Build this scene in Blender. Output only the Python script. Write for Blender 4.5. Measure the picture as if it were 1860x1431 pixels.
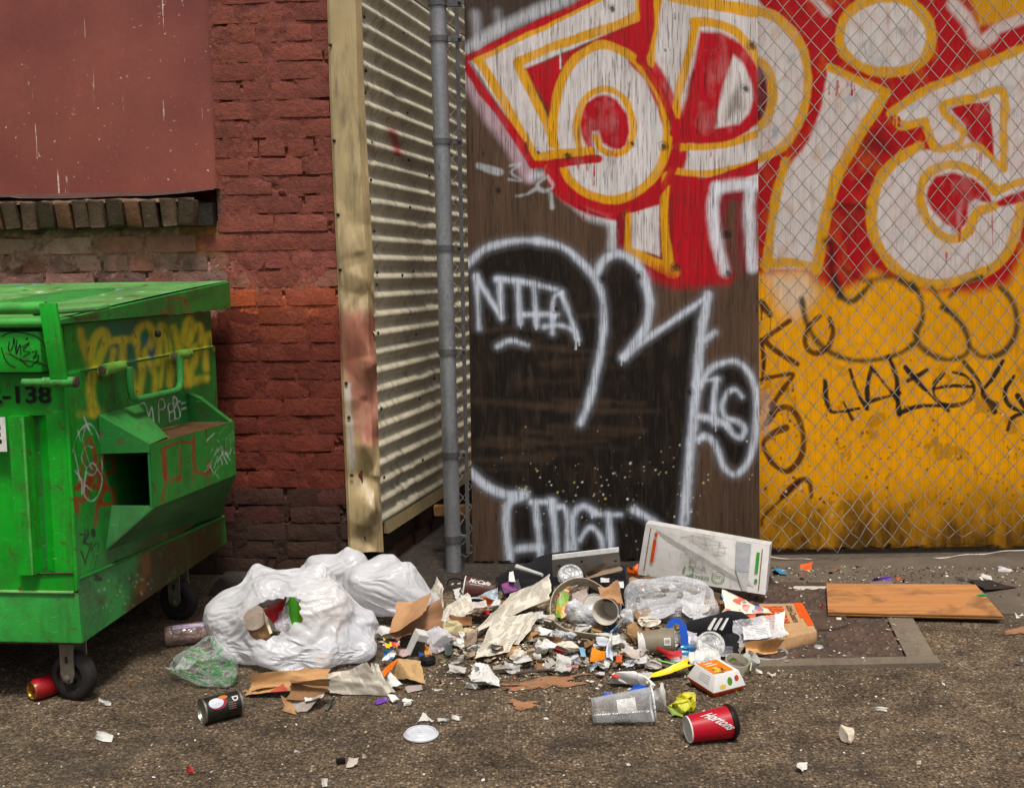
import bpy, bmesh, math, random
import numpy as np
from mathutils import Vector, Matrix, noise as mnoise

for _o in list(bpy.data.objects):
    bpy.data.objects.remove(_o)
scene = bpy.context.scene
COL = scene.collection

# ------------------------------------------------------------------ camera
F, CX, CY, CAMH = 2000.0, 930.0, 715.5, 1.21
TH, RO = math.radians(6.21), math.radians(0.8)
_fw = np.array([0, math.cos(TH), -math.sin(TH)])
_r0 = np.array([1.0, 0, 0]); _u0 = np.array([0, math.sin(TH), math.cos(TH)])
_rt = math.cos(RO) * _r0 - math.sin(RO) * _u0
_up = math.cos(RO) * _u0 + math.sin(RO) * _r0
CAM = np.array([0, 0, CAMH])
cam_d = bpy.data.cameras.new('camera')
cam_d.sensor_width = 36.0; cam_d.lens = F / 1860 * 36.0
cam_d.clip_start = 0.05; cam_d.clip_end = 500
cam = bpy.data.objects.new('camera', cam_d); COL.objects.link(cam)
_m = Matrix(((_rt[0], _up[0], -_fw[0], 0), (_rt[1], _up[1], -_fw[1], 0), (_rt[2], _up[2], -_fw[2], CAMH), (0, 0, 0, 1)))
cam.matrix_world = _m
scene.camera = cam

# ------------------------------------------------------------------ light
SUN_EL, SUN_AZ = math.radians(66), math.radians(168)      # high, from behind-left of the camera
world = bpy.data.worlds.new('World'); scene.world = world; world.use_nodes = True
nt = world.node_tree; nt.nodes.clear()
sky = nt.nodes.new('ShaderNodeTexSky'); sky.sky_type = 'NISHITA'; sky.sun_disc = False
sky.sun_elevation = SUN_EL; sky.sun_rotation = SUN_AZ; sky.dust_density = 4.0; sky.air_density = 1.0
hs = nt.nodes.new('ShaderNodeHueSaturation'); hs.inputs['Saturation'].default_value = 0.22
bgn = nt.nodes.new('ShaderNodeBackground'); bgn.inputs['Strength'].default_value = 0.05
wo = nt.nodes.new('ShaderNodeOutputWorld')
nt.links.new(sky.outputs[0], hs.inputs['Color']); nt.links.new(hs.outputs[0], bgn.inputs['Color']); nt.links.new(bgn.outputs[0], wo.inputs['Surface'])
sl = bpy.data.lights.new('sun', 'SUN'); sl.energy = 1.5; sl.angle = math.radians(12); sl.color = (1.0, 0.95, 0.88)
sun = bpy.data.objects.new('sun', sl); COL.objects.link(sun)
_sd = Vector((math.sin(SUN_AZ) * math.cos(SUN_EL), math.cos(SUN_AZ) * math.cos(SUN_EL), math.sin(SUN_EL)))
sun.rotation_euler = _sd.to_track_quat('Z', 'Y').to_euler(); sun.location = (-3, -4, 8)
vs = scene.view_settings
vs.view_transform = 'Standard'; vs.look = 'None'; vs.exposure = 1.25; vs.gamma = 1.0; vs.use_curve_mapping = False
scene.render.engine = 'CYCLES'
scene.cycles.transparent_max_bounces = 12

# ------------------------------------------------------------------ geometry helpers
def ray(px, py):
    return _fw + (px - CX) / F * _rt - (py - CY) / F * _up
def onZ(px, py, z=0.0):
    d = ray(px, py); t = (z - CAMH) / d[2]; return CAM + t * d
def onY(px, py, Y):
    d = ray(px, py); return CAM + Y / d[1] * d
def onP(px, py, p0, n):
    d = ray(px, py); p0 = np.asarray(p0, float); n = np.asarray(n, float)
    return CAM + d * (np.dot(p0 - CAM, n) / np.dot(d, n))
def proj(P):
    d = np.asarray(P, float) - CAM; z = d @ _fw
    return np.stack([CX + F * (d @ _rt) / z, CY - F * (d @ _up) / z], -1)

def lin(c):
    c = [x / 255.0 for x in c]
    return tuple(x / 12.92 if x <= 0.04045 else ((x + 0.055) / 1.055) ** 2.4 for x in c)
def rgb(h):
    return lin((int(h[0:2], 16), int(h[2:4], 16), int(h[4:6], 16)))

def tag(o, label=None, cat=None, group=None, kind=None):
    if label: o['label'] = label
    if cat: o['category'] = cat
    if group: o['group'] = group
    if kind: o['kind'] = kind
    return o
def empty(name, loc, label=None, cat=None, group=None, rz=0.0):
    o = bpy.data.objects.new(name, None); o.empty_display_size = 0.1
    COL.objects.link(o); o.location = Vector(loc); o.rotation_euler = (0, 0, rz)
    return tag(o, label, cat, group)

class MB:
    """collects verts and faces, builds ONE mesh object"""
    def __init__(s): s.v = []; s.f = []; s.m = []
    def add(s, v, f, m=0, T=None):
        b = len(s.v)
        if T is not None: v = [tuple(T @ Vector(p)) for p in v]
        s.v += [tuple(float(c) for c in p) for p in v]; s.f += [tuple(i + b for i in q) for q in f]; s.m += [m] * len(f)
        return s
    def build(s, name, mats, parent=None, origin=None, smooth=True, angle=38, cols=None):
        return mk(name, s.v, s.f, mats, parent, origin, smooth, angle, cols, s.m)

def mk(name, v, f, mats, parent=None, origin=None, smooth=True, angle=38, cols=None, mi=None):
    """world-space verts -> object; origin = world point of the object's origin"""
    v = np.asarray(v, float).reshape(-1, 3)
    po = np.zeros(3)
    if parent is not None:
        po = np.array(wloc(parent))
        if origin is None: origin = po
    if origin is None:
        origin = np.array([(v[:, 0].min() + v[:, 0].max()) / 2, (v[:, 1].min() + v[:, 1].max()) / 2, v[:, 2].min()])
    origin = np.asarray(origin, float)
    me = bpy.data.meshes.new(name)
    me.from_pydata((v - origin).tolist(), [], [tuple(int(i) for i in q) for q in f])
    if not isinstance(mats, (list, tuple)): mats = [mats]
    for m in mats: me.materials.append(m)
    if mi is not None and len(mats) > 1: me.polygons.foreach_set('material_index', mi)
    if cols is not None:
        a = me.color_attributes.new('Col', 'FLOAT_COLOR', 'POINT')
        cc = np.ones((len(v), 4), np.float32); cc[:, :3] = cols
        a.data.foreach_set('color', cc.ravel())
    if smooth:
        me.shade_smooth()
        if angle: me.set_sharp_from_angle(angle=math.radians(angle))
    me.update()
    o = bpy.data.objects.new(name, me); COL.objects.link(o)
    if parent is not None: o.parent = parent
    o.location = Vector(origin - po)
    return o
def wloc(o):
    p = Vector(o.location)
    while o.parent is not None:
        o = o.parent; p = p + Vector(o.location)
    return p

def box(x0, x1, y0, y1, z0, z1):
    v = [(x0, y0, z0), (x1, y0, z0), (x1, y1, z0), (x0, y1, z0), (x0, y0, z1), (x1, y0, z1), (x1, y1, z1), (x0, y1, z1)]
    f = [(0, 3, 2, 1), (4, 5, 6, 7), (0, 1, 5, 4), (1, 2, 6, 5), (2, 3, 7, 6), (3, 0, 4, 7)]
    return v, f
def hexa(p):            # 8 points: bottom 4 (ccw), top 4
    return [tuple(q) for q in p], [(0, 3, 2, 1), (4, 5, 6, 7), (0, 1, 5, 4), (1, 2, 6, 5), (2, 3, 7, 6), (3, 0, 4, 7)]
def bevel(v, f, w, seg=2):
    bm = bmesh.new(); vs_ = [bm.verts.new(p) for p in v]
    for q in f: bm.faces.new([vs_[i] for i in q])
    bmesh.ops.recalc_face_normals(bm, faces=bm.faces)
    bmesh.ops.bevel(bm, geom=list(bm.edges), offset=w, segments=seg, profile=0.6, affect='EDGES')
    bm.verts.index_update()
    V = [tuple(p.co) for p in bm.verts]; Fc = [tuple(l.index for l in q.verts) for q in bm.faces]
    bm.free(); return V, Fc
def bbox(x0, x1, y0, y1, z0, z1, w=0.004, seg=2):
    return bevel(*box(x0, x1, y0, y1, z0, z1), w, seg)
def prism(poly, n, t):
    """planar polygon (world pts) extruded by t along -n"""
    n = Vector(n).normalized(); k = len(poly)
    v = [tuple(p) for p in poly] + [tuple(Vector(p) - n * t) for p in poly]
    f = [tuple(range(k)), tuple(reversed(range(k, 2 * k)))] + [(i, k + i, k + (i + 1) % k, (i + 1) % k) for i in range(k)]
    return v, f
def tube(path, r, n=8, cap=True, closed=False):
    path = [Vector(p) for p in path]; k = len(path); v = []; f = []
    up = None
    for i, p in enumerate(path):
        a = path[i - 1] if (i > 0 or closed) else p; b = path[(i + 1) % k] if (i < k - 1 or closed) else p
        t = (b - a).normalized()
        if up is None:
            up = t.orthogonal().normalized()
        else:
            up = (up - t * up.dot(t))
            up = up.normalized() if up.length > 1e-6 else t.orthogonal().normalized()
        s = t.cross(up); rr = r[i] if isinstance(r, (list, tuple)) else r
        for j in range(n):
            an = 2 * math.pi * j / n
            v.append(tuple(p + (up * math.cos(an) + s * math.sin(an)) * rr))
    m = k if closed else k - 1
    for i in range(m):
        for j in range(n):
            f.append((i * n + j, i * n + (j + 1) % n, ((i + 1) % k) * n + (j + 1) % n, ((i + 1) % k) * n + j))
    if cap and not closed:
        f.append(tuple(reversed(range(n)))); f.append(tuple(range((k - 1) * n, k * n)))
    return v, f
def lathe(prof, n=24, cap0=False, cap1=False):
    """prof: (r, z) list, axis z"""
    v = []; f = []; k = len(prof)
    for r, z in prof:
        for j in range(n):
            a = 2 * math.pi * j / n; v.append((r * math.cos(a), r * math.sin(a), z))
    for i in range(k - 1):
        for j in range(n):
            f.append((i * n + j, i * n + (j + 1) % n, (i + 1) * n + (j + 1) % n, (i + 1) * n + j))
    if cap0: f.append(tuple(reversed(range(n))))
    if cap1: f.append(tuple(range((k - 1) * n, k * n)))
    return v, f
def gridm(nu, nv, fn):
    """fn(u[],v[]) -> (N,3) array ; quads"""
    u, w = np.meshgrid(np.linspace(0, 1, nu), np.linspace(0, 1, nv)); u = u.ravel(); w = w.ravel()
    P = fn(u, w); i = np.arange(nu * nv).reshape(nv, nu)
    q = np.stack([i[:-1, :-1], i[:-1, 1:], i[1:, 1:], i[1:, :-1]], -1).reshape(-1, 4)
    return P, q
def axis_matrix(loc, axis, roll=0.0):
    """matrix taking local z to axis, origin at loc"""
    z = Vector(axis).normalized(); x = Vector((0, 0, 1)).cross(z)
    x = x.normalized() if x.length > 1e-4 else Vector((1, 0, 0))
    y = z.cross(x)
    M = Matrix(((x.x, y.x, z.x, 0), (x.y, y.y, z.y, 0), (x.z, y.z, z.z, 0), (0, 0, 0, 1)))
    return Matrix.Translation(Vector(loc)) @ M @ Matrix.Rotation(roll, 4, 'Z')

# vectorised value noise
_rs = np.random.RandomState(7); _tab = _rs.rand(256, 256).astype(np.float64)
def vn(x, y, s=1.0, seed=0):
    x = np.asarray(x) * s + 17.3 * seed; y = np.asarray(y) * s + 5.1 * seed
    xi = np.floor(x).astype(int); yi = np.floor(y).astype(int); fx = x - xi; fy = y - yi
    fx = fx * fx * (3 - 2 * fx); fy = fy * fy * (3 - 2 * fy)
    t = lambda a, b: _tab[a & 255, b & 255]
    return (t(xi, yi) * (1 - fx) + t(xi + 1, yi) * fx) * (1 - fy) + (t(xi, yi + 1) * (1 - fx) + t(xi + 1, yi + 1) * fx) * fy
def fbm(x, y, s=1.0, seed=0, o=4):
    r = 0; a = 0.5; tot = 0
    for k in range(o):
        r = r + a * vn(x, y, s, seed + k * 3); tot += a; a *= 0.5; s *= 2.03
    return r / tot
def sst(a, b, x):
    t = np.clip((x - a) / (b - a), 0, 1); return t * t * (3 - 2 * t)

# ------------------------------------------------------------------ paint on surfaces: strokes and fills traced on the flat sheet
def catmull(pts, n=8, closed=False):
    p = np.asarray(pts, float)
    if len(p) < 3: return p
    if closed: q = np.vstack([p[-1], p, p[0], p[1]])
    else: q = np.vstack([2 * p[0] - p[1], p, 2 * p[-1] - p[-2]])
    out = []
    for i in range(1, len(q) - 2):
        for t in np.linspace(0, 1, n, endpoint=False):
            a, b, c, d = q[i - 1], q[i], q[i + 1], q[i + 2]
            out.append(0.5 * ((2 * b) + (-a + c) * t + (2 * a - 5 * b + 4 * c - d) * t * t + (-a + 3 * b - 3 * c + d) * t ** 3))
    out.append(q[-2]); return np.array(out)
class Paint:
    def __init__(s, uv, base, wob=1.0):
        s.p = np.asarray(uv, float); s.c = np.array(np.broadcast_to(base, (len(s.p), 3)), float)
        s.x = s.p[:, 0]; s.y = s.p[:, 1]; s.n1 = (fbm(s.x, s.y, 0.09, 3) - 0.5) * 2.4 + (vn(s.x, s.y, 0.035, 9) - .5) * 3.0; s.den = np.clip(.74 + .50 * fbm(s.x, s.y * .6, .05, 21), 0, 1); s.wob = wob
        s.tr = lambda x, y: (x, y)
    def T(s, pts): return np.array([s.tr(*q) for q in pts], float)
    def dist(s, pts):
        pts = np.asarray(pts); lo = pts.min(0) - s.pad; hi = pts.max(0) + s.pad
        k = np.where((s.x > lo[0]) & (s.x < hi[0]) & (s.y > lo[1]) & (s.y < hi[1]))[0]
        P = s.p[k]; d = np.full(len(k), 1e9)
        for a, b in zip(pts[:-1], pts[1:]):
            ab = b - a; L = ab @ ab
            t = np.clip(((P - a) @ ab) / L, 0, 1) if L > 1e-9 else np.zeros(len(k))
            e = P - a - t[:, None] * ab; d = np.minimum(d, np.einsum('ij,ij->i', e, e))
        return k, np.sqrt(d)
    def blend(s, k, a, col):
        a = a * s.den[k]; s.c[k] = s.c[k] * (1 - a[:, None]) + np.asarray(col) * a[:, None]
    def stroke(s, pts, w, col, soft=2.5, alpha=1.0, smooth=True, closed=False, scale=None, drip=0):
        sc = scale or s.sc
        q = s.T(pts); w = w * sc
        if smooth: q = catmull(q, 8, closed)
        elif closed: q = np.vstack([q, q[:1]])
        s.pad = w / 2 + soft * 3 + 3
        k, d = s.dist(q); d = d + s.n1[k] * s.wob
        s.blend(k, (1 - sst(w / 2 - soft, w / 2 + soft, d)) * alpha, col)
    def fill(s, pts, col, soft=2.0, alpha=1.0, smooth=False, speck=0):
        q = s.T(pts)
        if smooth: q = catmull(q, 8, True)[:-1]
        q2 = np.vstack([q, q[:1]]); s.pad = soft * 3 + 4
        k, d = s.dist(q2); x = s.x[k]; y = s.y[k]; ins = np.zeros(len(k), bool)
        for a, b in zip(q2[:-1], q2[1:]):
            c = ((a[1] > y) != (b[1] > y)); xx = (b[0] - a[0]) * (y - a[1]) / (b[1] - a[1] + 1e-12) + a[0]
            ins ^= c & (x < xx)
        sd = np.where(ins, -d, d) + s.n1[k] * s.wob
        s.blend(k, (1 - sst(-soft, soft, sd)) * alpha, col)

# ------------------------------------------------------------------ material helpers
class NB:
    def __init__(s, name):
        s.m = bpy.data.materials.new(name); s.m.use_nodes = True; s.t = s.m.node_tree; s.t.nodes.clear()
        s.out = s.t.nodes.new('ShaderNodeOutputMaterial'); s._tc = None
    def n(s, typ, ins=None, **kw):
        nd = s.t.nodes.new('ShaderNode' + typ)
        for k, v in kw.items(): setattr(nd, k, v)
        for k, v in (ins or {}).items(): s.set(nd, k, v)
        return nd
    def set(s, nd, k, v):
        i = nd.inputs[k]
        if hasattr(v, 'is_linked') and hasattr(v, 'node'): s.t.links.new(v, i)
        elif isinstance(v, bpy.types.Node): s.t.links.new(v.outputs[0], i)
        else:
            if i.type == 'RGBA' and len(v) == 3: v = tuple(v) + (1,)
            i.default_value = v
    def co(s, scale=(1, 1, 1), which='Object', loc=(0, 0, 0)):
        if s._tc is None: s._tc = s.n('TexCoord')
        return s.n('Mapping', {'Vector': s._tc.outputs[which], 'Scale': scale, 'Location': loc}).outputs[0]
    def noise(s, scale, detail=4, rough=0.55, vec=None, dist=0.0, col=False):
        nd = s.n('TexNoise', {'Scale': scale, 'Detail': detail, 'Roughness': rough, 'Distortion': dist, 'Vector': vec if vec is not None else s.co()})
        return nd.outputs[1 if col else 0]
    def ramp(s, fac, stops, interp='LINEAR'):
        nd = s.n('ValToRGB', {'Fac': fac}); cr = nd.color_ramp; cr.interpolation = interp
        while len(cr.elements) < len(stops): cr.elements.new(0.5)
        for e, (p, c) in zip(cr.elements, stops):
            e.position = p; e.color = (c, c, c, 1) if not hasattr(c, '__len__') else tuple(c)[:3] + (1,)
        return nd.outputs[0]
    def mix(s, fac, a, b, mode='MIX'):
        nd = s.n('Mix', data_type='RGBA', blend_type=mode)
        s.set(nd, 0, fac); s.set(nd, 6, a); s.set(nd, 7, b); return nd.outputs[2]
    def math(s, op, a, b=0.0, c=None):
        nd = s.n('Math', operation=op); s.set(nd, 0, a); s.set(nd, 1, b)
        if c is not None: s.set(nd, 2, c)
        return nd.outputs[0]
    def bump(s, h, strength=0.3, dist=0.002, nrm=None):
        i = {'Height': h, 'Strength': strength, 'Distance': dist}
        if nrm is not None: i['Normal'] = nrm
        return s.n('Bump', i).outputs[0]
    def attr(s, name='Col'): return s.n('Attribute', attribute_name=name).outputs[0]
    def pb(s, **kw):
        b = s.n('BsdfPrincipled', {k.replace('_', ' '): v for k, v in kw.items()}); return b
    def done(s, sh): s.t.links.new(sh.outputs[0] if isinstance(sh, bpy.types.Node) else sh, s.out.inputs[0]); return s.m

def mul(c, k): return tuple(x * k for x in c)
def plain(name, col, rough=0.6, metal=0.0, var=0.25, vs_=14.0, bump=0.25, bs=120.0, dirt=0.0, spec=0.25, bd=0.001, attr=False, coat=0.0):
    """uneven painted / paper / metal surface: mottled colour, speck, fine bump"""
    b = NB(name)
    base = b.attr() if attr else tuple(col) + (1,)
    n1 = b.noise(vs_, 5, 0.6)
    c = b.mix(b.ramp(n1, [(0.3, 1 - var), (0.7, 1 + var * 0.3)]), (0, 0, 0, 1), base) if False else b.mix(1.0, base, b.ramp(n1, [(0.3, 1 - var), (0.72, 1.0)]), 'MULTIPLY')
    if dirt > 0:
        n2 = b.noise(vs_ * 2.3, 7, 0.7, dist=0.6)
        c = b.mix(b.math('MULTIPLY', b.ramp(n2, [(0.5, 0.0), (0.68, 1.0)]), dirt), c, (0.05, 0.035, 0.022, 1))
    h = b.noise(bs, 4, 0.6)
    return b.done(b.pb(Base_Color=c, Roughness=rough, Metallic=metal, Specular_IOR_Level=spec, Normal=b.bump(h, bump, bd), Coat_Weight=coat))

# ================================================================== MATERIALS OF THE SETTING
def m_asphalt():
    b = NB('asphalt'); v = b.co()
    vor = b.n('TexVoronoi', {'Vector': v, 'Scale': 104.0, 'Randomness': 1.0})
    vor2 = b.n('TexVoronoi', {'Vector': v, 'Scale': 230.0, 'Randomness': 1.0}); g1 = b.n('SeparateColor', {0: vor.outputs['Color']}).outputs[0]; g2 = b.n('SeparateColor', {0: vor2.outputs['Color']}).outputs[0]
    big = b.noise(1.6, 6, 0.6); mid = b.noise(9, 6, 0.65)
    stone = b.ramp(g1, [(0.0, (0.034, 0.023, 0.015)), (0.35, (0.078, 0.053, 0.033)), (0.65, (0.15, 0.106, 0.067)), (0.92, (0.235, 0.172, 0.11)), (1.0, (0.33, 0.26, 0.18))])
    fine = b.ramp(g2, [(0.1, (0.026, 0.018, 0.012)), (0.9, (0.15, 0.107, 0.066))])
    c = b.mix(b.ramp(vor.outputs['Distance'], [(0.30, 0.0), (0.55, 1.0)]), stone, fine)
    c = b.mix(1.0, c, b.ramp(big, [(0.3, 0.6), (0.5, 1.0), (0.7, 1.32)]), 'MULTIPLY')
    c = b.mix(1.0, c, b.ramp(mid, [(0.33, 0.55), (0.5, .95), (0.66, 1.22)]), 'MULTIPLY')
    st = b.noise(2.3, 5, 0.6, vec=b.co(loc=(3, 7, 0)), dist=0.5)
    c = b.mix(b.math('MULTIPLY', b.ramp(st, [(0.54, 0.0), (0.68, 1.0)]), 0.6), c, (0.028, 0.023, 0.02, 1))
    h = b.math('ADD', b.math('MULTIPLY', vor.outputs['Distance'], -0.7), b.math('MULTIPLY', b.noise(240, 3), 0.4))
    nb = b.bump(h, 0.9, 0.004, b.bump(mid, 0.5, 0.012))
    return b.done(b.pb(Base_Color=c, Roughness=b.ramp(mid, [(0.3, 0.75), (0.7, 0.95)]), Specular_IOR_Level=0.22, Normal=nb))
def m_concrete(name='concrete', col=(0.165, 0.128, 0.088)):
    b = NB(name); big = b.noise(5, 7, 0.65); f = b.noise(160, 4, 0.6); st = b.noise(11, 6, 0.7, dist=0.5)
    c = b.mix(1.0, tuple(col) + (1,), b.ramp(big, [(0.3, 0.6), (0.7, 1.15)]), 'MULTIPLY')
    c = b.mix(1.0, c, b.ramp(f, [(0.3, 0.75), (0.7, 1.15)]), 'MULTIPLY')
    c = b.mix(b.math('MULTIPLY', b.ramp(st, [(0.55, 0.0), (0.7, 1.0)]), 0.6), c, (0.05, 0.04, 0.03, 1))
    return b.done(b.pb(Base_Color=c, Roughness=0.88, Normal=b.bump(b.math('ADD', f, b.math('MULTIPLY', st, 0.8)), 0.6, 0.004)))
def m_brick(attr=False):
    b = NB('painted_brick' if not attr else 'painted_mortar')
    oi = b.n('ObjectInfo')
    base = b.attr() if attr else oi.outputs['Color']
    v = b.co()
    rv = v if attr else b.n('VectorMath', {0: v, 1: b.n('CombineXYZ', {0: b.math('MULTIPLY', oi.outputs['Random'], 7.0), 1: b.math('MULTIPLY', oi.outputs['Random'], 3.0), 2: b.math('MULTIPLY', oi.outputs['Random'], 11.0)}).outputs[0]}, operation='ADD').outputs[0]
    n1 = b.noise(18, 6, 0.65, rv); n2 = b.noise(60, 6, 0.7, rv, 0.4); n3 = b.noise(9, 5, 0.6, rv)
    c = b.mix(1.0, base, b.ramp(n1, [(0.25, 0.62), (0.5, 0.95), (0.75, 1.2)]), 'MULTIPLY')
    # soot in pits, then flaked paint that shows raw orange clay or pale lime
    c = b.mix(b.math('MULTIPLY', b.ramp(n2, [(0.58, 0.0), (0.68, 1.0)]), 0.6), c, (0.018, 0.010, 0.008, 1))
    chips = b.ramp(n2, [(0.285, 1.0), (0.33, 0.0)])
    c = b.mix(b.math('MULTIPLY', chips, 0.55), c, (0.36, 0.24, 0.16, 1))
    h = b.math('ADD', b.math('MULTIPLY', n2, 0.6), b.math('ADD', n1, b.math('MULTIPLY', b.noise(220, 3, 0.6, rv), 0.2)))
    return b.done(b.pb(Base_Color=c, Roughness=b.ramp(n3, [(0.3, 0.5), (0.7, 0.8)]), Specular_IOR_Level=0.22, Normal=b.bump(h, 0.9, 0.009)))
def m_redpanel():
    b = NB('red_painted_steel'); v = b.co()
    big = b.noise(2.2, 4, 0.5); fine = b.noise(45, 5, 0.6)
    c = b.mix(b.ramp(big, [(0.3, 0.0), (0.7, 1.0)]), rgb('6f332c') + (1,), rgb('8a4538') + (1,))
    c = b.mix(1.0, c, b.ramp(fine, [(0.3, 0.9), (0.7, 1.05)]), 'MULTIPLY')
    streak = b.noise(1.0, 5, 0.6, b.co((48, 48, 1.9)), 0.15); gate = b.noise(1.0, 4, 0.6, b.co((9, 9, 5), loc=(2, 5, 1)))
    drip = b.math('MULTIPLY', b.ramp(streak, [(0.635, 0.0), (0.665, 1.0)]), b.ramp(gate, [(0.47, 0.0), (0.55, 1.0)]))
    brk = b.noise(70, 3, 0.7)
    c = b.mix(b.math('MULTIPLY', drip, b.ramp(brk, [(0.42, 0.0), (0.5, 0.9)])), c, (0.62, 0.52, 0.42, 1))
    sp = b.noise(55, 2, 0.5); low = b.noise(2.5, 3, 0.5, b.co(loc=(1, 1, 4)))
    c = b.mix(b.math('MULTIPLY', b.ramp(sp, [(0.70, 0.0), (0.73, 1.0)]), b.ramp(low, [(0.42, 0.0), (0.6, 1.0)])), c, (0.60, 0.48, 0.36, 1))
    dk = b.noise(1.0, 5, 0.7, b.co((30, 30, 4), loc=(8, 8, 8)))
    c = b.mix(b.math('MULTIPLY', b.ramp(dk, [(0.68, 0.0), (0.74, 1.0)]), 0.5), c, (0.06, 0.02, 0.015, 1))
    return b.done(b.pb(Base_Color=c, Roughness=b.ramp(big, [(0.3, 0.42), (0.7, 0.6)]), Normal=b.bump(b.math('ADD', fine, b.math('MULTIPLY', b.noise(3.5, 3), 2.0)), 0.15, 0.004)))
def m_tan(name, k=1.0):
    b = NB(name); big = b.noise(6, 6, 0.65); st = b.noise(1.0, 6, 0.7, b.co((26, 26, 3.5)), 0.2); f = b.noise(150, 4, 0.6)
    c = b.mix(1.0, b.attr(), b.ramp(big, [(0.3, 0.78 * k), (0.7, 1.08 * k)]), 'MULTIPLY')
    c = b.mix(b.math('MULTIPLY', b.ramp(st, [(0.50, 0.0), (0.70, 1.0)]), 0.7), c, (0.10, 0.075, 0.05, 1))
    sc = b.noise(1.0, 3, 0.6, b.co((120, 120, 16), loc=(4, 2, 7)))
    c = b.mix(b.math('MULTIPLY', b.ramp(sc, [(0.73, 0.0), (0.76, 1.0)]), 0.8), c, (0.74, 0.70, 0.62, 1))
    rs = b.noise(30, 6, 0.75, b.co(loc=(9, 1, 3)), 0.3)
    c = b.mix(b.math('MULTIPLY', b.ramp(rs, [(0.66, 0.0), (0.72, 1.0)]), 0.75), c, (0.11, 0.055, 0.03, 1))
    return b.done(b.pb(Base_Color=c, Roughness=b.ramp(big, [(0.3, 0.36), (0.7, 0.55)]), Specular_IOR_Level=0.5, Normal=b.bump(f, 0.12, 0.001)))
def m_galv(name='galvanised_steel', col=(0.34, 0.35, 0.36), dark=0.5):
    b = NB(name); big = b.noise(8, 6, 0.65, b.co((1, 1, 0.35))); f = b.noise(90, 5, 0.6)
    c = b.mix(b.ramp(big, [(0.3, 0.0), (0.65, 1.0)]), mul(col, dark) + (1,), tuple(col) + (1,))
    c = b.mix(1.0, c, b.ramp(f, [(0.3, 0.8), (0.7, 1.1)]), 'MULTIPLY')
    st = b.noise(5, 6, 0.7, b.co((2, 2, 1)), 0.4)
    c = b.mix(b.math('MULTIPLY', b.ramp(st, [(0.60, 0.0), (0.70, 1.0)]), 0.7), c, (0.045, 0.035, 0.03, 1))
    return b.done(b.pb(Base_Color=c, Metallic=0.65, Roughness=b.ramp(f, [(0.3, 0.36), (0.7, 0.58)]), Normal=b.bump(f, 0.15, 0.001)))
def m_ply(name, glossk=0.6, checks=0.75, gk=1.0):
    """weathered plywood under spray paint (vertex colour): grain, checks and rubbed-off paint"""
    b = NB(name); base = b.attr()
    g1 = b.noise(1.0, 6, 0.7, b.co((95, 95, 3.2)), 0.25); g2 = b.noise(1.0, 3, 0.6, b.co((210, 210, 9)), 0.15); wr = b.noise(1.0, 6, 0.72, b.co((40, 40, 7), loc=(3, 3, 3)), 0.5); g3 = b.noise(1.0, 4, 0.6, b.co((34, 34, 1.6)), 0.6)
    c = b.mix(1.0, base, b.ramp(g1, [(0.28, 1 - 0.48 * gk), (0.5, 1 - 0.05 * gk), (0.75, 1 + 0.14 * gk)]), 'MULTIPLY')
    c = b.mix(1.0, c, b.ramp(g3, [(0.3, 1 - 0.22 * gk), (0.7, 1 + 0.1 * gk)]), 'MULTIPLY')
    c = b.mix(b.math('MULTIPLY', b.ramp(wr, [(0.52, 0.0), (0.72, 1.0)]), checks * 0.55), c, (0.105, 0.074, 0.05, 1))
    chk = b.math('MULTIPLY', b.ramp(g2, [(0.57, 0.0), (0.63, 1.0)]), checks)
    c = b.mix(chk, c, (0.03, 0.021, 0.014, 1))
    sp = b.noise(75, 3, 0.6, b.co(loc=(1, 6, 2))); spz = b.noise(3, 4, 0.6)
    c = b.mix(b.math('MULTIPLY', b.ramp(sp, [(0.71, 0.0), (0.74, 1.0)]), b.ramp(spz, [(0.45, 0.0), (0.6, 0.6)])), c, (0.03, 0.022, 0.016, 1))
    h = b.math('SUBTRACT', g1, b.math('MULTIPLY', chk, 0.8))
    return b.done(b.pb(Base_Color=c, Roughness=glossk, Specular_IOR_Level=0.16, Normal=b.bump(h, 0.6, 0.003)))
def m_rust(name='rusty_plate', c0=(0.045, 0.03, 0.024), c1=(0.11, 0.066, 0.046), rough=0.7):
    b = NB(name); n = b.noise(14, 7, 0.7); f = b.noise(130, 4, 0.6)
    c = b.mix(b.ramp(n, [(0.35, 0.0), (0.65, 1.0)]), tuple(c0) + (1,), tuple(c1) + (1,))
    c = b.mix(1.0, c, b.ramp(f, [(0.3, 0.7), (0.7, 1.2)]), 'MULTIPLY')
    return b.done(b.pb(Base_Color=c, Roughness=rough, Metallic=0.25, Normal=b.bump(b.math('ADD', n, f), 0.4, 0.002)))
def m_dirt():
    b = NB('packed_dirt'); n = b.noise(26, 8, 0.75); f = b.noise(190, 4, 0.65); v = b.n('TexVoronoi', {'Vector': b.co(), 'Scale': 120.0})
    c = b.ramp(n, [(0.28, (0.009, 0.006, 0.004)), (0.5, (0.024, 0.016, 0.010)), (0.72, (0.055, 0.038, 0.025))])
    c = b.mix(1.0, c, b.ramp(v.outputs['Color'], [(0.2, 0.6), (0.8, 1.5)]), 'MULTIPLY')
    return b.done(b.pb(Base_Color=c, Roughness=0.95, Normal=b.bump(b.math('ADD', n, f), 0.9, 0.008)))

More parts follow.
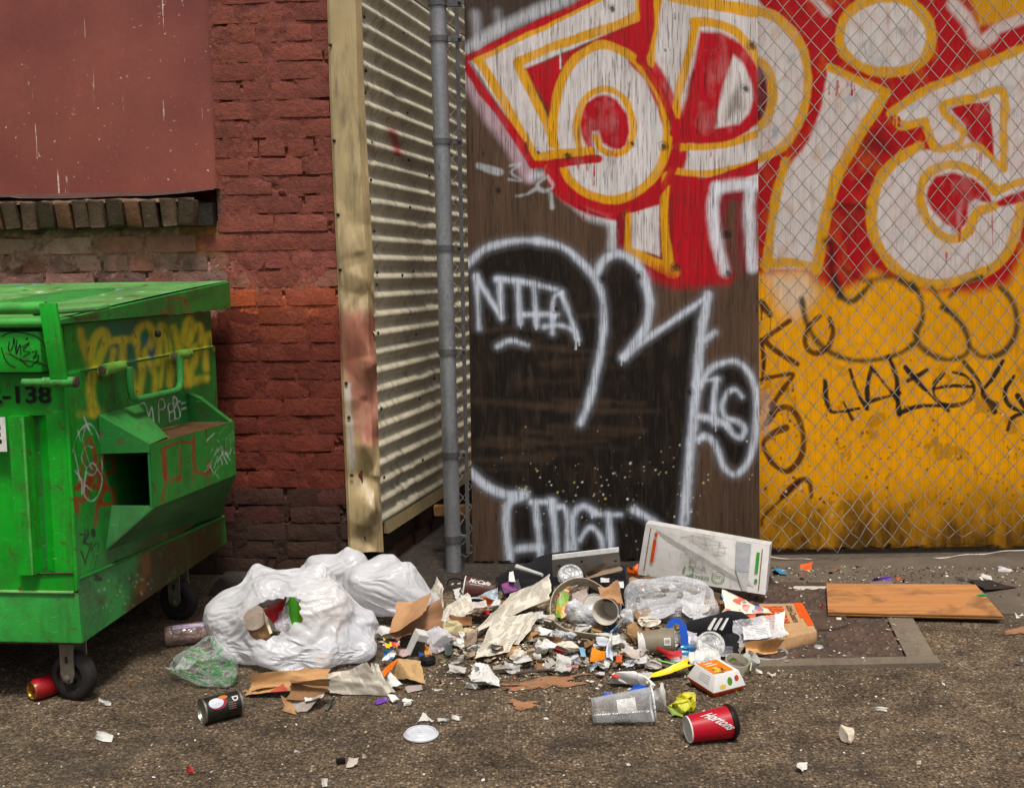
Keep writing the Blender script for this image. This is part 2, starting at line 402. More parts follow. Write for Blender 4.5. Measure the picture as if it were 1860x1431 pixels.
M_ASPH, M_CONC, M_BRICK, M_MORT = m_asphalt(), m_concrete(), m_brick(), m_brick(True)
M_PANEL, M_TRIM, M_CORR = m_redpanel(), m_tan('tan_flashing_paint', 1.0), m_tan('tan_corrugated_paint', 1.0)
M_GALV, M_GALVD, M_WIRE = m_galv(), m_galv('weathered_galvanised', (0.16, 0.155, 0.15), 0.5), m_galv('fence_wire', (0.62, 0.55, 0.46), 0.65)
M_PLYB, M_PLYY = m_ply('spray_painted_plywood', 0.78, 0.55), m_ply('yellow_painted_plywood', 0.5, 0.2, 0.34)
M_RUST, M_DIRT = m_rust(), m_dirt()
M_APRON = m_concrete('dirty_concrete', (0.115, 0.088, 0.062))
M_SCREW = plain('dark_screw', (0.05, 0.04, 0.035), 0.5, 0.6)
M_WOODEDGE = m_rust('raw_wood_edge', (0.16, 0.11, 0.075), (0.30, 0.22, 0.15), 0.85)

# ================================================================== GROUND
v, f = gridm(60, 60, lambda u, w: np.stack([(u - 0.5) * 60, (w - 0.5) * 60 + 4, 0 * u], 1))
tag(mk('ground', v, f, M_ASPH, origin=(0, 0, 0)), kind='structure')
# worn concrete apron along the plywood hoarding
pts = [onZ(1395, 1090), onZ(1460, 1112), onZ(1660, 1118), onZ(1860, 1117), onZ(2250, 1122)]
rng = random.Random(4); front = []
for a, b_ in zip(pts[:-1], pts[1:]):
    for k in range(14):
        t = k / 14; q = a + (b_ - a) * t; front.append((q[0], q[1] + rng.uniform(-0.008, 0.008), 0.006))
poly = front + [(3.2, 4.62, 0.006), (1.0, 4.62, 0.006)]
tag(mk('concrete_apron', *prism(poly, (0, 0, 1), 0.03), M_APRON, origin=(1.8, 4.3, 0), smooth=False), kind='structure')
# strip of packed dirt where the pavement meets the walls
v = []; n_ = 90; m_ = 12
for k in range(n_ + 1):
    px = 372 + k * (1425 - 372) / n_; q0 = onZ(px, 1085 + 30 * (vn(k * 0.23, 2.0) - 0.4) + (24 if 700 < px < 1300 else 0))
    yb_ = max(q0[1] + 0.08, 4.47 if q0[0] > -0.2 else 5.9 if q0[0] > -0.60 else 4.42)
    for j in range(m_ + 1):
        t = (j / m_); v.append((q0[0], q0[1] + (yb_ - q0[1]) * t, -0.004 + 0.022 * min(1, t * 2.2) + 0.012 * (fbm(q0[0] * 30, t * 9, 1, 2) - 0.5) * min(1, t * 5)))
f = [(k * (m_ + 1) + j, (k + 1) * (m_ + 1) + j, (k + 1) * (m_ + 1) + j + 1, k * (m_ + 1) + j + 1) for k in range(n_) for j in range(m_)]
tag(mk('dirt_strip', v, f, M_DIRT, origin=(0, 4.3, 0)), kind='structure')

# access cover let into the pavement: concrete surround, chequered plate, round lid
vc = empty('access_cover', onZ(1500, 1150), 'rectangular studded iron access cover in a concrete surround beside the pizza box', 'access cover')
A, B_, C_, D_ = onZ(1330, 1205), onZ(1643, 1199), onZ(1575, 1062), onZ(1325, 1062)
plate = MB(); plate.add(*prism([tuple(p[:2]) + (0.010,) for p in (A, B_, C_, D_)], (0, 0, 1), 0.02)); plate.build('plate', M_RUST, vc, smooth=False)
ex = (B_ - A) / np.linalg.norm(B_ - A); ey = (C_ - B_) / np.linalg.norm(C_ - B_)
def strip(p, q, w, wd):
    return prism([tuple(np.array(p[:2])) + (0.014,), tuple(np.array(q[:2])) + (0.014,), tuple((q + wd * w)[:2]) + (0.014,), tuple((p + wd * w)[:2]) + (0.014,)], (0, 0, 1), 0.03)
out = np.array([ey[1], -ey[0], 0])
fb = MB(); fb.add(*strip(A - ey * 0.004 - ex * 0.05, B_ - ey * 0.004 + ex * 0.10, 0.062, -ey)); fb.build('surround', M_CONC, vc, smooth=False)
fb = MB(); fb.add(*strip(B_ + ex * 0.006 - ey * 0.003, C_ + ex * 0.006, 0.088, ex)); fb.build('surround', M_CONC, vc, smooth=False)
st = MB(); dome = lathe([(0.013, 0.0), (0.011, 0.0035), (0.006, 0.006), (0.001, 0.0065)], 8)
L1 = np.linalg.norm(B_ - A); L2 = np.linalg.norm(C_ - B_)
rng = random.Random(2)
for i in range(int(L1 / 0.048)):
    for j in range(int(L2 / 0.048)):
        p = A + ex * (0.03 + i * 0.048 + (0.024 if j % 2 else 0)) + (D_ - A) / np.linalg.norm(D_ - A) * (0.03 + j * 0.048)
        if np.linalg.norm((p - onZ(1480, 1132))[:2] * np.array([1, 1])) < 0.14: continue
        st.add(*dome, T=Matrix.Translation((p[0], p[1], 0.010)))
tag(st.build('studs', M_RUST, vc), kind='stuff')
c = onZ(1480, 1132)
lidm = MB(); lidm.add(*lathe([(0.112, 0.010), (0.112, 0.017), (0.100, 0.017), (0.097, 0.013), (0.06, 0.0135), (0.001, 0.014)], 40), T=Matrix.Translation((c[0], c[1], 0)))
lidm.build('round_lid', M_RUST, vc)

# ================================================================== BRICK WALL
WA = math.radians(5.5)
B0 = onY(640, 1000, 4.36); B0 = np.array([B0[0], 4.36, 0.0])
WL = np.array([-math.cos(WA), math.sin(WA), 0]); WN = np.array([-math.sin(WA), -math.cos(WA), 0])
def W(a, d, z): return B0 + WL * a + WN * d + np.array([0, 0, z])
def wall_az(px, py, d=0.0):
    P = onP(px, py, W(0, d, 0), WN); q = P - B0; return q @ WL, P[2]
bw = empty('brick_wall', tuple(W(0.3, 0, 0)), 'old red painted brick wall behind the green dumpster', 'wall')
SILL_TOP, SILL_BOT, JAMB = 1.535, 1.405, wall_az(394, 380)[0]
CO = 0.073
def brickcol(a, z, rng):
    """paint on the wall by height and place: oxblood paint, bare purple-brown under the sill, an orange scar, sooty base"""
    k = rng.uniform(0.82, 1.15)
    left = a > JAMB - 0.02 and z < SILL_TOP
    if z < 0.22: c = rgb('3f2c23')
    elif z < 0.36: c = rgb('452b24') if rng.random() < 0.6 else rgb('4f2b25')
    elif z < 0.98: c = rgb('672d20')
    elif z < 1.06: c = rgb('6f3022') if rng.random() < 0.6 else rgb('85402a')
    elif z < 1.135: c = [rgb('b85a2c'), rgb('a04c2a'), rgb('8e4630')][rng.randrange(3)]
    elif z < 1.21: c = [rgb('9c5238'), rgb('8a4a3a'), rgb('96604e')][rng.randrange(3)]
    elif z < 1.29: c = rgb('8a4a3f')
    elif left: c = rgb('74504a')
    else: c = rgb('7c4034') if z > 1.6 else rgb('7c4135')
    if left and 1.05 < z < SILL_BOT:
        c = [rgb('8f685c'), rgb('9a7468'), rgb('8a5a4c'), rgb('7a5c52')][rng.randrange(4)]
        if z > 1.3 and a < JAMB + 0.16: c = [rgb('9a5433'), rgb('6b5236')][rng.randrange(2)]
    return mul(c, k)
# mortar bed: painted together with the bricks, a little behind their faces
AL, ZT = 3.4, 3.6
def mort(a0, a1, z0, z1, nu, nv):
    rr = random.Random(1)
    def fn(u, w):
        a = a0 + (a1 - a0) * u; z = z0 + (z1 - z0) * w
        d = -0.0050 + (fbm(a * 40, z * 40, 1.0, 4) - 0.5) * 0.008 - 0.013 * sst(0.64, 0.74, fbm(a * 14, z * 22, 1.0, 8))
        return B0 + np.outer(a, WL) + np.outer(d, WN) + np.outer(z, [0, 0, 1])
    P, q = gridm(nu, nv, fn); a = (P - B0) @ WL; z = P[:, 2]
    cc = np.zeros((len(P), 3)); r2 = random.Random(3)
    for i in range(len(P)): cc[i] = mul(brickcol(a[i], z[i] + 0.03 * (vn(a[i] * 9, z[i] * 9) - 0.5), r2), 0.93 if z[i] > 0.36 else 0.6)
    return P, q[:, ::-1], cc
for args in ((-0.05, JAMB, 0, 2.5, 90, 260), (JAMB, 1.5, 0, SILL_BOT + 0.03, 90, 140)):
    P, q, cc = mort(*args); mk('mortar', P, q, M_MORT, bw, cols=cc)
bk = MB()     # body of the wall
def wbox(a0, a1, d0, d1, z0, z1):
    return hexa([W(a0, d1, z0), W(a1, d1, z0), W(a1, d0, z0), W(a0, d0, z0), W(a0, d1, z1), W(a1, d1, z1), W(a1, d0, z1), W(a0, d0, z1)])
bk.add(*wbox(-0.03, AL, -0.34, -0.09, 0, ZT)); bk.add(*wbox(1.45, AL, -0.09, -0.004, 0, SILL_BOT)); bk.add(*wbox(-0.05, JAMB, -0.09, -0.004, 2.49, ZT)); bk.add(*wbox(JAMB, AL, -0.09, -0.004, 3.3, ZT))
bk.add(*wbox(-0.03, JAMB - 0.004, -0.089, -0.025, 0, 2.485)); bk.add(*wbox(JAMB - 0.004, 1.44, -0.089, -0.025, 0, SILL_BOT))
bko = bk.build('wall_core', M_BRICK, bw, smooth=False); bko.color = rgb('7c3a32') + (1,)
# shared brick meshes
def brick_mesh(L, H, seed):
    rr = random.Random(seed); nx, nz = (5 if L > 0.15 else 3), 3
    D = 0.05; v = []; f = []
    for j in range(nz):
        for i in range(nx):
            x = (i / (nx - 1) - 0.5) * L; z = (j / (nz - 1) - 0.5) * H; y = 0
            if i in (0, nx - 1): y -= rr.uniform(0.002, 0.006); z *= 0.95
            if j in (0, nz - 1): y -= rr.uniform(0.001, 0.004)
            v.append((x + rr.uniform(-.003, .003), -y * 1.0 + rr.uniform(-.0018, .0018), z + rr.uniform(-.0025, .0025)))
    f = [(j * nx + i, j * nx + i + 1, (j + 1) * nx + i + 1, (j + 1) * nx + i) for j in range(nz - 1) for i in range(nx - 1)]
    ring = [i for i in range(nx)] + [j * nx + nx - 1 for j in range(1, nz)] + [(nz - 1) * nx + i for i in range(nx - 2, -1, -1)] + [j * nx for j in range(nz - 2, 0, -1)]
    b0 = len(v)
    for k in ring: x, y, z = v[k]; v.append((x * 1.012, D, z * 1.03))
    n = len(ring); f += [(ring[i], b0 + i, b0 + (i + 1) % n, ring[(i + 1) % n]) for i in range(n)]
    me = bpy.data.meshes.new('brick'); me.from_pydata(v, [], f); me.materials.append(M_BRICK)
    me.shade_smooth(); me.set_sharp_from_angle(angle=math.radians(50)); return me
BM = {}
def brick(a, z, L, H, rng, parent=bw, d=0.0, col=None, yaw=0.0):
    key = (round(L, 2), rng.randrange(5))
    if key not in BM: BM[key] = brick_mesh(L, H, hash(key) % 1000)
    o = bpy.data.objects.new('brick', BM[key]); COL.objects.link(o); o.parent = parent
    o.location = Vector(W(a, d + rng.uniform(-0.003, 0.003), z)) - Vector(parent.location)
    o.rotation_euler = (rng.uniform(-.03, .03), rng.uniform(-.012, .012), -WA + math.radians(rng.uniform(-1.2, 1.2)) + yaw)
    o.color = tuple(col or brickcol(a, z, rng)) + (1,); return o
rng = random.Random(21)
z = CO / 2; row = 0
while z < 2.42:
    a = -0.06 + (0.11 if row % 2 else 0.0) + rng.uniform(-.015, .015)
    if row % 6 == 5: a -= 0.05
    amax = JAMB - 0.0 if z > SILL_TOP - 0.13 else 1.3
    while a < amax - 0.03:
        L = 0.205 if rng.random() > 0.16 and row % 6 != 5 else 0.10
        Lr = L
        if z > SILL_TOP - 0.13 and (a + L > amax or amax - a - L < 0.05): Lr = amax - a - 0.001; L = 0.205 if Lr > .15 else 0.10
        ac = a + Lr / 2
        if ac + Lr / 2 > 0.0:
            o = brick(ac, z, L, 0.064, rng); o.scale = (Lr / L, 1, 1)
        L = Lr
        a += L + 0.0105 + rng.uniform(-.002, .004)
    z += CO + rng.uniform(-.001, .001); row += 1
# rowlock sill of sooty bricks below the blanked window
def sill_mesh(seed):
    rr = random.Random(seed); v, f = bevel(*box(-0.031, 0.031, -0.105, 0.03, -0.055, 0.05), 0.010, 2)
    v = [(x + (0.004 * math.sin(z * 60 + seed)) + rr.uniform(-.003, .003), y + rr.uniform(-.004, .004) + (0.02 if z < -0.03 and y < -0.05 else 0), z + rr.uniform(-.003, .003)) for x, y, z in v]
    me = bpy.data.meshes.new('sill_brick'); me.from_pydata(v, [], f); me.materials.append(M_BRICK); me.shade_smooth(); me.set_sharp_from_angle(angle=math.radians(50)); return me
SM = [sill_mesh(s) for s in range(4)]
sbx = [8, 24, 40, 55, 70, 88, 105, 122, 141, 160, 178, 197, 215, 234, 254, 275, 300, 322]
a0s = wall_az(336, 380, 0.09)[0]
for k in range(16):
    a = a0s + k * 0.0715 + rng.uniform(-.004, .004)
    o = bpy.data.objects.new('sill_brick', SM[k % 4]); COL.objects.link(o); o.parent = bw
    o.location = Vector(W(a, -0.005 + rng.uniform(-.006, .006), 1.468 + rng.uniform(-.004, .004))) - Vector(bw.location)
    o.rotation_euler = (rng.uniform(-.05, .05), rng.uniform(-.08, .08), -WA); o.color = mul([rgb('4a3a2c'), rgb('4f3c2e'), rgb('443526'), rgb('5c3d2a')][k % 4], rng.uniform(.8, 1.1)) + (1,)
sb = MB(); sb.add(*wbox(JAMB + 0.005, 1.6, -0.085, 0.035, SILL_BOT + 0.012, SILL_TOP - 0.03)); o = sb.build('sill_mortar', M_BRICK, bw, smooth=False); o.color = rgb('2a241e') + (1,)
# crumbling mortar bed on top of the sill
P, q = gridm(70, 8, lambda u, w: B0 + np.outer(JAMB + 0.07 + u * 1.15, WL) + np.outer(-0.07 + 0.16 * w - 0.02 * vn(u * 40, w * 3), WN) + np.outer(SILL_TOP - 0.012 + 0.014 * fbm(u * 40, w * 6, 1, 5) - 0.022 * sst(0.75, 1, w), [0, 0, 1]))
o = mk('sill_top', P, q[:, ::-1], M_BRICK, bw); o.color = rgb('6d5a48') + (1,)
# window jamb return
# ------- blanked window: red steel sheet with a bent flashing below it
rp = empty('steel_panel', tuple(W(1.2, -0.03, SILL_TOP)), 'red painted steel sheet blanking the window above the brick sill', 'panel')
def pz(u): return SILL_TOP + 0.05
v, f = gridm(40, 60, lambda u, w: B0 + np.outer(JAMB + 0.002 + u * 2.6, WL) + np.outer(-0.034 + 0.006 * np.sin(u * 9) * np.cos(w * 5), WN) + np.outer(1.558 + w * 1.74, [0, 0, 1]))
mk('sheet', v, f[:, ::-1], M_PANEL, rp)
sh = MB(); sh.add(*wbox(JAMB + 0.002, JAMB + 2.6, -0.046, -0.041, 1.556, 3.29)); sh.build('backing', M_SCREW, rp, smooth=False)
M_FLASH = plain('brown_flashing', rgb('5b413a'), 0.5, 0.2, 0.4, 20, 0.3, 60)
u_ = np.linspace(0, 1, 46); lip = 0.020 * np.array([math.sin(3 + 23 * t) * 0.3 + (0.9 if 0.47 < t < 0.53 else 0) for t in u_])
v = []; 
for i, t in enumerate(u_):
    a = JAMB - 0.015 + t * 1.7; dr = 0.02 * max(0, 1 - t / 0.16)
    for d, zz in ((-0.036, 1.560), (0.030 - 0.02 * (t < .02), 1.546 + dr * 0.7), (0.055 + lip[i] * 0.3, 1.538 + lip[i] * 0.3 + dr), (0.060 + lip[i] * 0.3, 1.533 + lip[i] * .3 + dr)): v.append(tuple(W(a, d, zz)))
f = [(i * 4 + j, i * 4 + j + 1, i * 4 + 5 + j, i * 4 + 4 + j) for i in range(45) for j in range(3)]
mk('drip_flashing', v, f, M_FLASH, rp, smooth=False)

# ================================================================== TAN SHEET-METAL CORNER TRIM
tw = empty('corner_flashing', tuple(W(-0.05, 0.0, 0.15)), 'crumpled tan sheet metal corner strip with a faded red sprayed patch', 'flashing')
LY = np.array([-470, 0, 150, 350, 500, 700, 860, 1003]); LX = np.array([576, 594, 598, 606, 613, 620, 627, 633])
RX = np.array([626, 645, 649, 657, 667, 673, 678, 683]); EX = np.array([637, 657, 661, 671, 679, 685, 690, 697])
def trimfn(u, w):
    py = 1003 - w * 1473; P = np.zeros((len(u), 3)); lx = np.interp(py, LY, LX); rx = np.interp(py, LY, RX); ex_ = np.interp(py, LY, EX)
    for i in range(len(u)):
        if u[i] <= 0.72:
            P[i] = onP(lx[i] + (rx[i] - lx[i]) * u[i] / 0.72, py[i], W(0, 0.018, 0), WN)
        else:
            t = (u[i] - 0.72) / 0.28; p0 = onP(rx[i], py[i], W(0, 0.018, 0), WN)
            p1 = onP(ex_[i], py[i], W(0, 0.018, 0), WN); p1 = p1 + (p1 - CAM) / np.linalg.norm(p1 - CAM) * 0.045
            P[i] = p0 + (p1 - p0) * t
    amt = sst(1.75, 1.0, P[:, 2]) * (0.35 + 0.65 * sst(0.2, 0.7, u))
    s1 = fbm(u * 3 + P[:, 2] * 2.0, P[:, 2] * 9, 1.6, 2, 3); s2 = np.abs(fbm(u * 7 - P[:, 2] * 6, P[:, 2] * 16, 1.0, 6, 3) - 0.5)
    rr = random.Random(6); zz = P[:, 2]; cr = 0 * u
    for k in range(46):
        zc = rr.uniform(.1, 1.75) ** 1.0; uc = rr.uniform(.1, 1); an = rr.uniform(0, 3.14); ex_w = np.exp(-(((zz - zc) / .13) ** 2 + ((u - uc) / .35) ** 2))
        cr = cr + rr.choice((-1, 1)) * ex_w * (np.abs(math.cos(an) * (u - uc) * .12 + math.sin(an) * (zz - zc)) - .03)
    d = cr * 0.42 * (amt * .8 + .12) + 0.010 * (s1 - .5) * amt + 0.004 * (fbm(u * 3, P[:, 2] * 4, 1, 9) - 0.5)
    d -= 0.010 * sst(0.06, 0.0, u)
    return P + np.outer(d, WN * 0.8 + np.array([0.25, -0.3, 0]))
P, q = gridm(34, 330, trimfn)
pp = Paint(proj(P), rgb('b09a70')); pp.sc = 1.0
pp.fill([(585, 572), (700, 566), (700, 690), (708, 800), (660, 815), (640, 770), (632, 700)], rgb('9c5a4a'), 14, 0.9)
pp.fill([(600, 560), (680, 560), (680, 600), (600, 600)], rgb('a0634f'), 16, 0.5)
pp.stroke([(631, 700), (636, 780), (640, 850)], 9, rgb('c2b9b0'), 4, 0.8)
mk('sheet', P, q, M_TRIM, tw, cols=pp.c, angle=30)
tm = MB(); SCR = lathe([(0.0075, 0), (0.0075, 0.0035), (0.0045, 0.006), (0.001, 0.0065)], 6)
def add_mesh(name, mats, vf, smooth=True):
    me = bpy.data.meshes.new(name); me.from_pydata([tuple(p) for p in vf[0]], [], [tuple(q) for q in vf[1]])
    for m in (mats if isinstance(mats, list) else [mats]): me.materials.append(m)
    if smooth: me.shade_smooth(); me.set_sharp_from_angle(angle=math.radians(38))
    return me
SCRM = add_mesh('screw', M_SCREW, SCR)
def inst(name, me, parent, M):
    o = bpy.data.objects.new(name, me); COL.objects.link(o)
    if parent is not None:
        o.parent = parent; M = Matrix.Translation(-wloc(parent)) @ M
    o.matrix_local = M; return o
for sx, sy in ((600, 82), (607, 256), (614, 390), (618, 490), (627, 590), (629, 696), (634, 758), (639, 863)):
    p = onP(sx, sy, W(0, 0.019, 0), WN); inst('screw', SCRM, tw, axis_matrix(p, WN))

# ================================================================== CORRUGATED SIDE WALL
CA = math.radians(14.2); CD = np.array([math.sin(CA), math.cos(CA), 0]); CN = np.array([math.cos(CA), -math.sin(CA), 0])
N0 = onY(672, 600, 4.385); N0[2] = 0
cw = empty('corrugated_wall', tuple(N0 + CD * 0.6), 'tan corrugated metal side wall between the brick pier and the steel post', 'wall')
def corr(t, z, off):
    lean = (z - 1.2) * -0.020        # follows the leaning corner strip
    d = 0.0108 * np.cos(2 * math.pi * z / 0.075)
    dent = -0.008 * np.exp(-((fbm(t * 5, z * 5, 1, 3) - 0.72) / 0.05) ** 2)
    wig = 0.003 * (fbm(t * 2, z * 2, 1.0, 5) - 0.5)
    return N0 + np.outer(t, CD) + np.outer(d + off + dent + wig, CN) + np.outer(lean, [1, 0, 0]) + np.outer(z, [0, 0, 1])
zs = [(0.205, 0.955, 0.0), (0.93, 1.735, 0.005), (1.71, 2.46, 0.010), (2.43, 3.3, 0.015)]
for z0, z1, off in zs:
    P, q = gridm(60, int((z1 - z0) / 0.0075), lambda u, w: corr(u * 1.7, z0 + (z1 - z0) * w, off))
    pp = Paint(proj(P), rgb('cbc1a8')); pp.sc = 1.0
    if z0 > 1.5: pp.stroke([(712, 240), (720, 262), (724, 290)], 13, rgb('b02a35'), 6, 0.85); pp.stroke([(668, 268), (668, 285)], 10, rgb('a03038'), 5, 0.6)
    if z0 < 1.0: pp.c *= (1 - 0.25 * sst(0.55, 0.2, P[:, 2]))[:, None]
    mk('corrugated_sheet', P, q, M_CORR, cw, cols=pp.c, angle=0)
bl = MB()
for (d0, zt0) in ((0.0, 0),):
    p = [N0 + CD * 0.03 + CN * 0.004 + [0.02, 0, 0.165], N0 + CD * 1.7 + CN * 0.004 + [0.02, 0, 0.165]]
    bl.add(*hexa([p[0] - CN * 0.002, p[1] - CN * 0.002, p[1] + CN * 0.02, p[0] + CN * 0.02, p[0] + [0, 0, 0.045] - CN * .002, p[1] + [0, 0, 0.045] - CN * .002, p[1] + [0, 0, 0.045] + CN * 0.006, p[0] + [0, 0, 0.045] + CN * 0.006]))
pp = np.tile(np.array(rgb('7a6a4c')), (8, 1)); bl.build('bottom_flashing', M_TRIM, cw, smooth=False, cols=pp)
rng = random.Random(5)
for sx, sy in ((661, 31), (664, 129), (662, 169), (674, 260), (673, 327), (671, 366), (679, 420), (732, 60), (739, 205), (742, 291), (744, 377), (779, 319), (750, 493), (683, 517), (686, 605), (692, 742), (697, 867), (755, 607), (761, 724), (767, 835), (771, 921), (788, 687), (684, 495), (730, 500)):
    p = onP(sx, sy, N0 + CN * 0.014 + np.array([(1.2 - (1.21 + (500 - sy) / 440)) * 0.02, 0, 0]), CN); inst('screw', SCRM, cw, axis_matrix(p, CN))
# rubble brick footing under the corrugated wall
ft = empty('brick_footing', tuple(N0 + CD * 0.4), 'dark crumbling brick footing under the corrugated wall', 'footing')
rng = random.Random(8)
for rw in range(3):
    t = -0.02 + 0.08 * (rw % 2)
    while t < 1.0:
        L = 0.205
        o = brick(0, 0, L, 0.064, rng, ft, 0, mul([rgb('4a3428'), rgb('553729'), rgb('3c2c24')][rng.randrange(3)], rng.uniform(.7, 1.1)))
        p = N0 + CD * (t + L / 2) + CN * (-0.012 + rng.uniform(-.02, .015)) + np.array([0.02, 0, 0.035 + rw * 0.066])
        o.location = Vector(p) - Vector(ft.location); o.rotation_euler = (rng.uniform(-.06, .06), rng.uniform(-.04, .04), math.pi / 2 - CA + rng.uniform(-.1, .1)); t += L + 0.02 + rng.uniform(0, .03)
fc = MB(); p0 = N0 - CN * 0.16 + CD * 0.02; p1 = N0 - CN * 0.16 + CD * 1.7; k0 = CN * 0.125
fc.add(*hexa([p0, p1, p1 + k0, p0 + k0, p0 + [0, 0, 3.4], p1 + [0, 0, 3.4], p1 + k0 + [0, 0, 3.4], p0 + k0 + [0, 0, 3.4]])); o = fc.build('footing_core', M_DIRT, ft, smooth=False)

# ================================================================== STEEL POST, CHAIN LINK, PLYWOOD
YP = 4.47
pt, pb_ = onY(795, 0, 4.41), onY(823, 1000, 4.41)
dirp = (pt - pb_) / np.linalg.norm(pt - pb_); base = pb_ - dirp * (pb_[2] / dirp[2]); top = pt + dirp * 0.5
po = empty('fence_post', tuple(base), 'grey galvanised steel fence post standing beside the brown plywood', 'post')
pm = MB(); pm.add(*tube([base - dirp * 0.02, base + dirp * 0.8, base + dirp * 1.6, top], 0.0325, 24)); 
P = np.array(pm.v)
pm.build('pole', M_GALV, po)
bx = dict()
# flat tension bar that the mesh hooks on
bar0, bar1 = onY(851, 1020, 4.475), onY(829, 0, 4.475); dbar = (bar1 - bar0) / np.linalg.norm(bar1 - bar0); bar0 = bar0 - dbar * (bar0[2] - 0.06)
tbm = MB(); s_ = np.array([0.008, 0, 0]); s2_ = np.array([0, 0.0025, 0]); e_ = bar1 + dbar * 0.5
tbm.add(*hexa([bar0 - s_ - s2_, bar0 + s_ - s2_, bar0 + s_ + s2_, bar0 - s_ + s2_, e_ - s_ - s2_, e_ + s_ - s2_, e_ + s_ + s2_, e_ - s_ + s2_]))
tbm.build('tension_bar', M_GALVD, po, smooth=False)
for by, hw in ((6, 0.014), (72, 0.011), (258, 0.011), (451, 0.011), (639, 0.011), (825, 0.011), (977, 0.013)):
    c = base + dirp * ((onY(810, by, 4.41)[2] - base[2]) / dirp[2])
    r_ = 0.0345; br = onY(846 if by > 500 else 838, by, 4.44)
    bm_ = MB(); bm_.add(*lathe([(r_, -hw), (r_ + 0.003, -hw), (r_ + 0.003, hw), (r_, hw), (r_, -hw)], 28), T=axis_matrix(c, dirp))
    ctr = c + np.array([0.03, 0.0, 0])
    bm_.add(*bbox(c[0] + 0.026, br[0] + 0.006, c[1] - 0.006, c[1] + 0.006, c[2] - hw, c[2] + hw, 0.001, 1))
    bo = bm_.build('tension_band', M_GALVD, po)
    bb = MB(); bb.add(*lathe([(0.007, 0), (0.007, 0.006), (0.003, 0.008)], 6, False, True), T=axis_matrix((br[0] - 0.006, c[1] - 0.006, c[2]), (0, -1, 0)))
    bb.build('bolt', M_SCREW, bo)

# chain link: one zigzag wire per half diamond
fe = empty('chain_link_fence', (1.1, 4.5, 0.04), 'chain link mesh stretched in front of the yellow painted plywood', 'fence')
FY, DW, DH = 4.520, 0.0722, 0.0862
xs0 = onY(826, 500, FY)[0]; x_l0, x_l1 = onY(824, 500, FY)[0], onY(880, 500, FY)[0]; x_r0, x_r1 = onY(1352, 500, FY)[0], 2.55
M_WIREMAT = M_WIRE
def wire(xc, seed, phase, zlo, zhi):
    rr = random.Random(seed); n = int((zhi - zlo) / (DH / 2)); pts = []
    for k in range(n + 1):
        z = zlo + k * DH / 2; left = (k + phase) % 2
        x = xc - DW / 4 + (DW / 2) * (0 if left else 1)
        low = max(0.0, 1 - (z - 0.05) / 0.32)
        sx = (vn(x * 3, z * 3, 1, 5) - 0.5) * 0.03 + (vn(x * 8, z * 9, 1.3, 2) - 0.5) * 0.045 * low - 0.016 * (z - 1.1)
        sz = (vn(x * 2.5, 1, 1, 3) - 0.5) * 0.03 + (vn(x * 9, z * 8, 1.2, 7) - 0.5) * 0.04 * low + 0.020 * (x - 1.0)
        sy = -0.020 * (vn(x * 2, z * 2, 1, 9)) - 0.035 * low * vn(x * 2, 3, 1, 1)
        # each wire hooks round its neighbour: passes behind on one side, in front on the other
        hook = 0.0045
        pts.append((x + sx + (-1 if left else 1) * 0.0022, FY + sy - hook * (1 if left else -1), z + sz))
    return tube(pts, 0.0024, 5)
wi = 0; x = xs0
ws = []
while x < x_r1:
    if x_l0 < x < x_l1 or x > x_r0:
        mbw = MB(); mbw.add(*wire(x, wi, wi % 2, 0.055, 2.62)); mbw.build('wire', M_WIRE, fe, angle=0)
    x += DW / 2; wi += 1
# bottom tension wire, sagging
pts = []
for k in range(60):
    px = 1372 + k * 11.5; py = np.interp(px, [1372, 1400, 1560, 1700, 1860, 2060], [1004, 1012, 1021, 1013, 998, 985])
    q = onY(px, py, FY - 0.012); pts.append((q[0], FY - 0.014 + 0.01 * math.sin(k), q[2]))
mbw = MB(); mbw.add(*tube(pts, 0.0023, 6)); mbw.build('bottom_wire', M_WIRE, fe, angle=0)
mbw = MB(); mbw.add(*tube([(xs0 - 0.05, FY, 2.62), (x_r1, FY, 2.62)], 0.021, 14)); mbw.build('top_rail', M_GALV, fe)

# ---- brown plywood sheet
RED, DRED, YEL, SIL, WHT, PNK, BRN, BLK = rgb('b50f1e'), rgb('8a1020'), rgb('d99a10'), rgb('d2cac7'), rgb('d8dbe2'), rgb('c9a9b4'), rgb('564132'), rgb('0e0b09')
def sheet_grid(cl_top, cl_bot, cr_top, cr_bot, Y, z0, z1, step):
    l0, l1 = onY(cl_bot[0], cl_bot[1], Y), onY(cl_top[0], cl_top[1], Y); r0, r1 = onY(cr_bot[0], cr_bot[1], Y), onY(cr_top[0], cr_top[1], Y)
    def ex(p, q, z): t = (z - p[2]) / (q[2] - p[2]); r = p + (q - p) * t; r[2] = z; r[1] = Y; return r
    c00, c01, c10, c11 = ex(l0, l1, z0), ex(l0, l1, z1), ex(r0, r1, z0), ex(r0, r1, z1)
    nu = int((c10[0] - c00[0]) / step); nv = int((z1 - z0) / step)
    def fn(u, w):
        e = np.outer((1 - u) * (1 - w), c00) + np.outer(u * (1 - w), c10) + np.outer((1 - u) * w, c01) + np.outer(u * w, c11)
        return e
    return fn, nu, nv, (c00, c10, c11, c01)
fn, nu, nv, cor = sheet_grid((843, 0), (859, 1030), (1376, 0), (1380, 1000), YP, 0.012, 2.45, 0.0034)
P, q = gridm(nu, nv, fn)
rag = (vn(P[:, 0] * 60, 0 * P[:, 0], 1, 2)); P[:, 2] += np.where(P[:, 2] < 0.02, 0.02 * rag, 0)
P[:, 1] += 0.006 * (fbm(P[:, 0] * 2, P[:, 2] * 2, 1, 6) - 0.5)
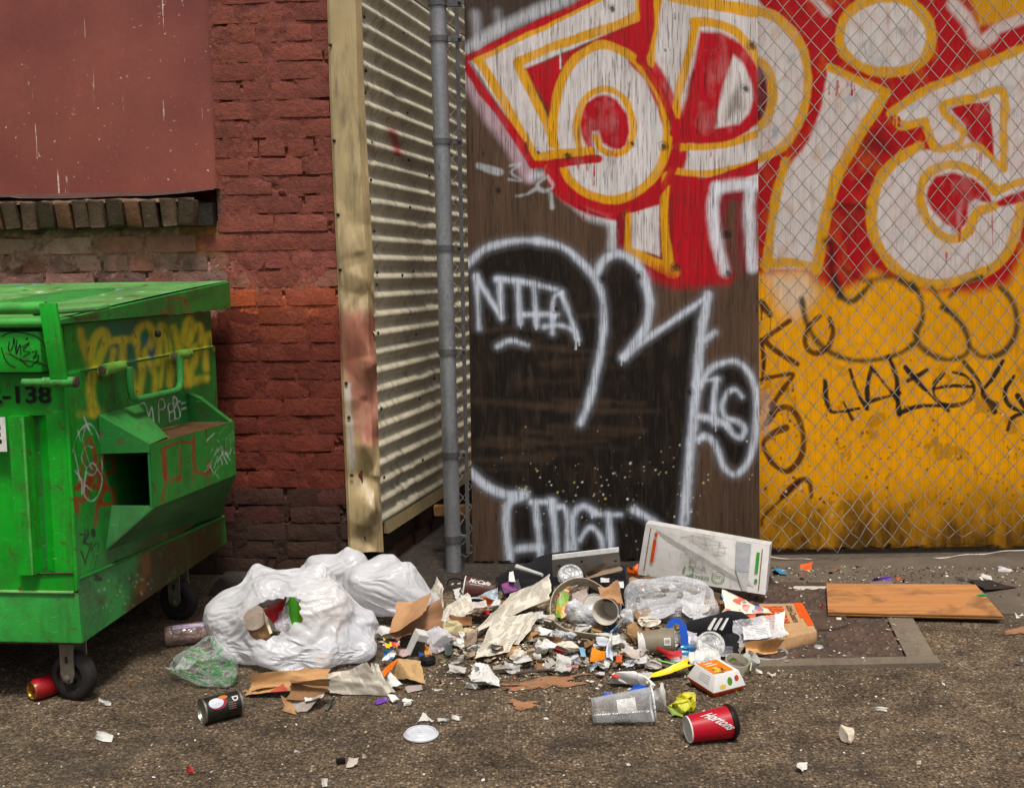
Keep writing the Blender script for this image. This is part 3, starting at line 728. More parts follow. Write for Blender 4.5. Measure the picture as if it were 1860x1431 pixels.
uv = proj(P)
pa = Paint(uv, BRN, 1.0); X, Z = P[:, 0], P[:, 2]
pa.c *= (0.72 + 0.5 * fbm(X * 22, Z * 1.2, 1.0, 2))[:, None]
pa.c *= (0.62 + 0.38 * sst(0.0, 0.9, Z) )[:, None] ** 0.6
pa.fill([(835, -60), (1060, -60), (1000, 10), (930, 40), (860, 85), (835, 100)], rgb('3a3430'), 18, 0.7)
pa.tr = lambda x, y: (840 + x / 2.65, y / 2.65); pa.sc = 1 / 2.65
S_, Fl = pa.stroke, pa.fill
# pale overspray halo round the lettering
for pts, w, a in (([(5, 320), (60, 430), (140, 560), (230, 680), (320, 840)], 80, .75), ([(20, 240), (180, 140), (330, 70), (520, -10)], 60, .6), ([(440, 830), (520, 950), (640, 1040), (760, 1050)], 60, .8), ([(330, 850), (440, 830)], 40, .6), ([(60, 70), (80, 250)], 40, .45), ([(170, 60), (180, 210)], 34, .3), ([(700, 1030), (735, 1110), (730, 1190)], 60, .7)):
    S_(pts, w, PNK if w > 60 else WHT, 9, a)
Fl([(760, 1000), (1010, 850), (1420, 860), (1425, 1270), (1290, 1350), (1040, 1390), (900, 1330), (760, 1190)], DRED, 12, .95)
# silver letter bodies
Fl([(40, 295), (330, 140), (640, -40), (870, -40), (865, 95), (300, 335), (460, 720), (350, 790)], SIL, 3)
Fl([(440, 720), (455, 560), (470, 430), (520, 300), (600, 235), (680, 205), (780, 240), (880, 330), (960, 460), (1005, 620), (990, 760), (920, 880), (820, 965), (700, 985), (580, 940), (490, 850), (465, 790), (640, 780), (640, 735)], SIL, 3)
Fl([(900, -60), (1430, -60), (1430, 860), (1000, 860), (1030, 600), (900, 330)], SIL, 3)
# red grounds
S_([(440, 800), (480, 890), (560, 955), (680, 1000), (800, 1005), (900, 965), (985, 875), (1025, 760), (1030, 650), (1000, 550), (950, 430), (890, 330), (850, 290)], 110, RED, 4)
Fl([(470, 700), (480, 520), (520, 360), (600, 280), (690, 245), (790, 290), (880, 390), (940, 520), (965, 660), (940, 780), (880, 870), (800, 930), (700, 945), (600, 910), (530, 840), (500, 790)], SIL, 3)
Fl([(300, 335), (600, 215), (870, 80), (900, -40), (960, -40), (930, 150), (900, 330), (800, 250), (680, 203), (560, 245), (480, 340), (445, 440), (415, 550), (380, 470)], RED, 4)
Fl([(1140, 150), (1240, 155), (1340, 210), (1430, 320), (1430, 600), (1330, 650), (1200, 685), (1030, 680), (1050, 560), (1110, 320)], RED, 5)
Fl([(1305, 265), (1350, 310), (1395, 410), (1400, 480), (1380, 550), (1330, 600), (1215, 622), (1230, 540), (1262, 380)], SIL, 4, smooth=False)
Fl([(1290, 470), (1340, 400), (1350, 520), (1270, 580)], rgb('6b5a50'), 10, .7)
Fl([(560, 590), (590, 500), (640, 465), (690, 455), (745, 480), (795, 550), (805, 640), (790, 700), (760, 725), (710, 715), (670, 690), (655, 630), (625, 635), (625, 720), (660, 780), (600, 780), (600, 700), (570, 650)], RED, 4)
Fl([(1010, 870), (1210, 880), (1190, 1000), (1215, 1150), (1260, 1310), (1030, 1370), (1000, 1100)], RED, 8, .95)
# yellow outlines
for pts, w in (([(65, 290), (250, 195), (400, 120), (560, 40), (680, -20)], 40), ([(265, 300), (440, 225), (620, 165), (760, 115), (860, 70)], 46), ([(855, 80), (850, -20)], 40), ([(80, 290), (170, 440), (270, 620), (360, 770)], 46),
               ([(265, 310), (340, 460), (400, 590), (450, 700)], 44), ([(355, 760), (480, 740), (620, 735)], 50), ([(430, 690), (440, 560), (475, 400), (530, 300), (600, 245), (680, 215), (790, 260), (880, 345), (945, 450), (985, 590), (980, 720), (925, 845), (830, 930), (710, 965), (600, 935), (520, 870), (480, 800)], 44),
               ([(565, 740), (550, 610), (575, 500), (630, 445), (700, 430), (770, 470), (815, 560), (820, 650), (790, 720), (730, 740), (670, 720), (640, 660)], 34),
               ([(950, -40), (920, 120), (905, 310)], 44), ([(1125, 115), (1080, 300), (1040, 450), (1025, 570)], 42), ([(1115, 110), (1200, 112), (1310, 150), (1400, 250), (1440, 330)], 44), ([(1000, -20), (1200, 20), (1430, 60)], 60),
               ([(1030, 710), (1170, 705), (1300, 685), (1430, 640)], 40), ([(1010, 822), (1130, 838), (1260, 825), (1430, 780)], 36), ([(985, 850), (970, 1000), (980, 1180), (1005, 1320)], 46), ([(795, 1030), (792, 1110), (800, 1200)], 42), ([(800, 1205), (900, 1255), (1020, 1315)], 55)):
    S_(pts, w, YEL, 2.1, .98)
Fl([(815, 1025), (950, 985), (950, 1235), (815, 1195)], SIL, 3)
# crimson keylines
for pts, w, c in (([(-10, 298), (150, 220), (320, 135), (500, 55), (640, -20)], 34, RED), ([(5, 300), (110, 460), (230, 620), (340, 795)], 40, RED), ([(335, 790), (440, 790), (550, 775), (655, 765)], 42, RED), ([(440, 800), (480, 890), (560, 955), (680, 1000), (800, 1005), (900, 965), (985, 875), (1025, 760), (1030, 650), (1000, 550), (950, 430), (890, 330), (850, 290)], 40, RED),
                  ([(880, -30), (890, 100), (870, 240)], 70, RED), ([(1015, 640), (1035, 590)], 40, RED), ([(1030, 672), (1200, 678), (1330, 640), (1420, 560), (1430, 480)], 32, RED), ([(1010, 870), (1200, 880), (1430, 800)], 60, RED), ([(1400, 330), (1425, 450)], 34, RED), ([(1410, 880), (1400, 1100), (1420, 1280)], 30, DRED), ([(560, 1000), (680, 1045)], 16, DRED), ([(765, 1040), (760, 1190)], 34, DRED)):
    S_(pts, w, c, 2.2)
S_([(900, 1310), (1050, 1350), (1260, 1330)], 70, RED, 14, .8)
# drips
rng = random.Random(12)
for k in range(26):
    x, y = rng.choice([(rng.uniform(690, 800), 715), (rng.uniform(370, 640), 790), (rng.uniform(1040, 1300), 690), (rng.uniform(500, 900), 1000)])
    S_([(x, y), (x + rng.uniform(-4, 4), y + rng.uniform(25, 75))], 5, RED if rng.random() < .7 else YEL, 0.8, .9, smooth=False)
S_([(635, 780), (632, 890)], 9, RED, 1); S_([(470, 250), (472, 330)], 12, SIL, 1)
# white outline strokes lower right of the piece
for pts, w in (([(1225, 905), (1205, 1000), (1225, 1160), (1262, 1300)], 56), ([(1220, 905), (1300, 895), (1425, 885)], 56), ([(1385, 900), (1380, 1050), (1395, 1290)], 52)): S_(pts, w, WHT, 7, .9)
S_([(1300, 990), (1295, 1150), (1320, 1290)], 60, BRN, 10, .9)
for pts, w in (([(230, 800), (280, 790), (235, 830), (285, 870), (225, 865)], 12), ([(260, 945), (310, 935), (350, 910)], 16), ([(400, 855), (360, 890), (390, 920), (435, 900), (410, 850)], 14), ([(80, 800), (180, 830)], 34), ([(590, 890), (640, 860), (700, 890), (760, 865), (800, 890)], 18), ([(560, 330), (620, 290)], 18), ([(820, 520), (900, 570), (940, 640)], 12), ([(425, 930), (430, 1000)], 16)): S_(pts, w, rgb('c6cbd0'), 3, .6)
# lower black figure with white spray outline
pa.tr = lambda x, y: (840 + x / 2.346, 430 + y / 2.346); pa.sc = 1 / 2.346
Fl([(20, 130), (120, 55), (280, 20), (410, 50), (500, 110), (575, 180), (620, 95), (690, 85), (760, 150), (790, 280), (740, 420), (690, 515), (1020, 290), (990, 600), (965, 900), (945, 1200), (930, 1420), (220, 1420), (205, 1130), (110, 1080), (20, 980)], BLK, 12, .93)
for k in range(30):
    y = rng.uniform(250, 1000); x0 = rng.uniform(20, 500); S_([(x0, y), (x0 + rng.uniform(150, 420), y + rng.uniform(-25, 25))], rng.uniform(8, 22), rgb('4a3a2c'), 7, rng.uniform(.25, .6))
Fl([(1030, 600), (1090, 545), (1190, 550), (1245, 680), (1240, 880), (1190, 985), (1130, 970), (1085, 880), (1010, 850)], BLK, 9, .95)
WS = [([(15, 120), (110, 45), (270, 15), (420, 42), (510, 112), (565, 180), (595, 260), (602, 360), (590, 480), (562, 610), (540, 700), (505, 795)], 36), ([(572, 155), (612, 92), (680, 76), (750, 125), (782, 200), (798, 300), (775, 395), (725, 465), (688, 512)], 44), ([(688, 512), (800, 425), (1035, 262)], 30),
      ([(1048, 248), (1020, 400), (1000, 600), (982, 800), (962, 1000), (945, 1215)], 46), ([(1075, 408), (1035, 440)], 34), ([(1010, 640), (1060, 562), (1150, 530), (1215, 570), (1252, 660), (1256, 780), (1240, 900), (1200, 985), (1150, 1012), (1110, 970), (1080, 890), (1040, 852), (1000, 862)], 34),
      ([(1035, 610), (1085, 608)], 22), ([(1082, 608), (1070, 700), (1076, 795)], 30), ([(1008, 765), (1060, 775), (1110, 792)], 34), ([(1192, 682), (1165, 652), (1128, 668), (1106, 720), (1122, 770), (1172, 785), (1202, 820), (1184, 855), (1148, 838), (1125, 790)], 22),
      ([(30, 1000), (100, 1060), (180, 1095), (265, 1100)], 46), ([(255, 1105), (195, 1140), (188, 1250), (205, 1400)], 38), ([(290, 1130), (385, 1128)], 26), ([(310, 1140), (330, 1330), (335, 1400)], 30), ([(378, 1130), (395, 1250), (400, 1400)], 34), ([(400, 1150), (440, 1165), (448, 1300), (450, 1400)], 26), ([(482, 1400), (472, 1200), (515, 1148), (560, 1170)], 34), ([(500, 1290), (545, 1238), (592, 1290), (600, 1400)], 26), ([(622, 1185), (640, 1400)], 32), ([(560, 1182), (672, 1184)], 24), ([(732, 1165), (780, 1190), (840, 1235)], 40), ([(240, 1330), (330, 1320)], 40),
      ([(60, 170), (64, 280), (70, 390)], 24), ([(58, 172), (165, 345)], 22), ([(165, 345), (160, 180)], 20), ([(145, 178), (250, 190), (400, 225)], 26), ([(236, 190), (246, 372)], 22), ([(306, 205), (316, 378)], 22), ([(250, 332), (400, 330)], 20), ([(384, 412), (388, 270), (420, 240)], 22), ([(420, 240), (455, 330), (492, 438)], 24), ([(350, 384), (420, 378), (482, 402)], 18), ([(148, 468), (205, 442), (278, 462)], 24)]
for pts, w in WS: S_(pts, w + 16, rgb('8d95a0'), 9, .35)
for pts, w in WS: S_(pts, w * .74, rgb('c8cfdb'), 5.0, .95)
for k in range(22):
    p = rng.choice(WS)[0][-1]; x = p[0] + rng.uniform(-12, 12); S_([(x, p[1]), (x, p[1] + rng.uniform(15, 45))], 5, rgb('ccd2dc'), .7, .8, smooth=False)
# flecks of splashed paint, nail holes and knots
for k in range(210):
    x, y = rng.gauss(660, 290), rng.gauss(1080, 110); r = rng.uniform(1.2, 3.4) * (2.0 if rng.random() < .06 else 1)
    if 20 < x < 1250: S_([(x, y), (x + rng.uniform(-2, 2), y + 1)], r * 1.2, rng.choice([rgb('cfc9b0'), rgb('d8d8d4'), rgb('c9c6bc'), rgb('b9a65a'), rgb('8f8a6a')]), .8, .9, smooth=False)
pa.tr = lambda x, y: (x, y); pa.sc = 1
for x, y in ((877, 278), (890, 590), (1112, 16), (1208, 91), (978, 276), (1148, 260), (1010, 560), (1115, 735), (1095, 505), (945, 797), (1210, 745), (1252, 711), (1160, 500), (1322, 495), (1320, 425), (1365, 82), (1205, 265), (905, 345), (1227, 485), (1143, 720), (1030, 282), (1354, 161)):
    S_([(x, y), (x + 1, y + 2)], rng.uniform(6, 11), rgb('1e1611'), 2, .85, smooth=False); S_([(x - 6, y - 6), (x + 6, y - 5), (x + 7, y + 6), (x - 6, y + 7)], 2, rgb('3a2b20'), 1.5, .5, closed=True)
for k in range(60):
    x, y = rng.uniform(850, 1375), rng.uniform(20, 1020); S_([(x, y), (x + rng.uniform(-2, 2), y + rng.uniform(6, 30))], 1.4, rgb('2a1e16'), .7, .6, smooth=False)
ps = empty('plywood_sheet', ((cor[0][0] + cor[1][0]) / 2, YP, 0.0), 'tall brown plywood sheet sprayed with red, yellow and white graffiti beside the post', 'plywood')
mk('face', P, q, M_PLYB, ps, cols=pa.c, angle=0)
ed = MB(); T_ = 0.019
ed.add(*hexa([cor[0] + [0, .001, .022], cor[1] + [0, .001, .022], cor[1] + [0, T_, .022], cor[0] + [0, T_, .022], cor[3] + [0, .001, 0], cor[2] + [0, .001, 0], cor[2] + [0, T_, 0], cor[3] + [0, T_, 0]]))
ed.v = [(x + (0.0008 if x > 0.4 else -0.0008) * 0, y + 0.004, z) for x, y, z in ed.v]
ed.build('core', M_WOODEDGE, ps, smooth=False)

# ---- yellow painted plywood behind the mesh
fn, nu, nv, cor = sheet_grid((1362, 0), (1366, 1000), (1990, 0), (2010, 1000), 4.575, 0.02, 2.45, 0.0036)
P, q = gridm(nu, nv, fn); P[:, 2] += np.where(P[:, 2] < 0.03, 0.03 * vn(P[:, 0] * 40, 0 * P[:, 0], 1, 4), 0)
P[:, 1] += 0.010 * (fbm(P[:, 0] * 1.6, P[:, 2] * 1.6, 1, 8) - 0.5)
pa = Paint(proj(P), rgb('f2a602'), 1.2); X, Z = P[:, 0], P[:, 2]; S_, Fl = pa.stroke, pa.fill
pa.c *= (0.86 + 0.22 * fbm(X * 5, Z * 3, 1.0, 2))[:, None]
SW = rgb('d6cdc9'); RD = rgb('b30d18'); YL = rgb('d99c14'); TEAL = rgb('12211f'); PUR = rgb('3b1716')
pa.tr = lambda x, y: (1360 + x / 2.65, y / 2.65); pa.sc = 1 / 2.65
Fl([(-20, -100), (1700, -100), (1700, 900), (1330, 1180), (1250, 1370), (1060, 1410), (860, 1400), (690, 1340), (600, 1300), (520, 1370), (420, 1400), (360, 1370), (250, 1300), (-20, 1330)], RD, 12, 1)
for k in range(40):
    x, y = rng.uniform(350, 1300), rng.uniform(0, 1300); S_([(x, y), (x + rng.uniform(-60, 60), y + rng.uniform(-60, 60))], rng.uniform(20, 60), rng.choice([rgb('8c0d16'), rgb('c01020'), rgb('c4151a')]), 14, .4)
Fl([(500, 680), (620, 620), (700, 720), (560, 740)], rgb('3a0d10'), 16, .6); Fl([(520, 900), (600, 850), (570, 800), (620, 780)], rgb('4a1014'), 14, .6); Fl([(430, 1000), (560, 1000), (530, 1120), (480, 1170)], rgb('5a1416'), 18, .5)
Fl([(-20, 10), (80, 40), (170, 90), (250, 180), (290, 310), (295, 420), (270, 560), (205, 680), (110, 750), (-20, 790)], SW, 3, 1, True)
Fl([(380, 325), (520, 385), (650, 440), (600, 540), (500, 690), (430, 830), (380, 980), (340, 1150), (320, 1300), (70, 1290), (100, 1080), (150, 860), (290, 680), (350, 520)], SW, 4)
Fl([(690, 540), (850, 440), (1000, 375), (1160, 300), (1400, 200), (1700, 60), (1700, 900), (1330, 1000), (1300, 1160), (1200, 1280), (1050, 1350), (900, 1375), (760, 1330), (660, 1240), (600, 1130), (590, 1000), (620, 880), (700, 780), (800, 715), (900, 730), (850, 600), (740, 610)], SW, 3)
Fl([(870, 180), (840, 80), (760, 10), (650, -10), (540, 20), (460, 90), (440, 180), (470, 280), (560, 345), (660, 362), (770, 330), (850, 260)], SW, 3, 1, True)
# marbling in the white fill
for k in range(150):
    x, y = rng.uniform(0, 1400), rng.uniform(0, 1300); a = rng.uniform(0, 3.1); L = rng.uniform(10, 60)
    k1 = np.linalg.norm(pa.c - np.array(SW), axis=1) < .05; save = pa.c.copy(); S_([(x, y), (x + L * math.cos(a), y + L * math.sin(a))], rng.uniform(14, 44), rng.choice([rgb('7d8794'), rgb('c9a48a'), rgb('d4b49c'), rgb('9aa0a6')]), 7, rng.uniform(.3, .6)); pa.c = np.where(k1[:, None], pa.c, save)
Fl([(-20, 270), (60, 300), (95, 380), (100, 520), (60, 610), (-20, 640)], rgb('6a1018'), 8)
Fl([(968, 520), (1060, 500), (1158, 488), (1172, 620), (1186, 775), (1110, 720), (1010, 625), (1040, 610)], RD, 3)
Fl([(860, 900), (900, 850), (985, 830), (1080, 855), (1140, 915), (1180, 985), (1090, 955), (1060, 985), (1055, 1055), (1010, 1112), (940, 1080), (880, 1010), (852, 950)], RD, 4)
Fl([(1180, 975), (1260, 935), (1400, 900), (1400, 960), (1260, 985), (1190, 1000)], RD, 4)
Fl([(1000, 1020), (1030, 960), (1010, 1090)], rgb('d0a0a0'), 6, .7)
for pts, w, cl in (([(-20, 40), (90, 65), (175, 120), (245, 210), (280, 330), (280, 450), (250, 570), (180, 690), (100, 745), (-20, 775)], 42, 0), ([(-20, 285), (60, 300), (105, 370), (115, 470), (90, 570), (40, 615), (-20, 640)], 46, 0), ([(665, -12), (775, 15), (855, 90), (880, 180), (850, 275), (770, 335), (660, 350), (550, 325), (465, 265), (437, 180), (465, 85), (550, 15)], 52, 1),
                   ([(660, 450), (545, 630), (440, 810), (385, 980), (350, 1150), (325, 1300)], 56, 0), ([(390, 325), (520, 385), (660, 445)], 44, 0), ([(175, 780), (135, 930), (110, 1090), (85, 1290)], 44, 0), ([(75, 1275), (200, 1265), (330, 1290)], 46, 0),
                   ([(685, 545), (840, 440), (1000, 375), (1160, 300), (1400, 200), (1700, 60)], 44, 0), ([(690, 555), (740, 605), (850, 585)], 44, 0), ([(845, 590), (905, 715), (1010, 690), (1035, 640)], 40, 0), ([(1040, 640), (930, 515), (1080, 475), (1220, 440), (1228, 620), (1225, 810)], 40, 0),
                   ([(820, 705), (700, 780), (622, 880), (592, 1000), (602, 1130), (662, 1240), (762, 1330), (900, 1368), (1050, 1340), (1180, 1285), (1262, 1180), (1312, 1000)], 52, 0), ([(1225, 810), (1180, 770), (1090, 700), (1000, 722)], 30, 0), ([(1190, 920), (1120, 850), (1000, 795), (895, 815), (835, 885), (830, 985), (885, 1095), (970, 1150), (1060, 1115), (1095, 1030), (1180, 995)], 46, 0), ([(1190, 920), (1330, 870)], 40, 0)):
    S_(pts, w, YL, 2.4, .98, closed=bool(cl))
for pts, w in (([(985, 20), (1060, 110), (1110, 205), (1230, 130), (1400, 60)], 66), ([(300, -20), (380, 60)], 40)): S_(pts, w, rgb('d5c6c0'), 6, .95)
Fl([(1060, -20), (1400, -40), (1400, 40), (1180, 110), (1110, 130)], YL, 6)
S_([(1230, 190), (1400, 120)], 60, RD, 5)
for k in range(40):
    x, y = rng.choice([(rng.uniform(380, 560), 390), (rng.uniform(680, 730), 560), (rng.uniform(930, 1020), 1100), (rng.uniform(1050, 1180), 740), (rng.uniform(640, 1200), rng.uniform(900, 1300))]); S_([(x, y), (x + rng.uniform(-3, 3), y + rng.uniform(20, 70))], 4.5, RD, .7, .75, smooth=False)
S_([(1170, 1000), (1175, 1190)], 6, RD, .8, smooth=False)
S_([(370, 1160), (400, 1190), (400, 1300), (440, 1420)], 34, rgb('1c1512'), 8, .85); S_([(400, 1010), (470, 990), (560, 1000)], 18, rgb('4a0c10'), 6, .8); S_([(450, 1290), (560, 1350), (700, 1330), (790, 1400)], 20, TEAL, 6, .7)
Fl([(100, 1330), (280, 1320), (320, 1420), (220, 1530), (150, 1480)], rgb('d9c9b5'), 22, .8)
# lower tags on the yellow
pa.tr = lambda x, y: (1360 + x / 2.556, 500 + y / 2.556); pa.sc = 1 / 2.556
for pts, w in (([(245, 110), (268, 220), (320, 310), (400, 368), (500, 396), (620, 388), (700, 362), (765, 318)], 22), ([(760, 40), (800, 110), (806, 200), (775, 285), (830, 358), (920, 392), (1000, 372), (1022, 320), (990, 230), (930, 165), (895, 150)], 24), ([(1025, 325), (1080, 376), (1160, 370), (1222, 308), (1246, 220), (1222, 120), (1165, 55)], 24), ([(398, 10), (420, 85), (470, 122), (520, 92), (565, 40)], 22), ([(850, 60), (920, 160)], 20), ([(930, 100), (1000, 40), (1080, 10)], 20), ([(700, 20), (780, 70)], 22)):
    S_(pts, w, rgb('22302c'), 4.5, .9)
for pts, w in (([(190, 210), (130, 255), (78, 300), (140, 360), (225, 412)], 26), ([(330, 188), (275, 245), (262, 320), (305, 362), (365, 335), (392, 260), (375, 200)], 22), ([(60, 130), (100, 185)], 30), ([(55, 485), (120, 470), (205, 462), (165, 520), (105, 605)], 26), ([(60, 300), (70, 400), (60, 500)], 18), ([(80, 690), (130, 622), (200, 622), (248, 710), (246, 830), (180, 908), (110, 872), (68, 790), (100, 740), (172, 708)], 26), ([(150, 1030), (235, 952), (282, 962), (290, 1030)], 20), ([(235, 960), (150, 1040), (70, 1120), (60, 1160)], 18)):
    S_(pts, w, PUR, 2.5, .9)
    for k in range(2):
        x, y = pts[rng.randrange(len(pts))]; S_([(x, y), (x, y + rng.uniform(30, 90))], 4, PUR, .7, .8, smooth=False)
S_([(75, 560), (70, 720)], 44, rgb('b7a4a6'), 12, .6)
for pts, w in (([(355, 488), (360, 560), (380, 628), (430, 632), (512, 618)], 20), ([(470, 440), (500, 530), (545, 622)], 20), ([(440, 590), (480, 665)], 18), ([(552, 622), (550, 520), (570, 430)], 20), ([(570, 425), (620, 490), (690, 580)], 20), ([(545, 592), (620, 570), (700, 548)], 18), ([(650, 378), (682, 470), (690, 560), (700, 645)], 22), ([(700, 640), (790, 608), (915, 605)], 20), ([(728, 428), (780, 490), (850, 560), (925, 628)], 20), ([(740, 490), (830, 438)], 18), ([(905, 455), (862, 512), (872, 580), (940, 606), (1025, 580), (1046, 520), (1010, 470), (950, 450)], 20), ([(855, 528), (950, 512), (1045, 518)], 18), ([(1000, 405), (1060, 480), (1095, 555), (1140, 632)], 22), ([(1180, 398), (1130, 480), (1082, 552), (1150, 600)], 20), ([(1232, 468), (1188, 540), (1212, 605), (1290, 640)], 18), ([(1250, 560), (1290, 630)], 24), ([(1290, 635), (1225, 660), (1202, 715)], 20)):
    S_(pts, w, rgb('101c22'), 1.6, .97)
for k in range(420):
    x, y = rng.uniform(60, 1500), rng.gauss(900, 230); S_([(x, y), (x + rng.uniform(-5, 5), y + rng.uniform(-3, 8))], rng.uniform(2, 6), rng.choice([rgb('4a3414'), rgb('33240f'), rgb('5a4016')]), 1.2, rng.uniform(.4, .9), smooth=False)
for k in range(26):
    x, y = rng.uniform(60, 1400), rng.uniform(640, 1350); S_([(x, y), (x + rng.uniform(-8, 8), y + rng.uniform(-8, 8))], rng.uniform(3, 9), rgb('d8cfc0'), 1, .9, smooth=False)
# splash-back grime along the foot
g = sst(0.42, 0.04, Z + 0.22 * (fbm(X * 7, Z * 7, 1, 3) - 0.5)) * (0.45 + 0.75 * fbm(X * 25, Z * 9, 1, 5)); g = np.clip(g, 0, .92)[:, None]
pa.c = pa.c * (1 - g) + np.array(rgb('33230f')) * g
g = np.clip(sst(0.62, 0.75, fbm(X * 17 + 3 * fbm(X * 9, Z * 9, 1, 2), Z * 9, 1, 11, 6)) * sst(1.1, 0.2, Z), 0, .35)[:, None]; pa.c = pa.c * (1 - g) + np.array(rgb('4a3312')) * g
yp = empty('yellow_plywood', (1.6, 4.575, 0), 'yellow plywood hoarding with a bubble letter mural behind the chain link', 'plywood')
mk('face', P, q, M_PLYY, yp, cols=pa.c, angle=0)
ed = MB(); ed.add(*hexa([cor[0] + [0, .012, .04], cor[1] + [0, .012, .04], cor[1] + [0, .03, .04], cor[0] + [0, .03, .04], cor[3] + [0, .012, 0], cor[2] + [0, .012, 0], cor[2] + [0, .03, 0], cor[3] + [0, .03, 0]])); ed.build('core', M_WOODEDGE, yp, smooth=False)
# back framing seen through the gap beside the post
fr_ = MB(); fr_.add(*bbox(-0.34, 0.6, 4.60, 4.64, 0.19, 0.235, .003, 1)); tag(fr_.build('timber_rail', plain('pale_timber', rgb('8a6238'), .8, 0, .4, 30)), 'pale timber rail showing through the gap behind the post', 'timber')
# hoarding's rear screen closes the yard behind
yb = MB(); yb.add(*box(-0.35, 3.2, 5.95, 6.0, 0, 3.0)); tag(yb.build('yard_wall', M_RUST, smooth=False), 'dark wall at the back of the yard behind the plywood', 'wall')

# ================================================================== GREEN DUMPSTER
DA = math.radians(5.5); DU = np.array([math.cos(DA), -math.sin(DA), 0]); DV = np.array([math.sin(DA), math.cos(DA), 0])
C0 = onZ(145, 1166, 0.19); C0[2] = 0
def D(u, v, z): return C0 + DU * u + DV * v + np.array([0, 0, z])
def Dg(u, v, z): return C0 + np.outer(u, DU) + np.outer(v, DV) + np.outer(z, [0, 0, 1])
def dbox(u0, u1, v0, v1, z0, z1): return hexa([D(u0, v0, z0), D(u1, v0, z0), D(u1, v1, z0), D(u0, v1, z0), D(u0, v0, z1), D(u1, v0, z1), D(u1, v1, z1), D(u0, v1, z1)])
def m_green():
    b = NB('green_bin_paint'); base = b.attr()
    big = b.noise(4, 6, 0.65); f = b.noise(120, 4, 0.6); n2 = b.noise(22, 7, 0.75, dist=0.3)
    c = b.mix(1.0, base, b.ramp(big, [(0.28, 0.58), (0.5, .95), (0.7, 1.15)]), 'MULTIPLY')
    scr = b.noise(1.0, 4, 0.6, b.co((30, 30, 160), loc=(3, 1, 2)), 0.3)
    c = b.mix(b.math('MULTIPLY', b.ramp(scr, [(0.66, 0.0), (0.70, 1.0)]), 0.6), c, (0.17, 0.42, 0.13, 1))
    c = b.mix(b.math('MULTIPLY', b.ramp(n2, [(0.575, 0.0), (0.64, 1.0)]), 0.75), c, (0.075, 0.030, 0.012, 1))
    gr = b.noise(7, 7, 0.7, b.co(loc=(2, 8, 4)), 0.4); c = b.mix(b.math('MULTIPLY', b.ramp(gr, [(0.50, 0.0), (0.68, 1.0)]), 0.5), c, (0.035, 0.05, 0.016, 1))
    drip = b.noise(1.0, 6, 0.7, b.co((22, 22, 2.4), loc=(5, 5, 1)), 0.2)
    c = b.mix(b.math('MULTIPLY', b.ramp(drip, [(0.54, 0.0), (0.70, 1.0)]), 0.6), c, (0.03, 0.05, 0.012, 1))
    return b.done(b.pb(Base_Color=c, Roughness=b.ramp(n2, [(0.3, 0.33), (0.7, 0.55)]), Specular_IOR_Level=0.38, Normal=b.bump(b.math('ADD', f, b.math('MULTIPLY', big, 3.0)), 0.12, 0.003)))
M_GRN = m_green()
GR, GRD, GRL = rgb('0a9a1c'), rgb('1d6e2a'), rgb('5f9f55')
M_RUBBER = plain('black_rubber', rgb('2b2827'), 0.7, 0, 0.4, 20, 0.3, 90, 0.3)
M_CASTER = plain('dirty_zinc', rgb('8d8576'), 0.5, 0.5, 0.45, 18, 0.3, 90, 0.5)
du = empty('dumpster', tuple(D(-0.87, 0.57, 0)), 'large green steel dumpster covered in graffiti in front of the brick wall', 'dumpster')
BL = -1.75
def flat(n, col): return np.tile(np.array(col), (n, 1))
def gbuild(mb, name, col=GR, parent=None, smooth=True, jit=0.0, angle=30):
    return mb.build(name, M_GRN, parent or du, smooth=smooth, cols=flat(len(mb.v), col), angle=angle)

# hull (inside of the shell), then the visible skins
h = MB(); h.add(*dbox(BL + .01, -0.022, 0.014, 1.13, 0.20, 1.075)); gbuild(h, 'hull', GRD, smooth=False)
# ---- right side skin
P, q = gridm(400, 250, lambda u, w: Dg(0 * u + 0.0, u * 1.152, 0.33 + w * 0.757))
vz = (P - C0) @ DV; Z = P[:, 2]
P += np.outer(0.010 * np.exp(-((vz - .55) / .5) ** 2) * np.sin(Z * 5) * 0.5 + 0.004 * (fbm(vz * 4, Z * 4, 1, 3) - .5) - 0.010 * sst(0.951, 0.958, Z), DU)
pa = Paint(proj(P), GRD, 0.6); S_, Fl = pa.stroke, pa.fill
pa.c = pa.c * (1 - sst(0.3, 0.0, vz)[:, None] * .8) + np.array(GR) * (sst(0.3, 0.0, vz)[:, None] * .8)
rng = random.Random(33)
pa.tr = lambda x, y: (x / 3.578, 480 + y / 3.578); pa.sc = 1 / 3.578
Fl([(640, 400), (900, 380), (1000, 560), (980, 700), (700, 640)], rgb('175a5c'), 14, .5); Fl([(940, 480), (1010, 470), (1000, 640), (960, 620)], rgb('1f4a8a'), 8, .7)
Fl([(1250, 330), (1400, 310), (1400, 560), (1300, 600)], rgb('1c3a1c'), 14, .6)
YG = rgb('c6b52c')
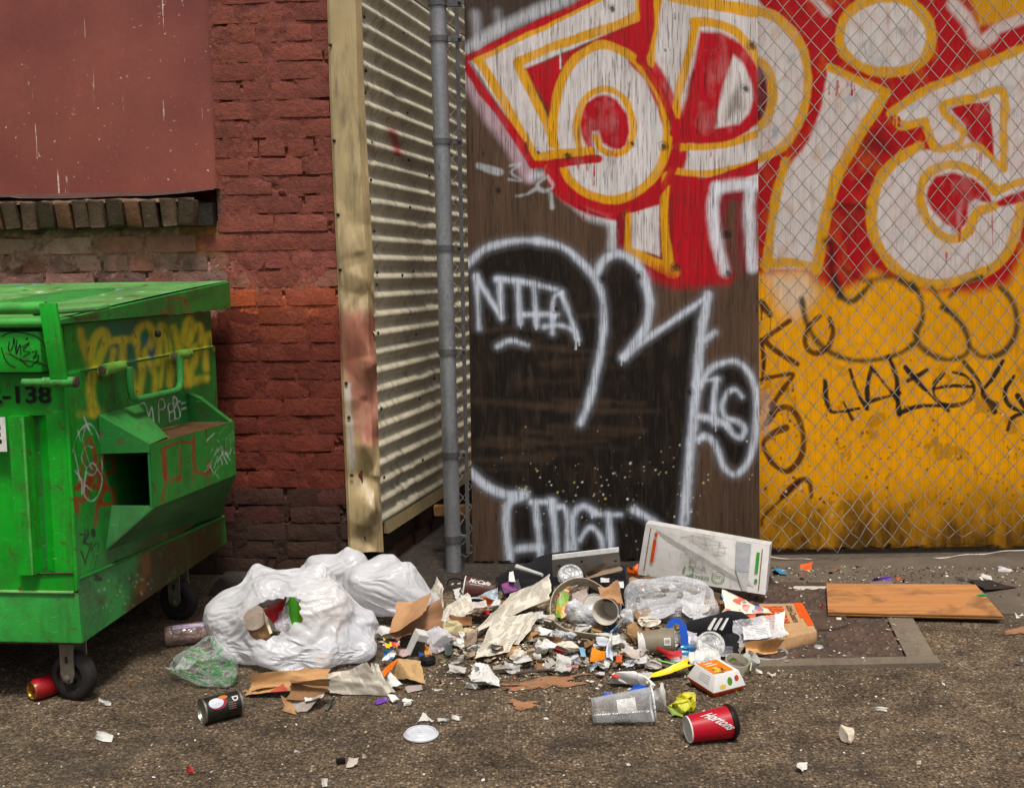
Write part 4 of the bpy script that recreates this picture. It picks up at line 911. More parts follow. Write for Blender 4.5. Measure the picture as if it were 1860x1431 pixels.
for pts, w in (([(525, 430), (545, 520), (590, 650)], 54), ([(590, 600), (620, 480), (670, 440), (690, 500), (640, 620), (595, 760), (590, 860), (610, 970)], 58), ([(720, 500), (790, 490), (865, 490)], 44), ([(800, 500), (795, 600), (800, 640)], 50), ([(740, 560), (720, 660), (700, 700)], 40), ([(905, 830), (925, 680), (900, 560), (885, 470), (910, 410), (960, 395), (995, 450), (980, 520), (940, 580), (985, 660), (1010, 740), (1010, 820)], 46), ([(850, 700), (870, 830)], 50), ([(1025, 640), (1040, 500), (1050, 400), (1085, 500), (1105, 640), (1105, 780)], 48), ([(1030, 620), (1110, 600)], 34), ([(1125, 410), (1150, 500), (1165, 580)], 40), ([(1175, 560), (1205, 420), (1230, 360), (1250, 420), (1225, 520)], 46), ([(1220, 520), (1270, 410), (1300, 410), (1300, 500), (1230, 560)], 40), ([(1200, 620), (1210, 760)], 46), ([(1290, 560), (1240, 700), (1220, 780)], 44), ([(1340, 680), (1335, 540), (1350, 460), (1385, 470), (1400, 540)], 40), ([(1060, 640), (1040, 790)], 30), ([(1215, 770), (1340, 740)], 50)):
    S_(pts, w, YG, 5, .85)
Fl([(500, 960), (640, 930), (680, 960), (640, 990), (500, 990)], YG, 8, .4)
for pts in ([(915, 960), (905, 920), (935, 900), (955, 940), (975, 1030)], [(960, 1030), (985, 930), (1000, 1030)], [(1035, 1030), (1032, 890), (1062, 880), (1070, 930), (1030, 950)], [(1130, 900), (1095, 910), (1100, 960), (1130, 950)], [(1100, 960), (1105, 1020), (1135, 1010)], [(1140, 1010), (1125, 870), (1150, 880), (1140, 930)], [(1170, 890), (1150, 900), (1170, 960), (1165, 1000), (1130, 1000)], [(1180, 905), (1205, 898)], [(1182, 940), (1208, 932)]):
    S_(pts, 5, rgb('c8d0cc'), .8, .85)
WT = rgb('c3cbc6'); RP = rgb('8e2a1c')
for pts, w in (([(545, 1180), (580, 1130), (600, 1180), (620, 1260), (590, 1330)], 26), ([(640, 1330), (700, 1240), (740, 1260), (740, 1340), (690, 1360)], 28), ([(560, 1200), (530, 1330), (520, 1450)], 18), ([(620, 1360), (580, 1400), (560, 1440)], 40)): S_(pts, w, RP, 2.5, .85)
for pts in ([(470, 1220), (500, 1120), (560, 1040), (610, 1060), (650, 1150), (665, 1250), (660, 1400)], [(480, 1200), (500, 1290), (520, 1420)], [(505, 1080), (530, 1150), (560, 1050), (600, 1110)], [(545, 990), (580, 1080)], [(600, 1190), (560, 1180), (530, 1250), (560, 1320), (600, 1290), (630, 1330), (600, 1370), (560, 1350)], [(540, 1150), (580, 1290), (600, 1330)], [(490, 1340), (530, 1400)]): S_(pts, 6, WT, .8, .8)
pa.tr = lambda x, y: (x / 3.18, 850 + y / 3.18); pa.sc = 1 / 3.18
for pts, w in (([(440, 120), (470, 90), (510, 110), (480, 190), (440, 180), (450, 250)], 34), ([(520, 60), (560, 120), (580, 20)], 28), ([(600, 60), (610, 110), (570, 200), (550, 330)], 24), ([(590, 110), (650, 130), (660, 190), (600, 210), (580, 190)], 24)): S_(pts, w, RP, 2.5, .85)
for pts in ([(430, 15), (470, 70), (475, 150), (500, 0)], [(560, 0), (590, 60), (570, 150), (530, 190), (490, 160), (490, 100), (530, 130)]): S_(pts, 5.5, WT, .8, .8)
for pts, w in (([(485, 310), (490, 380), (480, 440)], 6), ([(460, 382), (500, 385)], 10), ([(500, 350), (510, 380), (490, 430), (515, 440)], 10), ([(538, 360), (540, 385)], 24), ([(530, 430), (500, 520)], 9), ([(545, 520), (530, 470), (560, 430), (570, 460), (550, 560), (540, 600), (580, 630)], 8), ([(470, 480), (490, 540)], 10), ([(490, 560), (500, 520)], 9)): S_(pts, w, rgb('0c120d'), .8, .95)
# rust and green-yellow scuffs low on the far end
Fl([(900, 260), (1290, 60), (1300, 400), (820, 520), (760, 470)], rgb('3a4a16'), 30, .8); Fl([(980, 260), (1260, 150), (1290, 420), (1000, 460), (840, 480)], rgb('4a2412'), 26, .75)
for k in range(46):
    x, y = rng.uniform(620, 1280), rng.uniform(250, 520); S_([(x, y), (x + rng.uniform(-6, 6), y + rng.uniform(10, 60))], rng.uniform(6, 26), rng.choice([rgb('4a2412'), rgb('3c1a0c'), rgb('5f7a1e'), rgb('2f6a24')]), 6, .5)
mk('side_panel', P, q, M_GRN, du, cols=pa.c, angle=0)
# ---- base band, wraps the bottom
P, q = gridm(300, 60, lambda u, w: Dg(0.011 - 0.004 * w, -0.006 + u * 1.166, 0.19 + w * (0.181 - 0.075 * u)))
vz = (P - C0) @ DV; Z = P[:, 2]; pa = Paint(proj(P), rgb('2d8a3c'), 1.2); S_, Fl = pa.stroke, pa.fill; pa.tr = lambda x, y: (x / 3.18, 850 + y / 3.18); pa.sc = 1 / 3.18
Fl([(830, 520), (870, 440), (1300, 250), (1300, 560), (700, 890), (740, 780)], rgb('43200f'), 14, .93)
S_([(815, 430), (830, 560), (815, 700)], 44, rgb('8a5a1a'), 12, .7); S_([(860, 440), (850, 600)], 22, rgb('a3621c'), 8, .6)
for k in range(70):
    x, y = rng.uniform(480, 1290), rng.uniform(480, 960); S_([(x, y), (x + rng.uniform(-9, 9), y + rng.uniform(4, 46))], rng.uniform(4, 24), rng.choice([rgb('4a2412'), rgb('2c1409'), rgb('59401a'), rgb('3f7a2a')]), 4, .45)
for k in range(120):
    x, y = rng.uniform(470, 900), rng.uniform(600, 1000); S_([(x, y), (x + rng.uniform(-2, 2), y + 2)], rng.uniform(2, 7), rng.choice([rgb('5a2c16'), rgb('9bbf8a')]), 1, .6, smooth=False)
S_([(540, 610), (585, 640), (555, 640)], 14, rgb('0c120d'), 1, .9)
mk('side_band', P, q, M_GRN, du, cols=pa.c, angle=0)
w_ = MB(); w_.add(*tube([D(0.006, 0, 0.372), D(0.006, 0.5, 0.338), D(0.006, 1.15, 0.296)], 0.006, 8)); gbuild(w_, 'weld_bead', GRD)
w_ = MB(); w_.add(*tube([D(BL, -0.006, 0.335), D(-0.6, -0.006, 0.336), D(-0.005, -0.006, 0.336)], 0.005, 8)); gbuild(w_, 'weld_bead', rgb('6fae5a'))
fb = MB(); fb.add(*bevel(*hexa([D(BL, -0.010, .19), D(0.012, -0.010, .19), D(0.012, 0.02, .19), D(BL, 0.02, .19), D(BL, -0.003, .335), D(0.006, -0.003, .335), D(0.006, .02, .335), D(BL, .02, .335)]), .004, 2)); gbuild(fb, 'front_band', rgb('2f9a3a'))
sk = MB(); sk.add(*dbox(BL + .03, -.02, .02, 1.13, .175, .192)); sk.build('floor_plate', M_RUST, du, smooth=False)
# ---- front skin with pressed vertical ribs
prof = [(0.0, 0.0)]
us = [0.0]; vv = [0.0]
rib = [(-0.060, 0.0), (-0.080, 0.012), (-0.098, 0.016), (-0.108, -0.030), (-0.114, -0.034), (-0.152, -0.034), (-0.160, 0.0)]
for k in range(5):
    for du_, dv_ in rib: us.append(du_ - 0.335 * k); vv.append(dv_)
us.append(BL); vv.append(0.0)
rp_ = MB()
def skin(us, vv, z0, z1, n=6):
    v = []; f = []; k = len(us)
    for j in range(n):
        z = z0 + (z1 - z0) * j / (n - 1)
        for u, w in zip(us, vv): v.append(tuple(D(u, w, z)))
    f = [(j * k + i + 1, j * k + i, (j + 1) * k + i, (j + 1) * k + i + 1) for j in range(n - 1) for i in range(k - 1)]
    return v, f
rp_.add(*skin(us, vv, 0.392, 0.838))
capz = []
for k in range(5):      # end caps of the ribs
    for z, fl in ((0.392, 1), (0.838, 0)):
        c = [D(-0.108 - .335 * k, -0.030, z), D(-0.152 - .335 * k, -0.034, z), D(-0.160 - .335 * k, 0.001, z), D(-0.098 - .335 * k, 0.012, z)]
        rp_.add(c, [(0, 1, 2, 3) if fl else (3, 2, 1, 0)])
gbuild(rp_, 'front_panel', GR, smooth=True, angle=25)
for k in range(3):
    w_ = MB(); w_.add(*tube([D(-0.110 - .335 * k, -0.0325, .394), D(-0.110 - .335 * k, -0.0325, .836)], 0.0042, 8)); gbuild(w_, 'rib_highlight', rgb('4fae46'))  # lighter green bead, paints in the highlight along the rounded rib edge
    w_ = MB(); w_.add(*tube([D(-0.156 - .335 * k, -0.017, .394), D(-0.156 - .335 * k, -0.017, .836)], 0.0035, 6)); gbuild(w_, 'weld_bead', rgb('3c8a2e'))
    w_ = MB(); w_.add(*tube([D(-0.16 - .335 * k, -0.002, .391), D(-0.10 - .335 * k, -0.004, .389), D(-0.004 - .335 * k, -0.002, .391)], 0.003, 6)); gbuild(w_, 'weld_bead', rgb('3a2a14'))
fp = MB(); fp.add(*skin([0.0, BL], [0.0, 0.0], 0.33, 0.392, 2)); fp.add(*skin([0.0, BL], [0.0, 0.0], 0.838, 0.955, 2)); fp.add(*skin([0, BL], [0.012, 0.012], 0.95, 1.085, 2)); gbuild(fp, 'front_frame', GR, smooth=False)
ce = MB(); ce.add(*tube([D(0, 0.0, .34), D(0, 0.0, .84), D(-.004, 0.0, 1.08)], 0.006, 10)); gbuild(ce, 'corner_weld', GR)
# ledge box that carries the marker tag
lb = MB(); lb.add(*bevel(*dbox(BL, -0.034, -0.055, 0.02, 0.962, 1.074), .006, 2)); lg = gbuild(lb, 'front_ledge', GR)
# ---- lid: shallow wedge, higher at the back
LU0, LU1 = BL - .04, 0.012
lidP = [D(LU0, -0.05, 1.090), D(LU1, -0.05, 1.090), D(LU1, 1.31, 1.090), D(LU0, 1.31, 1.090), D(LU0, -0.05, 1.104), D(LU1, -0.05, 1.104), D(LU1, 1.31, 1.197), D(LU0, 1.31, 1.197)]
ld = MB(); ld.add(*bevel(*hexa(lidP), .006, 2)); lid = gbuild(ld, 'lid', rgb('2f8a38'))
P, q = gridm(240, 120, lambda u, w: Dg(LU0 + .005 + u * (LU1 - LU0 - .012), -0.045 + w * 1.35, 1.1065 + w * 0.0925 + 0.004 * np.sin(u * 14) * np.sin(w * 3.1)))
nn = fbm(P[:, 0] * 6, P[:, 1] * 6, 1, 3); cc = np.array(rgb('5f9c52')) * (0.75 + 0.45 * nn)[:, None]; pa = Paint(proj(P), cc, .5); pa.sc = 1
for k in range(60): 
    x, y = rng.uniform(0, 400), rng.uniform(515, 560); pa.stroke([(x, y), (x + rng.uniform(2, 12), y + rng.uniform(-1, 1))], rng.uniform(1, 3), rng.choice([rgb('8a5a32'), rgb('b9c9a5'), rgb('4a2f1a'), rgb('7fb0d0')]), .8, .8, smooth=False)
mk('lid_top', P, q, M_GRN, lid, cols=pa.c)
P, q = gridm(260, 24, lambda u, w: Dg(0 * u + LU1 + .0015, -0.045 + u * 1.35, 1.0925 + w * (0.009 + 0.092 * u)))
pa = Paint(proj(P), rgb('227a2c'), .5); pa.tr = lambda x, y: (x / 3.578, 480 + y / 3.578); pa.sc = 1 / 3.578
for pts, w in (([(1100, 290), (1090, 230), (1150, 222), (1200, 230), (1190, 290)], 12), ([(1120, 300), (1140, 270)], 10), ([(1040, 300), (1070, 318), (1110, 310)], 12), ([(1210, 240), (1240, 300)], 10)): pa.stroke(pts, w, RP, 1.5, .85)
pa.stroke([(1210, 240), (1260, 220), (1330, 200)], 40, rgb('123a18'), 10, .5)
Fl = pa.fill; Fl([(490, 345), (640, 315), (640, 360), (490, 385)], rgb('4a2a18'), 8, .85)
mk('lid_edge', P, q, M_GRN, lid, cols=pa.c)
for z, r, v_ in ((1.137, 0.017, -0.055), (1.098, 0.014, -0.06)):
    t_ = MB(); t_.add(*tube([D(BL, v_, z), D(-0.9, v_, z), D(-0.012, v_, z)], r, 14)); gbuild(t_, 'lid_tube', rgb('3f9a3c'))
t_ = MB(); t_.add(*tube([D(-0.05, -0.05, 1.122), D(0.055, 0.10, 1.128), D(0.06, 0.16, 1.134)], 0.007, 8)); gbuild(t_, 'lid_rod', rgb('3f7a3c'))
# lock bar: flat arm in front of the corner and its hinge pin
ab = MB(); ab.add(*bevel(*hexa([D(-0.002, -0.075, 0.945), D(0.046, -0.075, .945), D(0.046, -0.062, .945), D(-0.002, -0.062, .945), D(-0.020, -0.078, 1.150), D(0.028, -0.078, 1.150), D(0.028, -0.066, 1.150), D(-0.020, -0.066, 1.150)]), .0025, 2)); gbuild(ab, 'lock_bar', GR)
hp = MB(); hp.add(*tube([D(-0.086, -0.062, 0.936), D(-0.03, -0.062, 0.936)], 0.011, 14)); gbuild(hp, 'hinge_pin', rgb('4aa04a'))
hp = MB(); hp.add(*tube([D(-0.028, -0.062, 0.936), D(0.062, -0.062, 0.937)], 0.0145, 14)); s_ = gbuild(hp, 'hinge_sleeve', rgb('3c9a40'))
hp = MB(); hp.add(*lathe([(0.016, 0), (0.016, .006), (.004, .008)], 10, False, True), T=axis_matrix(D(0.062, -0.062, 0.937), DU)); hp.build('pin_head', M_RUST, s_)
# ---- side hinge sleeves and the loop handle
for v0 in (0.175, 0.70):
    sl_ = MB(); sl_.add(*tube([D(0.026, v0, 0.949), D(0.026, v0 + 0.125, 0.949)], 0.0175, 16)); so = gbuild(sl_, 'hinge_sleeve', rgb('5f9434'))
    e_ = MB(); e_.add(*lathe([(0.0115, 0), (0.0115, .004), (.001, .005)], 12, False, True), T=axis_matrix(D(0.026, v0, 0.949), -DV)); e_.build('pin_head', M_RUST, so)
hd = MB(); pth = []
for v0, z in ((0.305, .945), (0.308, .875), (0.318, .853), (0.345, .842), (0.50, .838), (0.655, .836), (0.682, .845), (0.694, .868), (0.697, .945)): pth.append(D(0.046, v0, z))
hd.add(*tube(pth, 0.0115, 12)); gbuild(hd, 'loop_handle', rgb('2a7a34'))
sm = MB(); sm.add(*dbox(0.0, 0.006, 0.09, 1.14, 0.9485, 0.9545)); gbuild(sm, 'seam_strip', rgb('1d5a22'), smooth=False)
bt = MB(); bt.add(*lathe([(0.012, 0), (0.012, .012), (.006, .016)], 10, False, True), T=axis_matrix(D(0.0, 0.62, 1.03), DU)); bt.build('bolt', M_SCREW, du)
# ---- fork pocket
pk = empty('fork_pocket', (0, 0, 0)); pk.parent = du; pk.location = Vector(D(0.07, 0.57, 0.4)) - Vector(du.location)
def plate(pts, name, col, t=0.006, painter=None):
    n = (Vector(pts[1]) - Vector(pts[0])).cross(Vector(pts[-1]) - Vector(pts[0]))
    m = MB(); m.add(*prism(pts, n, t)); return m
OU = 0.140; V0, V1 = 0.215, 0.935
# outer face as a painted grid
P, q = gridm(230, 70, lambda u, w: Dg(0 * u + OU, V0 + u * (V1 - V0), (0.532 - 0.031 * u) + w * (0.190 + 0.004 * u)))
pa = Paint(proj(P), rgb('1f7f2b'), .6); pa.tr = lambda x, y: (x / 3.578, 480 + y / 3.578); pa.sc = 1 / 3.578
for pts, w in (([(1075, 1400), (1062, 1290), (1065, 1200), (1110, 1175), (1180, 1155), (1240, 1160)], 22), ([(1165, 1190), (1175, 1290), (1160, 1420)], 12), ([(1260, 1120), (1258, 1250), (1270, 1340), (1320, 1360), (1360, 1340), (1355, 1290)], 22), ([(1120, 1400), (1170, 1390)], 30), ([(1080, 1420), (1060, 1500), (1055, 1560)], 16)): pa.stroke(pts, w, RP, 2, .85)
for k in range(18):
    x, y = rng.choice([1070, 1165, 1265, 1350, 1110]) + rng.uniform(-14, 14), rng.uniform(1180, 1400); pa.stroke([(x, y), (x + 2, y + rng.uniform(40, 160))], 5, RP, .8, .8, smooth=False)
for k in range(26):
    cx, cy = rng.choice([(1385, 1220), (1480, 1180)]); x, y = cx + rng.uniform(-45, 45), cy + rng.uniform(-130, 100); a = rng.uniform(.8, 2.4); L = rng.uniform(30, 120); pa.stroke([(x, y), (x + L * math.cos(a), y + L * math.sin(a))], 4.5, rgb('b9c6bb'), .8, .75, smooth=False)
mk('outer_face', P, q, M_GRN, pk, cols=pa.c, angle=0)
def gp(pts, name, col, t=0.006):
    m = plate(pts, name, col, t); m.build(name, M_GRN, pk, smooth=False, cols=flat(len(m.v), col))
gp([D(OU - .001, V0, .531), D(OU - .001, V1, .50), D(OU - .001, V1, .694), D(OU - .001, V0, .721)], 'outer_plate', GRD, .008)
gp([D(0, V0 + .06, .727), D(OU, V0, .7225), D(OU, V1, .6955), D(0, V1, .70)], 'top_ledge', rgb('5a3a26'))
gp([D(0, V0 - .03, .815), D(OU, V0 - .002, .724), D(OU - .01, V0 + .155, .724), D(0.0, V0 + .24, .815)], 'top_gusset', rgb('2a7a34'), .007)
gp([D(0, V0 - .03, .815), D(0, V0 - .03, .70), D(OU, V0 - .003, .700), D(OU, V0 - .003, .723)], 'end_gusset', GRD, .004)
gp([D(0, V1 - .06, .812), D(0.05, V1 - .06, .79), D(OU, V1 - .01, .698), D(0, V1 - .04, .70)], 'far_gusset', GRD, .02)
gp([D(0.0, V0 - .04, .405), D(0, V1 + .2, .302), D(OU, V1, .5), D(OU, V0, .531)], 'under_plate', rgb('24602a'), .006)
gp([D(0.0, V0 - .035, .41), D(OU, V0 - .002, .529), D(OU - .005, V0 + .02, .535), D(0.0, V0 + .02, .535)], 'mouth_flare', rgb('2c6a34'), .004)
gp([D(OU, V1 + .001, .50), D(0, V1 + .20, .305), D(0, V1 + .001, .70), D(OU, V1 + .001, .694)], 'far_end', GRD, .004)
# ---- casters
def caster(p, ang, det=True):
    cs = empty('caster', (0, 0, 0)); cs.parent = du; cs.location = Vector(p) - Vector(du.location)
    ax = np.array([-math.sin(ang), -math.cos(ang), 0]); R_, wd = 0.071, 0.022; c = np.array([p[0], p[1], R_])
    T = axis_matrix(c, ax)
    m = MB(); m.add(*lathe([(0.046, -wd), (0.060, -wd), (0.068, -wd + .005), (R_, -wd + .012), (R_, wd - .012), (0.068, wd - .005), (0.060, wd), (0.046, wd), (0.046, -wd)], 36), T=T); ty = m.build('tyre', M_RUBBER, cs)
    m = MB(); m.add(*lathe([(0.045, -wd + .002), (0.045, wd - .006), (0.040, wd - .012), (0.022, wd - .012), (0.018, wd), (0.001, wd)], 30), T=T); m.build('hub', M_RUBBER, cs)
    fk = MB(); side = np.cross(ax, [0, 0, 1])
    for s in (-1, 1):
        o = c + ax * s * (wd + 0.007)
        def pt(x, z): return o + side * x + np.array([0, 0, z])
        poly = [pt(-.024, .118), pt(.024, .118), pt(.024, .01), pt(.017, -.010), pt(0, -.018), pt(-.017, -.010), pt(-.024, .01)]
        n = Vector(ax * s); v, f = prism(poly, n, .004); fk.add(v, f)
        if s > 0:
            bo = MB(); bo.add(*lathe([(.011, 0), (.011, .006), (.005, .009)], 6, False, True), T=axis_matrix(o + ax * .0005, ax)); 
    fk.add(*hexa([c + side * -.03 - ax * .035 + [0, 0, .118], c + side * .03 - ax * .035 + [0, 0, .118], c + side * .03 + ax * .035 + [0, 0, .118], c + side * -.03 + ax * .035 + [0, 0, .118], c + side * -.05 - ax * .05 + [0, 0, .126], c + side * .05 - ax * .05 + [0, 0, .126], c + side * .05 + ax * .05 + [0, 0, .126], c + side * -.05 + ax * .05 + [0, 0, .126]]))
    fo = fk.build('fork', M_CASTER, cs, smooth=False); bo.build('axle_bolt', M_CASTER, fo)
    sl2 = MB(); o2 = c + ax * (wd + .0076) + np.array([0, 0, .055])
    sl2.add(*hexa([o2 - side * .005 - [0, 0, .010], o2 + side * .005 - [0, 0, .010], o2 + side * .005 + ax * .0006 - [0, 0, .010], o2 - side * .005 + ax * .0006 - [0, 0, .010], o2 - side * .005 + [0, 0, .010], o2 + side * .005 + [0, 0, .010], o2 + side * .005 + ax * .0006 + [0, 0, .010], o2 - side * .005 + ax * .0006 + [0, 0, .010]])); sl2.build('slot', M_SCREW, fo, smooth=False)
    pl = MB(); pl.add(*bbox(p[0] - .06, p[0] + .06, p[1] - .06, p[1] + .06, .140 + .048, .1895, .001, 1)) if False else pl.add(*tube([c + [0, 0, .118], c + [0, 0, .160]], .02, 10)); pl.build('swivel', M_CASTER, cs)
caster(onZ(138, 1268), 0.35); caster(onZ(327, 1124), 0.30); caster(D(-1.55, .15, 0), 0.1); caster(D(-1.55, 1.0, 0), 0.2)

# ---- lettering helper
def text_geo(s, bold=0.0, shear=0.0):
    cu = bpy.data.curves.new('t', 'FONT'); cu.body = s; cu.size = 1.0; cu.offset = bold; cu.shear = shear; cu.resolution_u = 3
    o = bpy.data.objects.new('t', cu); COL.objects.link(o); bpy.context.view_layer.update()
    me = bpy.data.meshes.new_from_object(o.evaluated_get(bpy.context.evaluated_depsgraph_get()))
    v = np.array([p.co[:] for p in me.vertices]).reshape(-1, 3); f = [tuple(p.vertices) for p in me.polygons]
    bpy.data.objects.remove(o); bpy.data.curves.remove(cu); bpy.data.meshes.remove(me)
    lo = v.min(0); hi = v.max(0); v = (v - [lo[0], lo[1], 0]) / (hi[1] - lo[1]); return v[:, :2], f   # unit cap height
def text_on(name, s, org, ex, ey, h, mat, parent, bold=0.0, shear=0.0, width=None):
    v, f = text_geo(s, bold, shear); ex = np.asarray(ex, float); ey = np.asarray(ey, float)
    sx = h if width is None else width / v[:, 0].max()
    P = np.asarray(org, float) + np.outer(v[:, 0] * sx, ex) + np.outer(v[:, 1] * h, ey)
    return mk(name, P, f, mat, parent, smooth=False)
M_BLKPAINT = plain('black_print', rgb('14130f'), .6, 0, .3, 60)
M_STICK = plain('white_sticker', rgb('d8d6cf'), .5, 0, .2, 20, .15, 60, .25)
text_on('unit_number', '2-138', D(-0.222, -0.0035, .872), DU, (0, 0, 1), .049, M_BLKPAINT, du, .02, width=.182)
for nm, (u0, u1, z0, z1), tx in (('sticker', (-0.40, -0.159, .742, .838), 'E'),):
    m = MB(); m.add(*dbox(u0, u1, -0.0365, -0.0355, z0, z1)); so = m.build('sticker', M_STICK, du, smooth=False)
    text_on('letter', 'E', D(-0.222, -0.0373, .765), DU, (0, 0, 1), .05, M_BLKPAINT, so, .04, width=.05)
m = MB(); m.add([D(-.25, -.0565, .975), D(-.158, -.0565, .975), D(-.160, -.0565, 1.0), D(-.175, -.0565, 1.02), D(-.19, -.0565, 1.045), D(-.25, -.0565, 1.06)], [(0, 1, 2, 3, 4, 5)]); m.build('torn_sticker', M_STICK, du, smooth=False)
# marker tag on the ledge as ribbons
def ribbon(name, strokes, w, to3, mat, parent, smooth=True):
    m = MB()
    for pts in strokes:
        q = catmull(pts, 6) if smooth and len(pts) > 2 else np.array(pts, float)
        L, R = [], []
        for i in range(len(q)):
            t = q[min(i + 1, len(q) - 1)] - q[max(i - 1, 0)]; t = t / (np.linalg.norm(t) + 1e-9); n = np.array([-t[1], t[0]]) * w / 2
            L.append(to3(*(q[i] + n))); R.append(to3(*(q[i] - n)))
        b0 = len(L); m.add(L + R, [(i, i + 1, b0 + i + 1, b0 + i) for i in range(b0 - 1)])
    return m.build(name, mat, parent, smooth=False)
def led(x, y): return onP(x / 3.578, 480 + y / 3.578, D(0, -0.0568, 0), -DV)
ribbon('marker_tag', [[(10, 470), (60, 445), (150, 445), (250, 480), (305, 560), (318, 640)], [(8, 540), (30, 610), (60, 650), (100, 670)], [(60, 500), (55, 560), (80, 540), (90, 480), (100, 560)], [(110, 490), (105, 580), (130, 520), (135, 590)], [(140, 540), (190, 510), (150, 560), (195, 570), (150, 600)], [(205, 570), (240, 565), (215, 610), (250, 590), (240, 640)], [(60, 580), (140, 625), (200, 630), (330, 665)], [(130, 610), (190, 665), (240, 630), (300, 670)], [(165, 488), (180, 478)], [(265, 555), (280, 575)]], 6, led, M_BLKPAINT, du)

# ================================================================== LITTER
def rndmat(rng): return rng.random()
def crease_tex(b, scale=13.0):
    w = b.n('VectorMath', {0: b.co(), 1: b.n('VectorMath', {0: b.noise(9, 3, .6, col=True), 3: .09}, operation='SCALE').outputs[0]}, operation='ADD').outputs[0]
    v1 = b.n('TexVoronoi', {'Vector': w, 'Scale': scale}, feature='DISTANCE_TO_EDGE'); v2 = b.n('TexVoronoi', {'Vector': w, 'Scale': scale * 2.7}, feature='DISTANCE_TO_EDGE')
    return b.math('ADD', b.ramp(v1.outputs[0], [(0.0, 0.0), (0.10, 1.0)]), b.math('MULTIPLY', b.ramp(v2.outputs[0], [(0.0, 0.0), (0.12, 1.0)]), .4))
def m_film(name, col=(0.85, 0.87, 0.9), haze=0.22, rough=0.18, k=0.55, bk=0.5):
    b = NB(name); lw = b.n('LayerWeight', {'Blend': 0.35}); n = b.noise(26, 5, 0.6)
    h = b.noise(60, 4, 0.6, dist=0.8)
    p = b.pb(Base_Color=tuple(col) + (1,), Roughness=rough, Specular_IOR_Level=0.8, Normal=b.bump(crease_tex(b, 22.0), bk, 0.004))
    t = b.n('BsdfTransparent', {'Color': (0.96, 0.96, 0.96, 1)})
    fac = b.math('ADD', b.math('MULTIPLY', lw.outputs['Facing'], k), b.math('MULTIPLY', b.ramp(n, [(0.35, 0.3), (0.7, 1.6)]), haze))
    mx = b.n('MixShader', {0: b.math('MINIMUM', fac, 0.95)}); b.t.links.new(t.outputs[0], mx.inputs[1]); b.t.links.new(p.outputs[0], mx.inputs[2])
    return b.done(mx)
def m_bag(name, col=(0.92, 0.92, 0.95), see=0.30):
    b = NB(name); n = b.noise(9, 5, 0.6); w = b.noise(1.0, 5, 0.6, b.co((60, 22, 40)), 0.6); f = b.noise(34, 5, 0.65, dist=1.2)
    bp = b.bump(b.math('ADD', b.math('MULTIPLY', w, .5), crease_tex(b, 11.0)), 0.28, 0.004)
    p = b.pb(Base_Color=b.mix(b.ramp(n, [(0.3, 0.0), (0.7, 1.0)]), mul(col, 0.86) + (1,), tuple(col) + (1,)), Roughness=0.24, Specular_IOR_Level=0.6, Normal=bp)
    tl = b.n('BsdfTranslucent', {'Color': (0.86, 0.86, 0.88, 1), 'Normal': bp}); tr = b.n('BsdfTransparent', {'Color': (0.95, 0.95, 0.96, 1)})
    m1 = b.n('MixShader', {0: 0.30}); b.t.links.new(p.outputs[0], m1.inputs[1]); b.t.links.new(tl.outputs[0], m1.inputs[2])
    m2 = b.n('MixShader', {0: b.math('MULTIPLY', b.ramp(n, [(0.35, 0.75), (0.65, 1.15)]), see)}); b.t.links.new(m1.outputs[0], m2.inputs[1]); b.t.links.new(tr.outputs[0], m2.inputs[2])
    return b.done(m2)
def m_print(name, base, ink=(0.06, 0.055, 0.05), lines=26, cols=3, amt=0.75, dirt=0.35, rough=0.8, head=True):
    """printed sheet: columns of fine text-like lines, grime"""
    b = NB(name); tc = b.n('TexCoord'); sx = b.n('SeparateXYZ', {0: tc.outputs['UV']})
    v = b.math('FRACT', b.math('MULTIPLY', sx.outputs[1], float(lines))); u = b.math('FRACT', b.math('MULTIPLY', sx.outputs[0], float(cols)))
    ln = b.math('GREATER_THAN', v, 0.52); cm = b.math('MULTIPLY', b.math('GREATER_THAN', u, 0.08), b.math('LESS_THAN', u, 0.92))
    wv = b.n('CombineXYZ', {0: b.math('MULTIPLY', sx.outputs[0], 70.0), 1: b.math('FLOOR', b.math('MULTIPLY', sx.outputs[1], float(lines)))})
    wn = b.n('TexNoise', {'Scale': 1.0, 'Detail': 2.0, 'Vector': wv.outputs[0]}); words = b.ramp(wn.outputs[0], [(0.40, 0.0), (0.46, 1.0)])
    bn = b.n('TexNoise', {'Scale': 3.0, 'Detail': 1.0, 'Vector': tc.outputs['UV']}); blk = b.ramp(bn.outputs[0], [(0.42, 0.0), (0.46, 1.0)])
    mask = b.math('MULTIPLY', b.math('MULTIPLY', ln, cm), b.math('MULTIPLY', words, blk)); mask = b.math('MULTIPLY', mask, amt)
    n = b.noise(13, 6, 0.7); c0 = b.mix(1.0, tuple(base) + (1,), b.ramp(n, [(0.3, 0.72), (0.7, 1.05)]), 'MULTIPLY')
    c = b.mix(mask, c0, tuple(ink) + (1,)); d = b.noise(21, 7, 0.7, dist=0.7)
    c = b.mix(b.math('MULTIPLY', b.ramp(d, [(0.52, 0.0), (0.68, 1.0)]), dirt), c, (0.10, 0.07, 0.045, 1))
    return b.done(b.pb(Base_Color=c, Roughness=rough, Specular_IOR_Level=0.25, Normal=b.bump(b.noise(70, 4), 0.2, 0.002)))
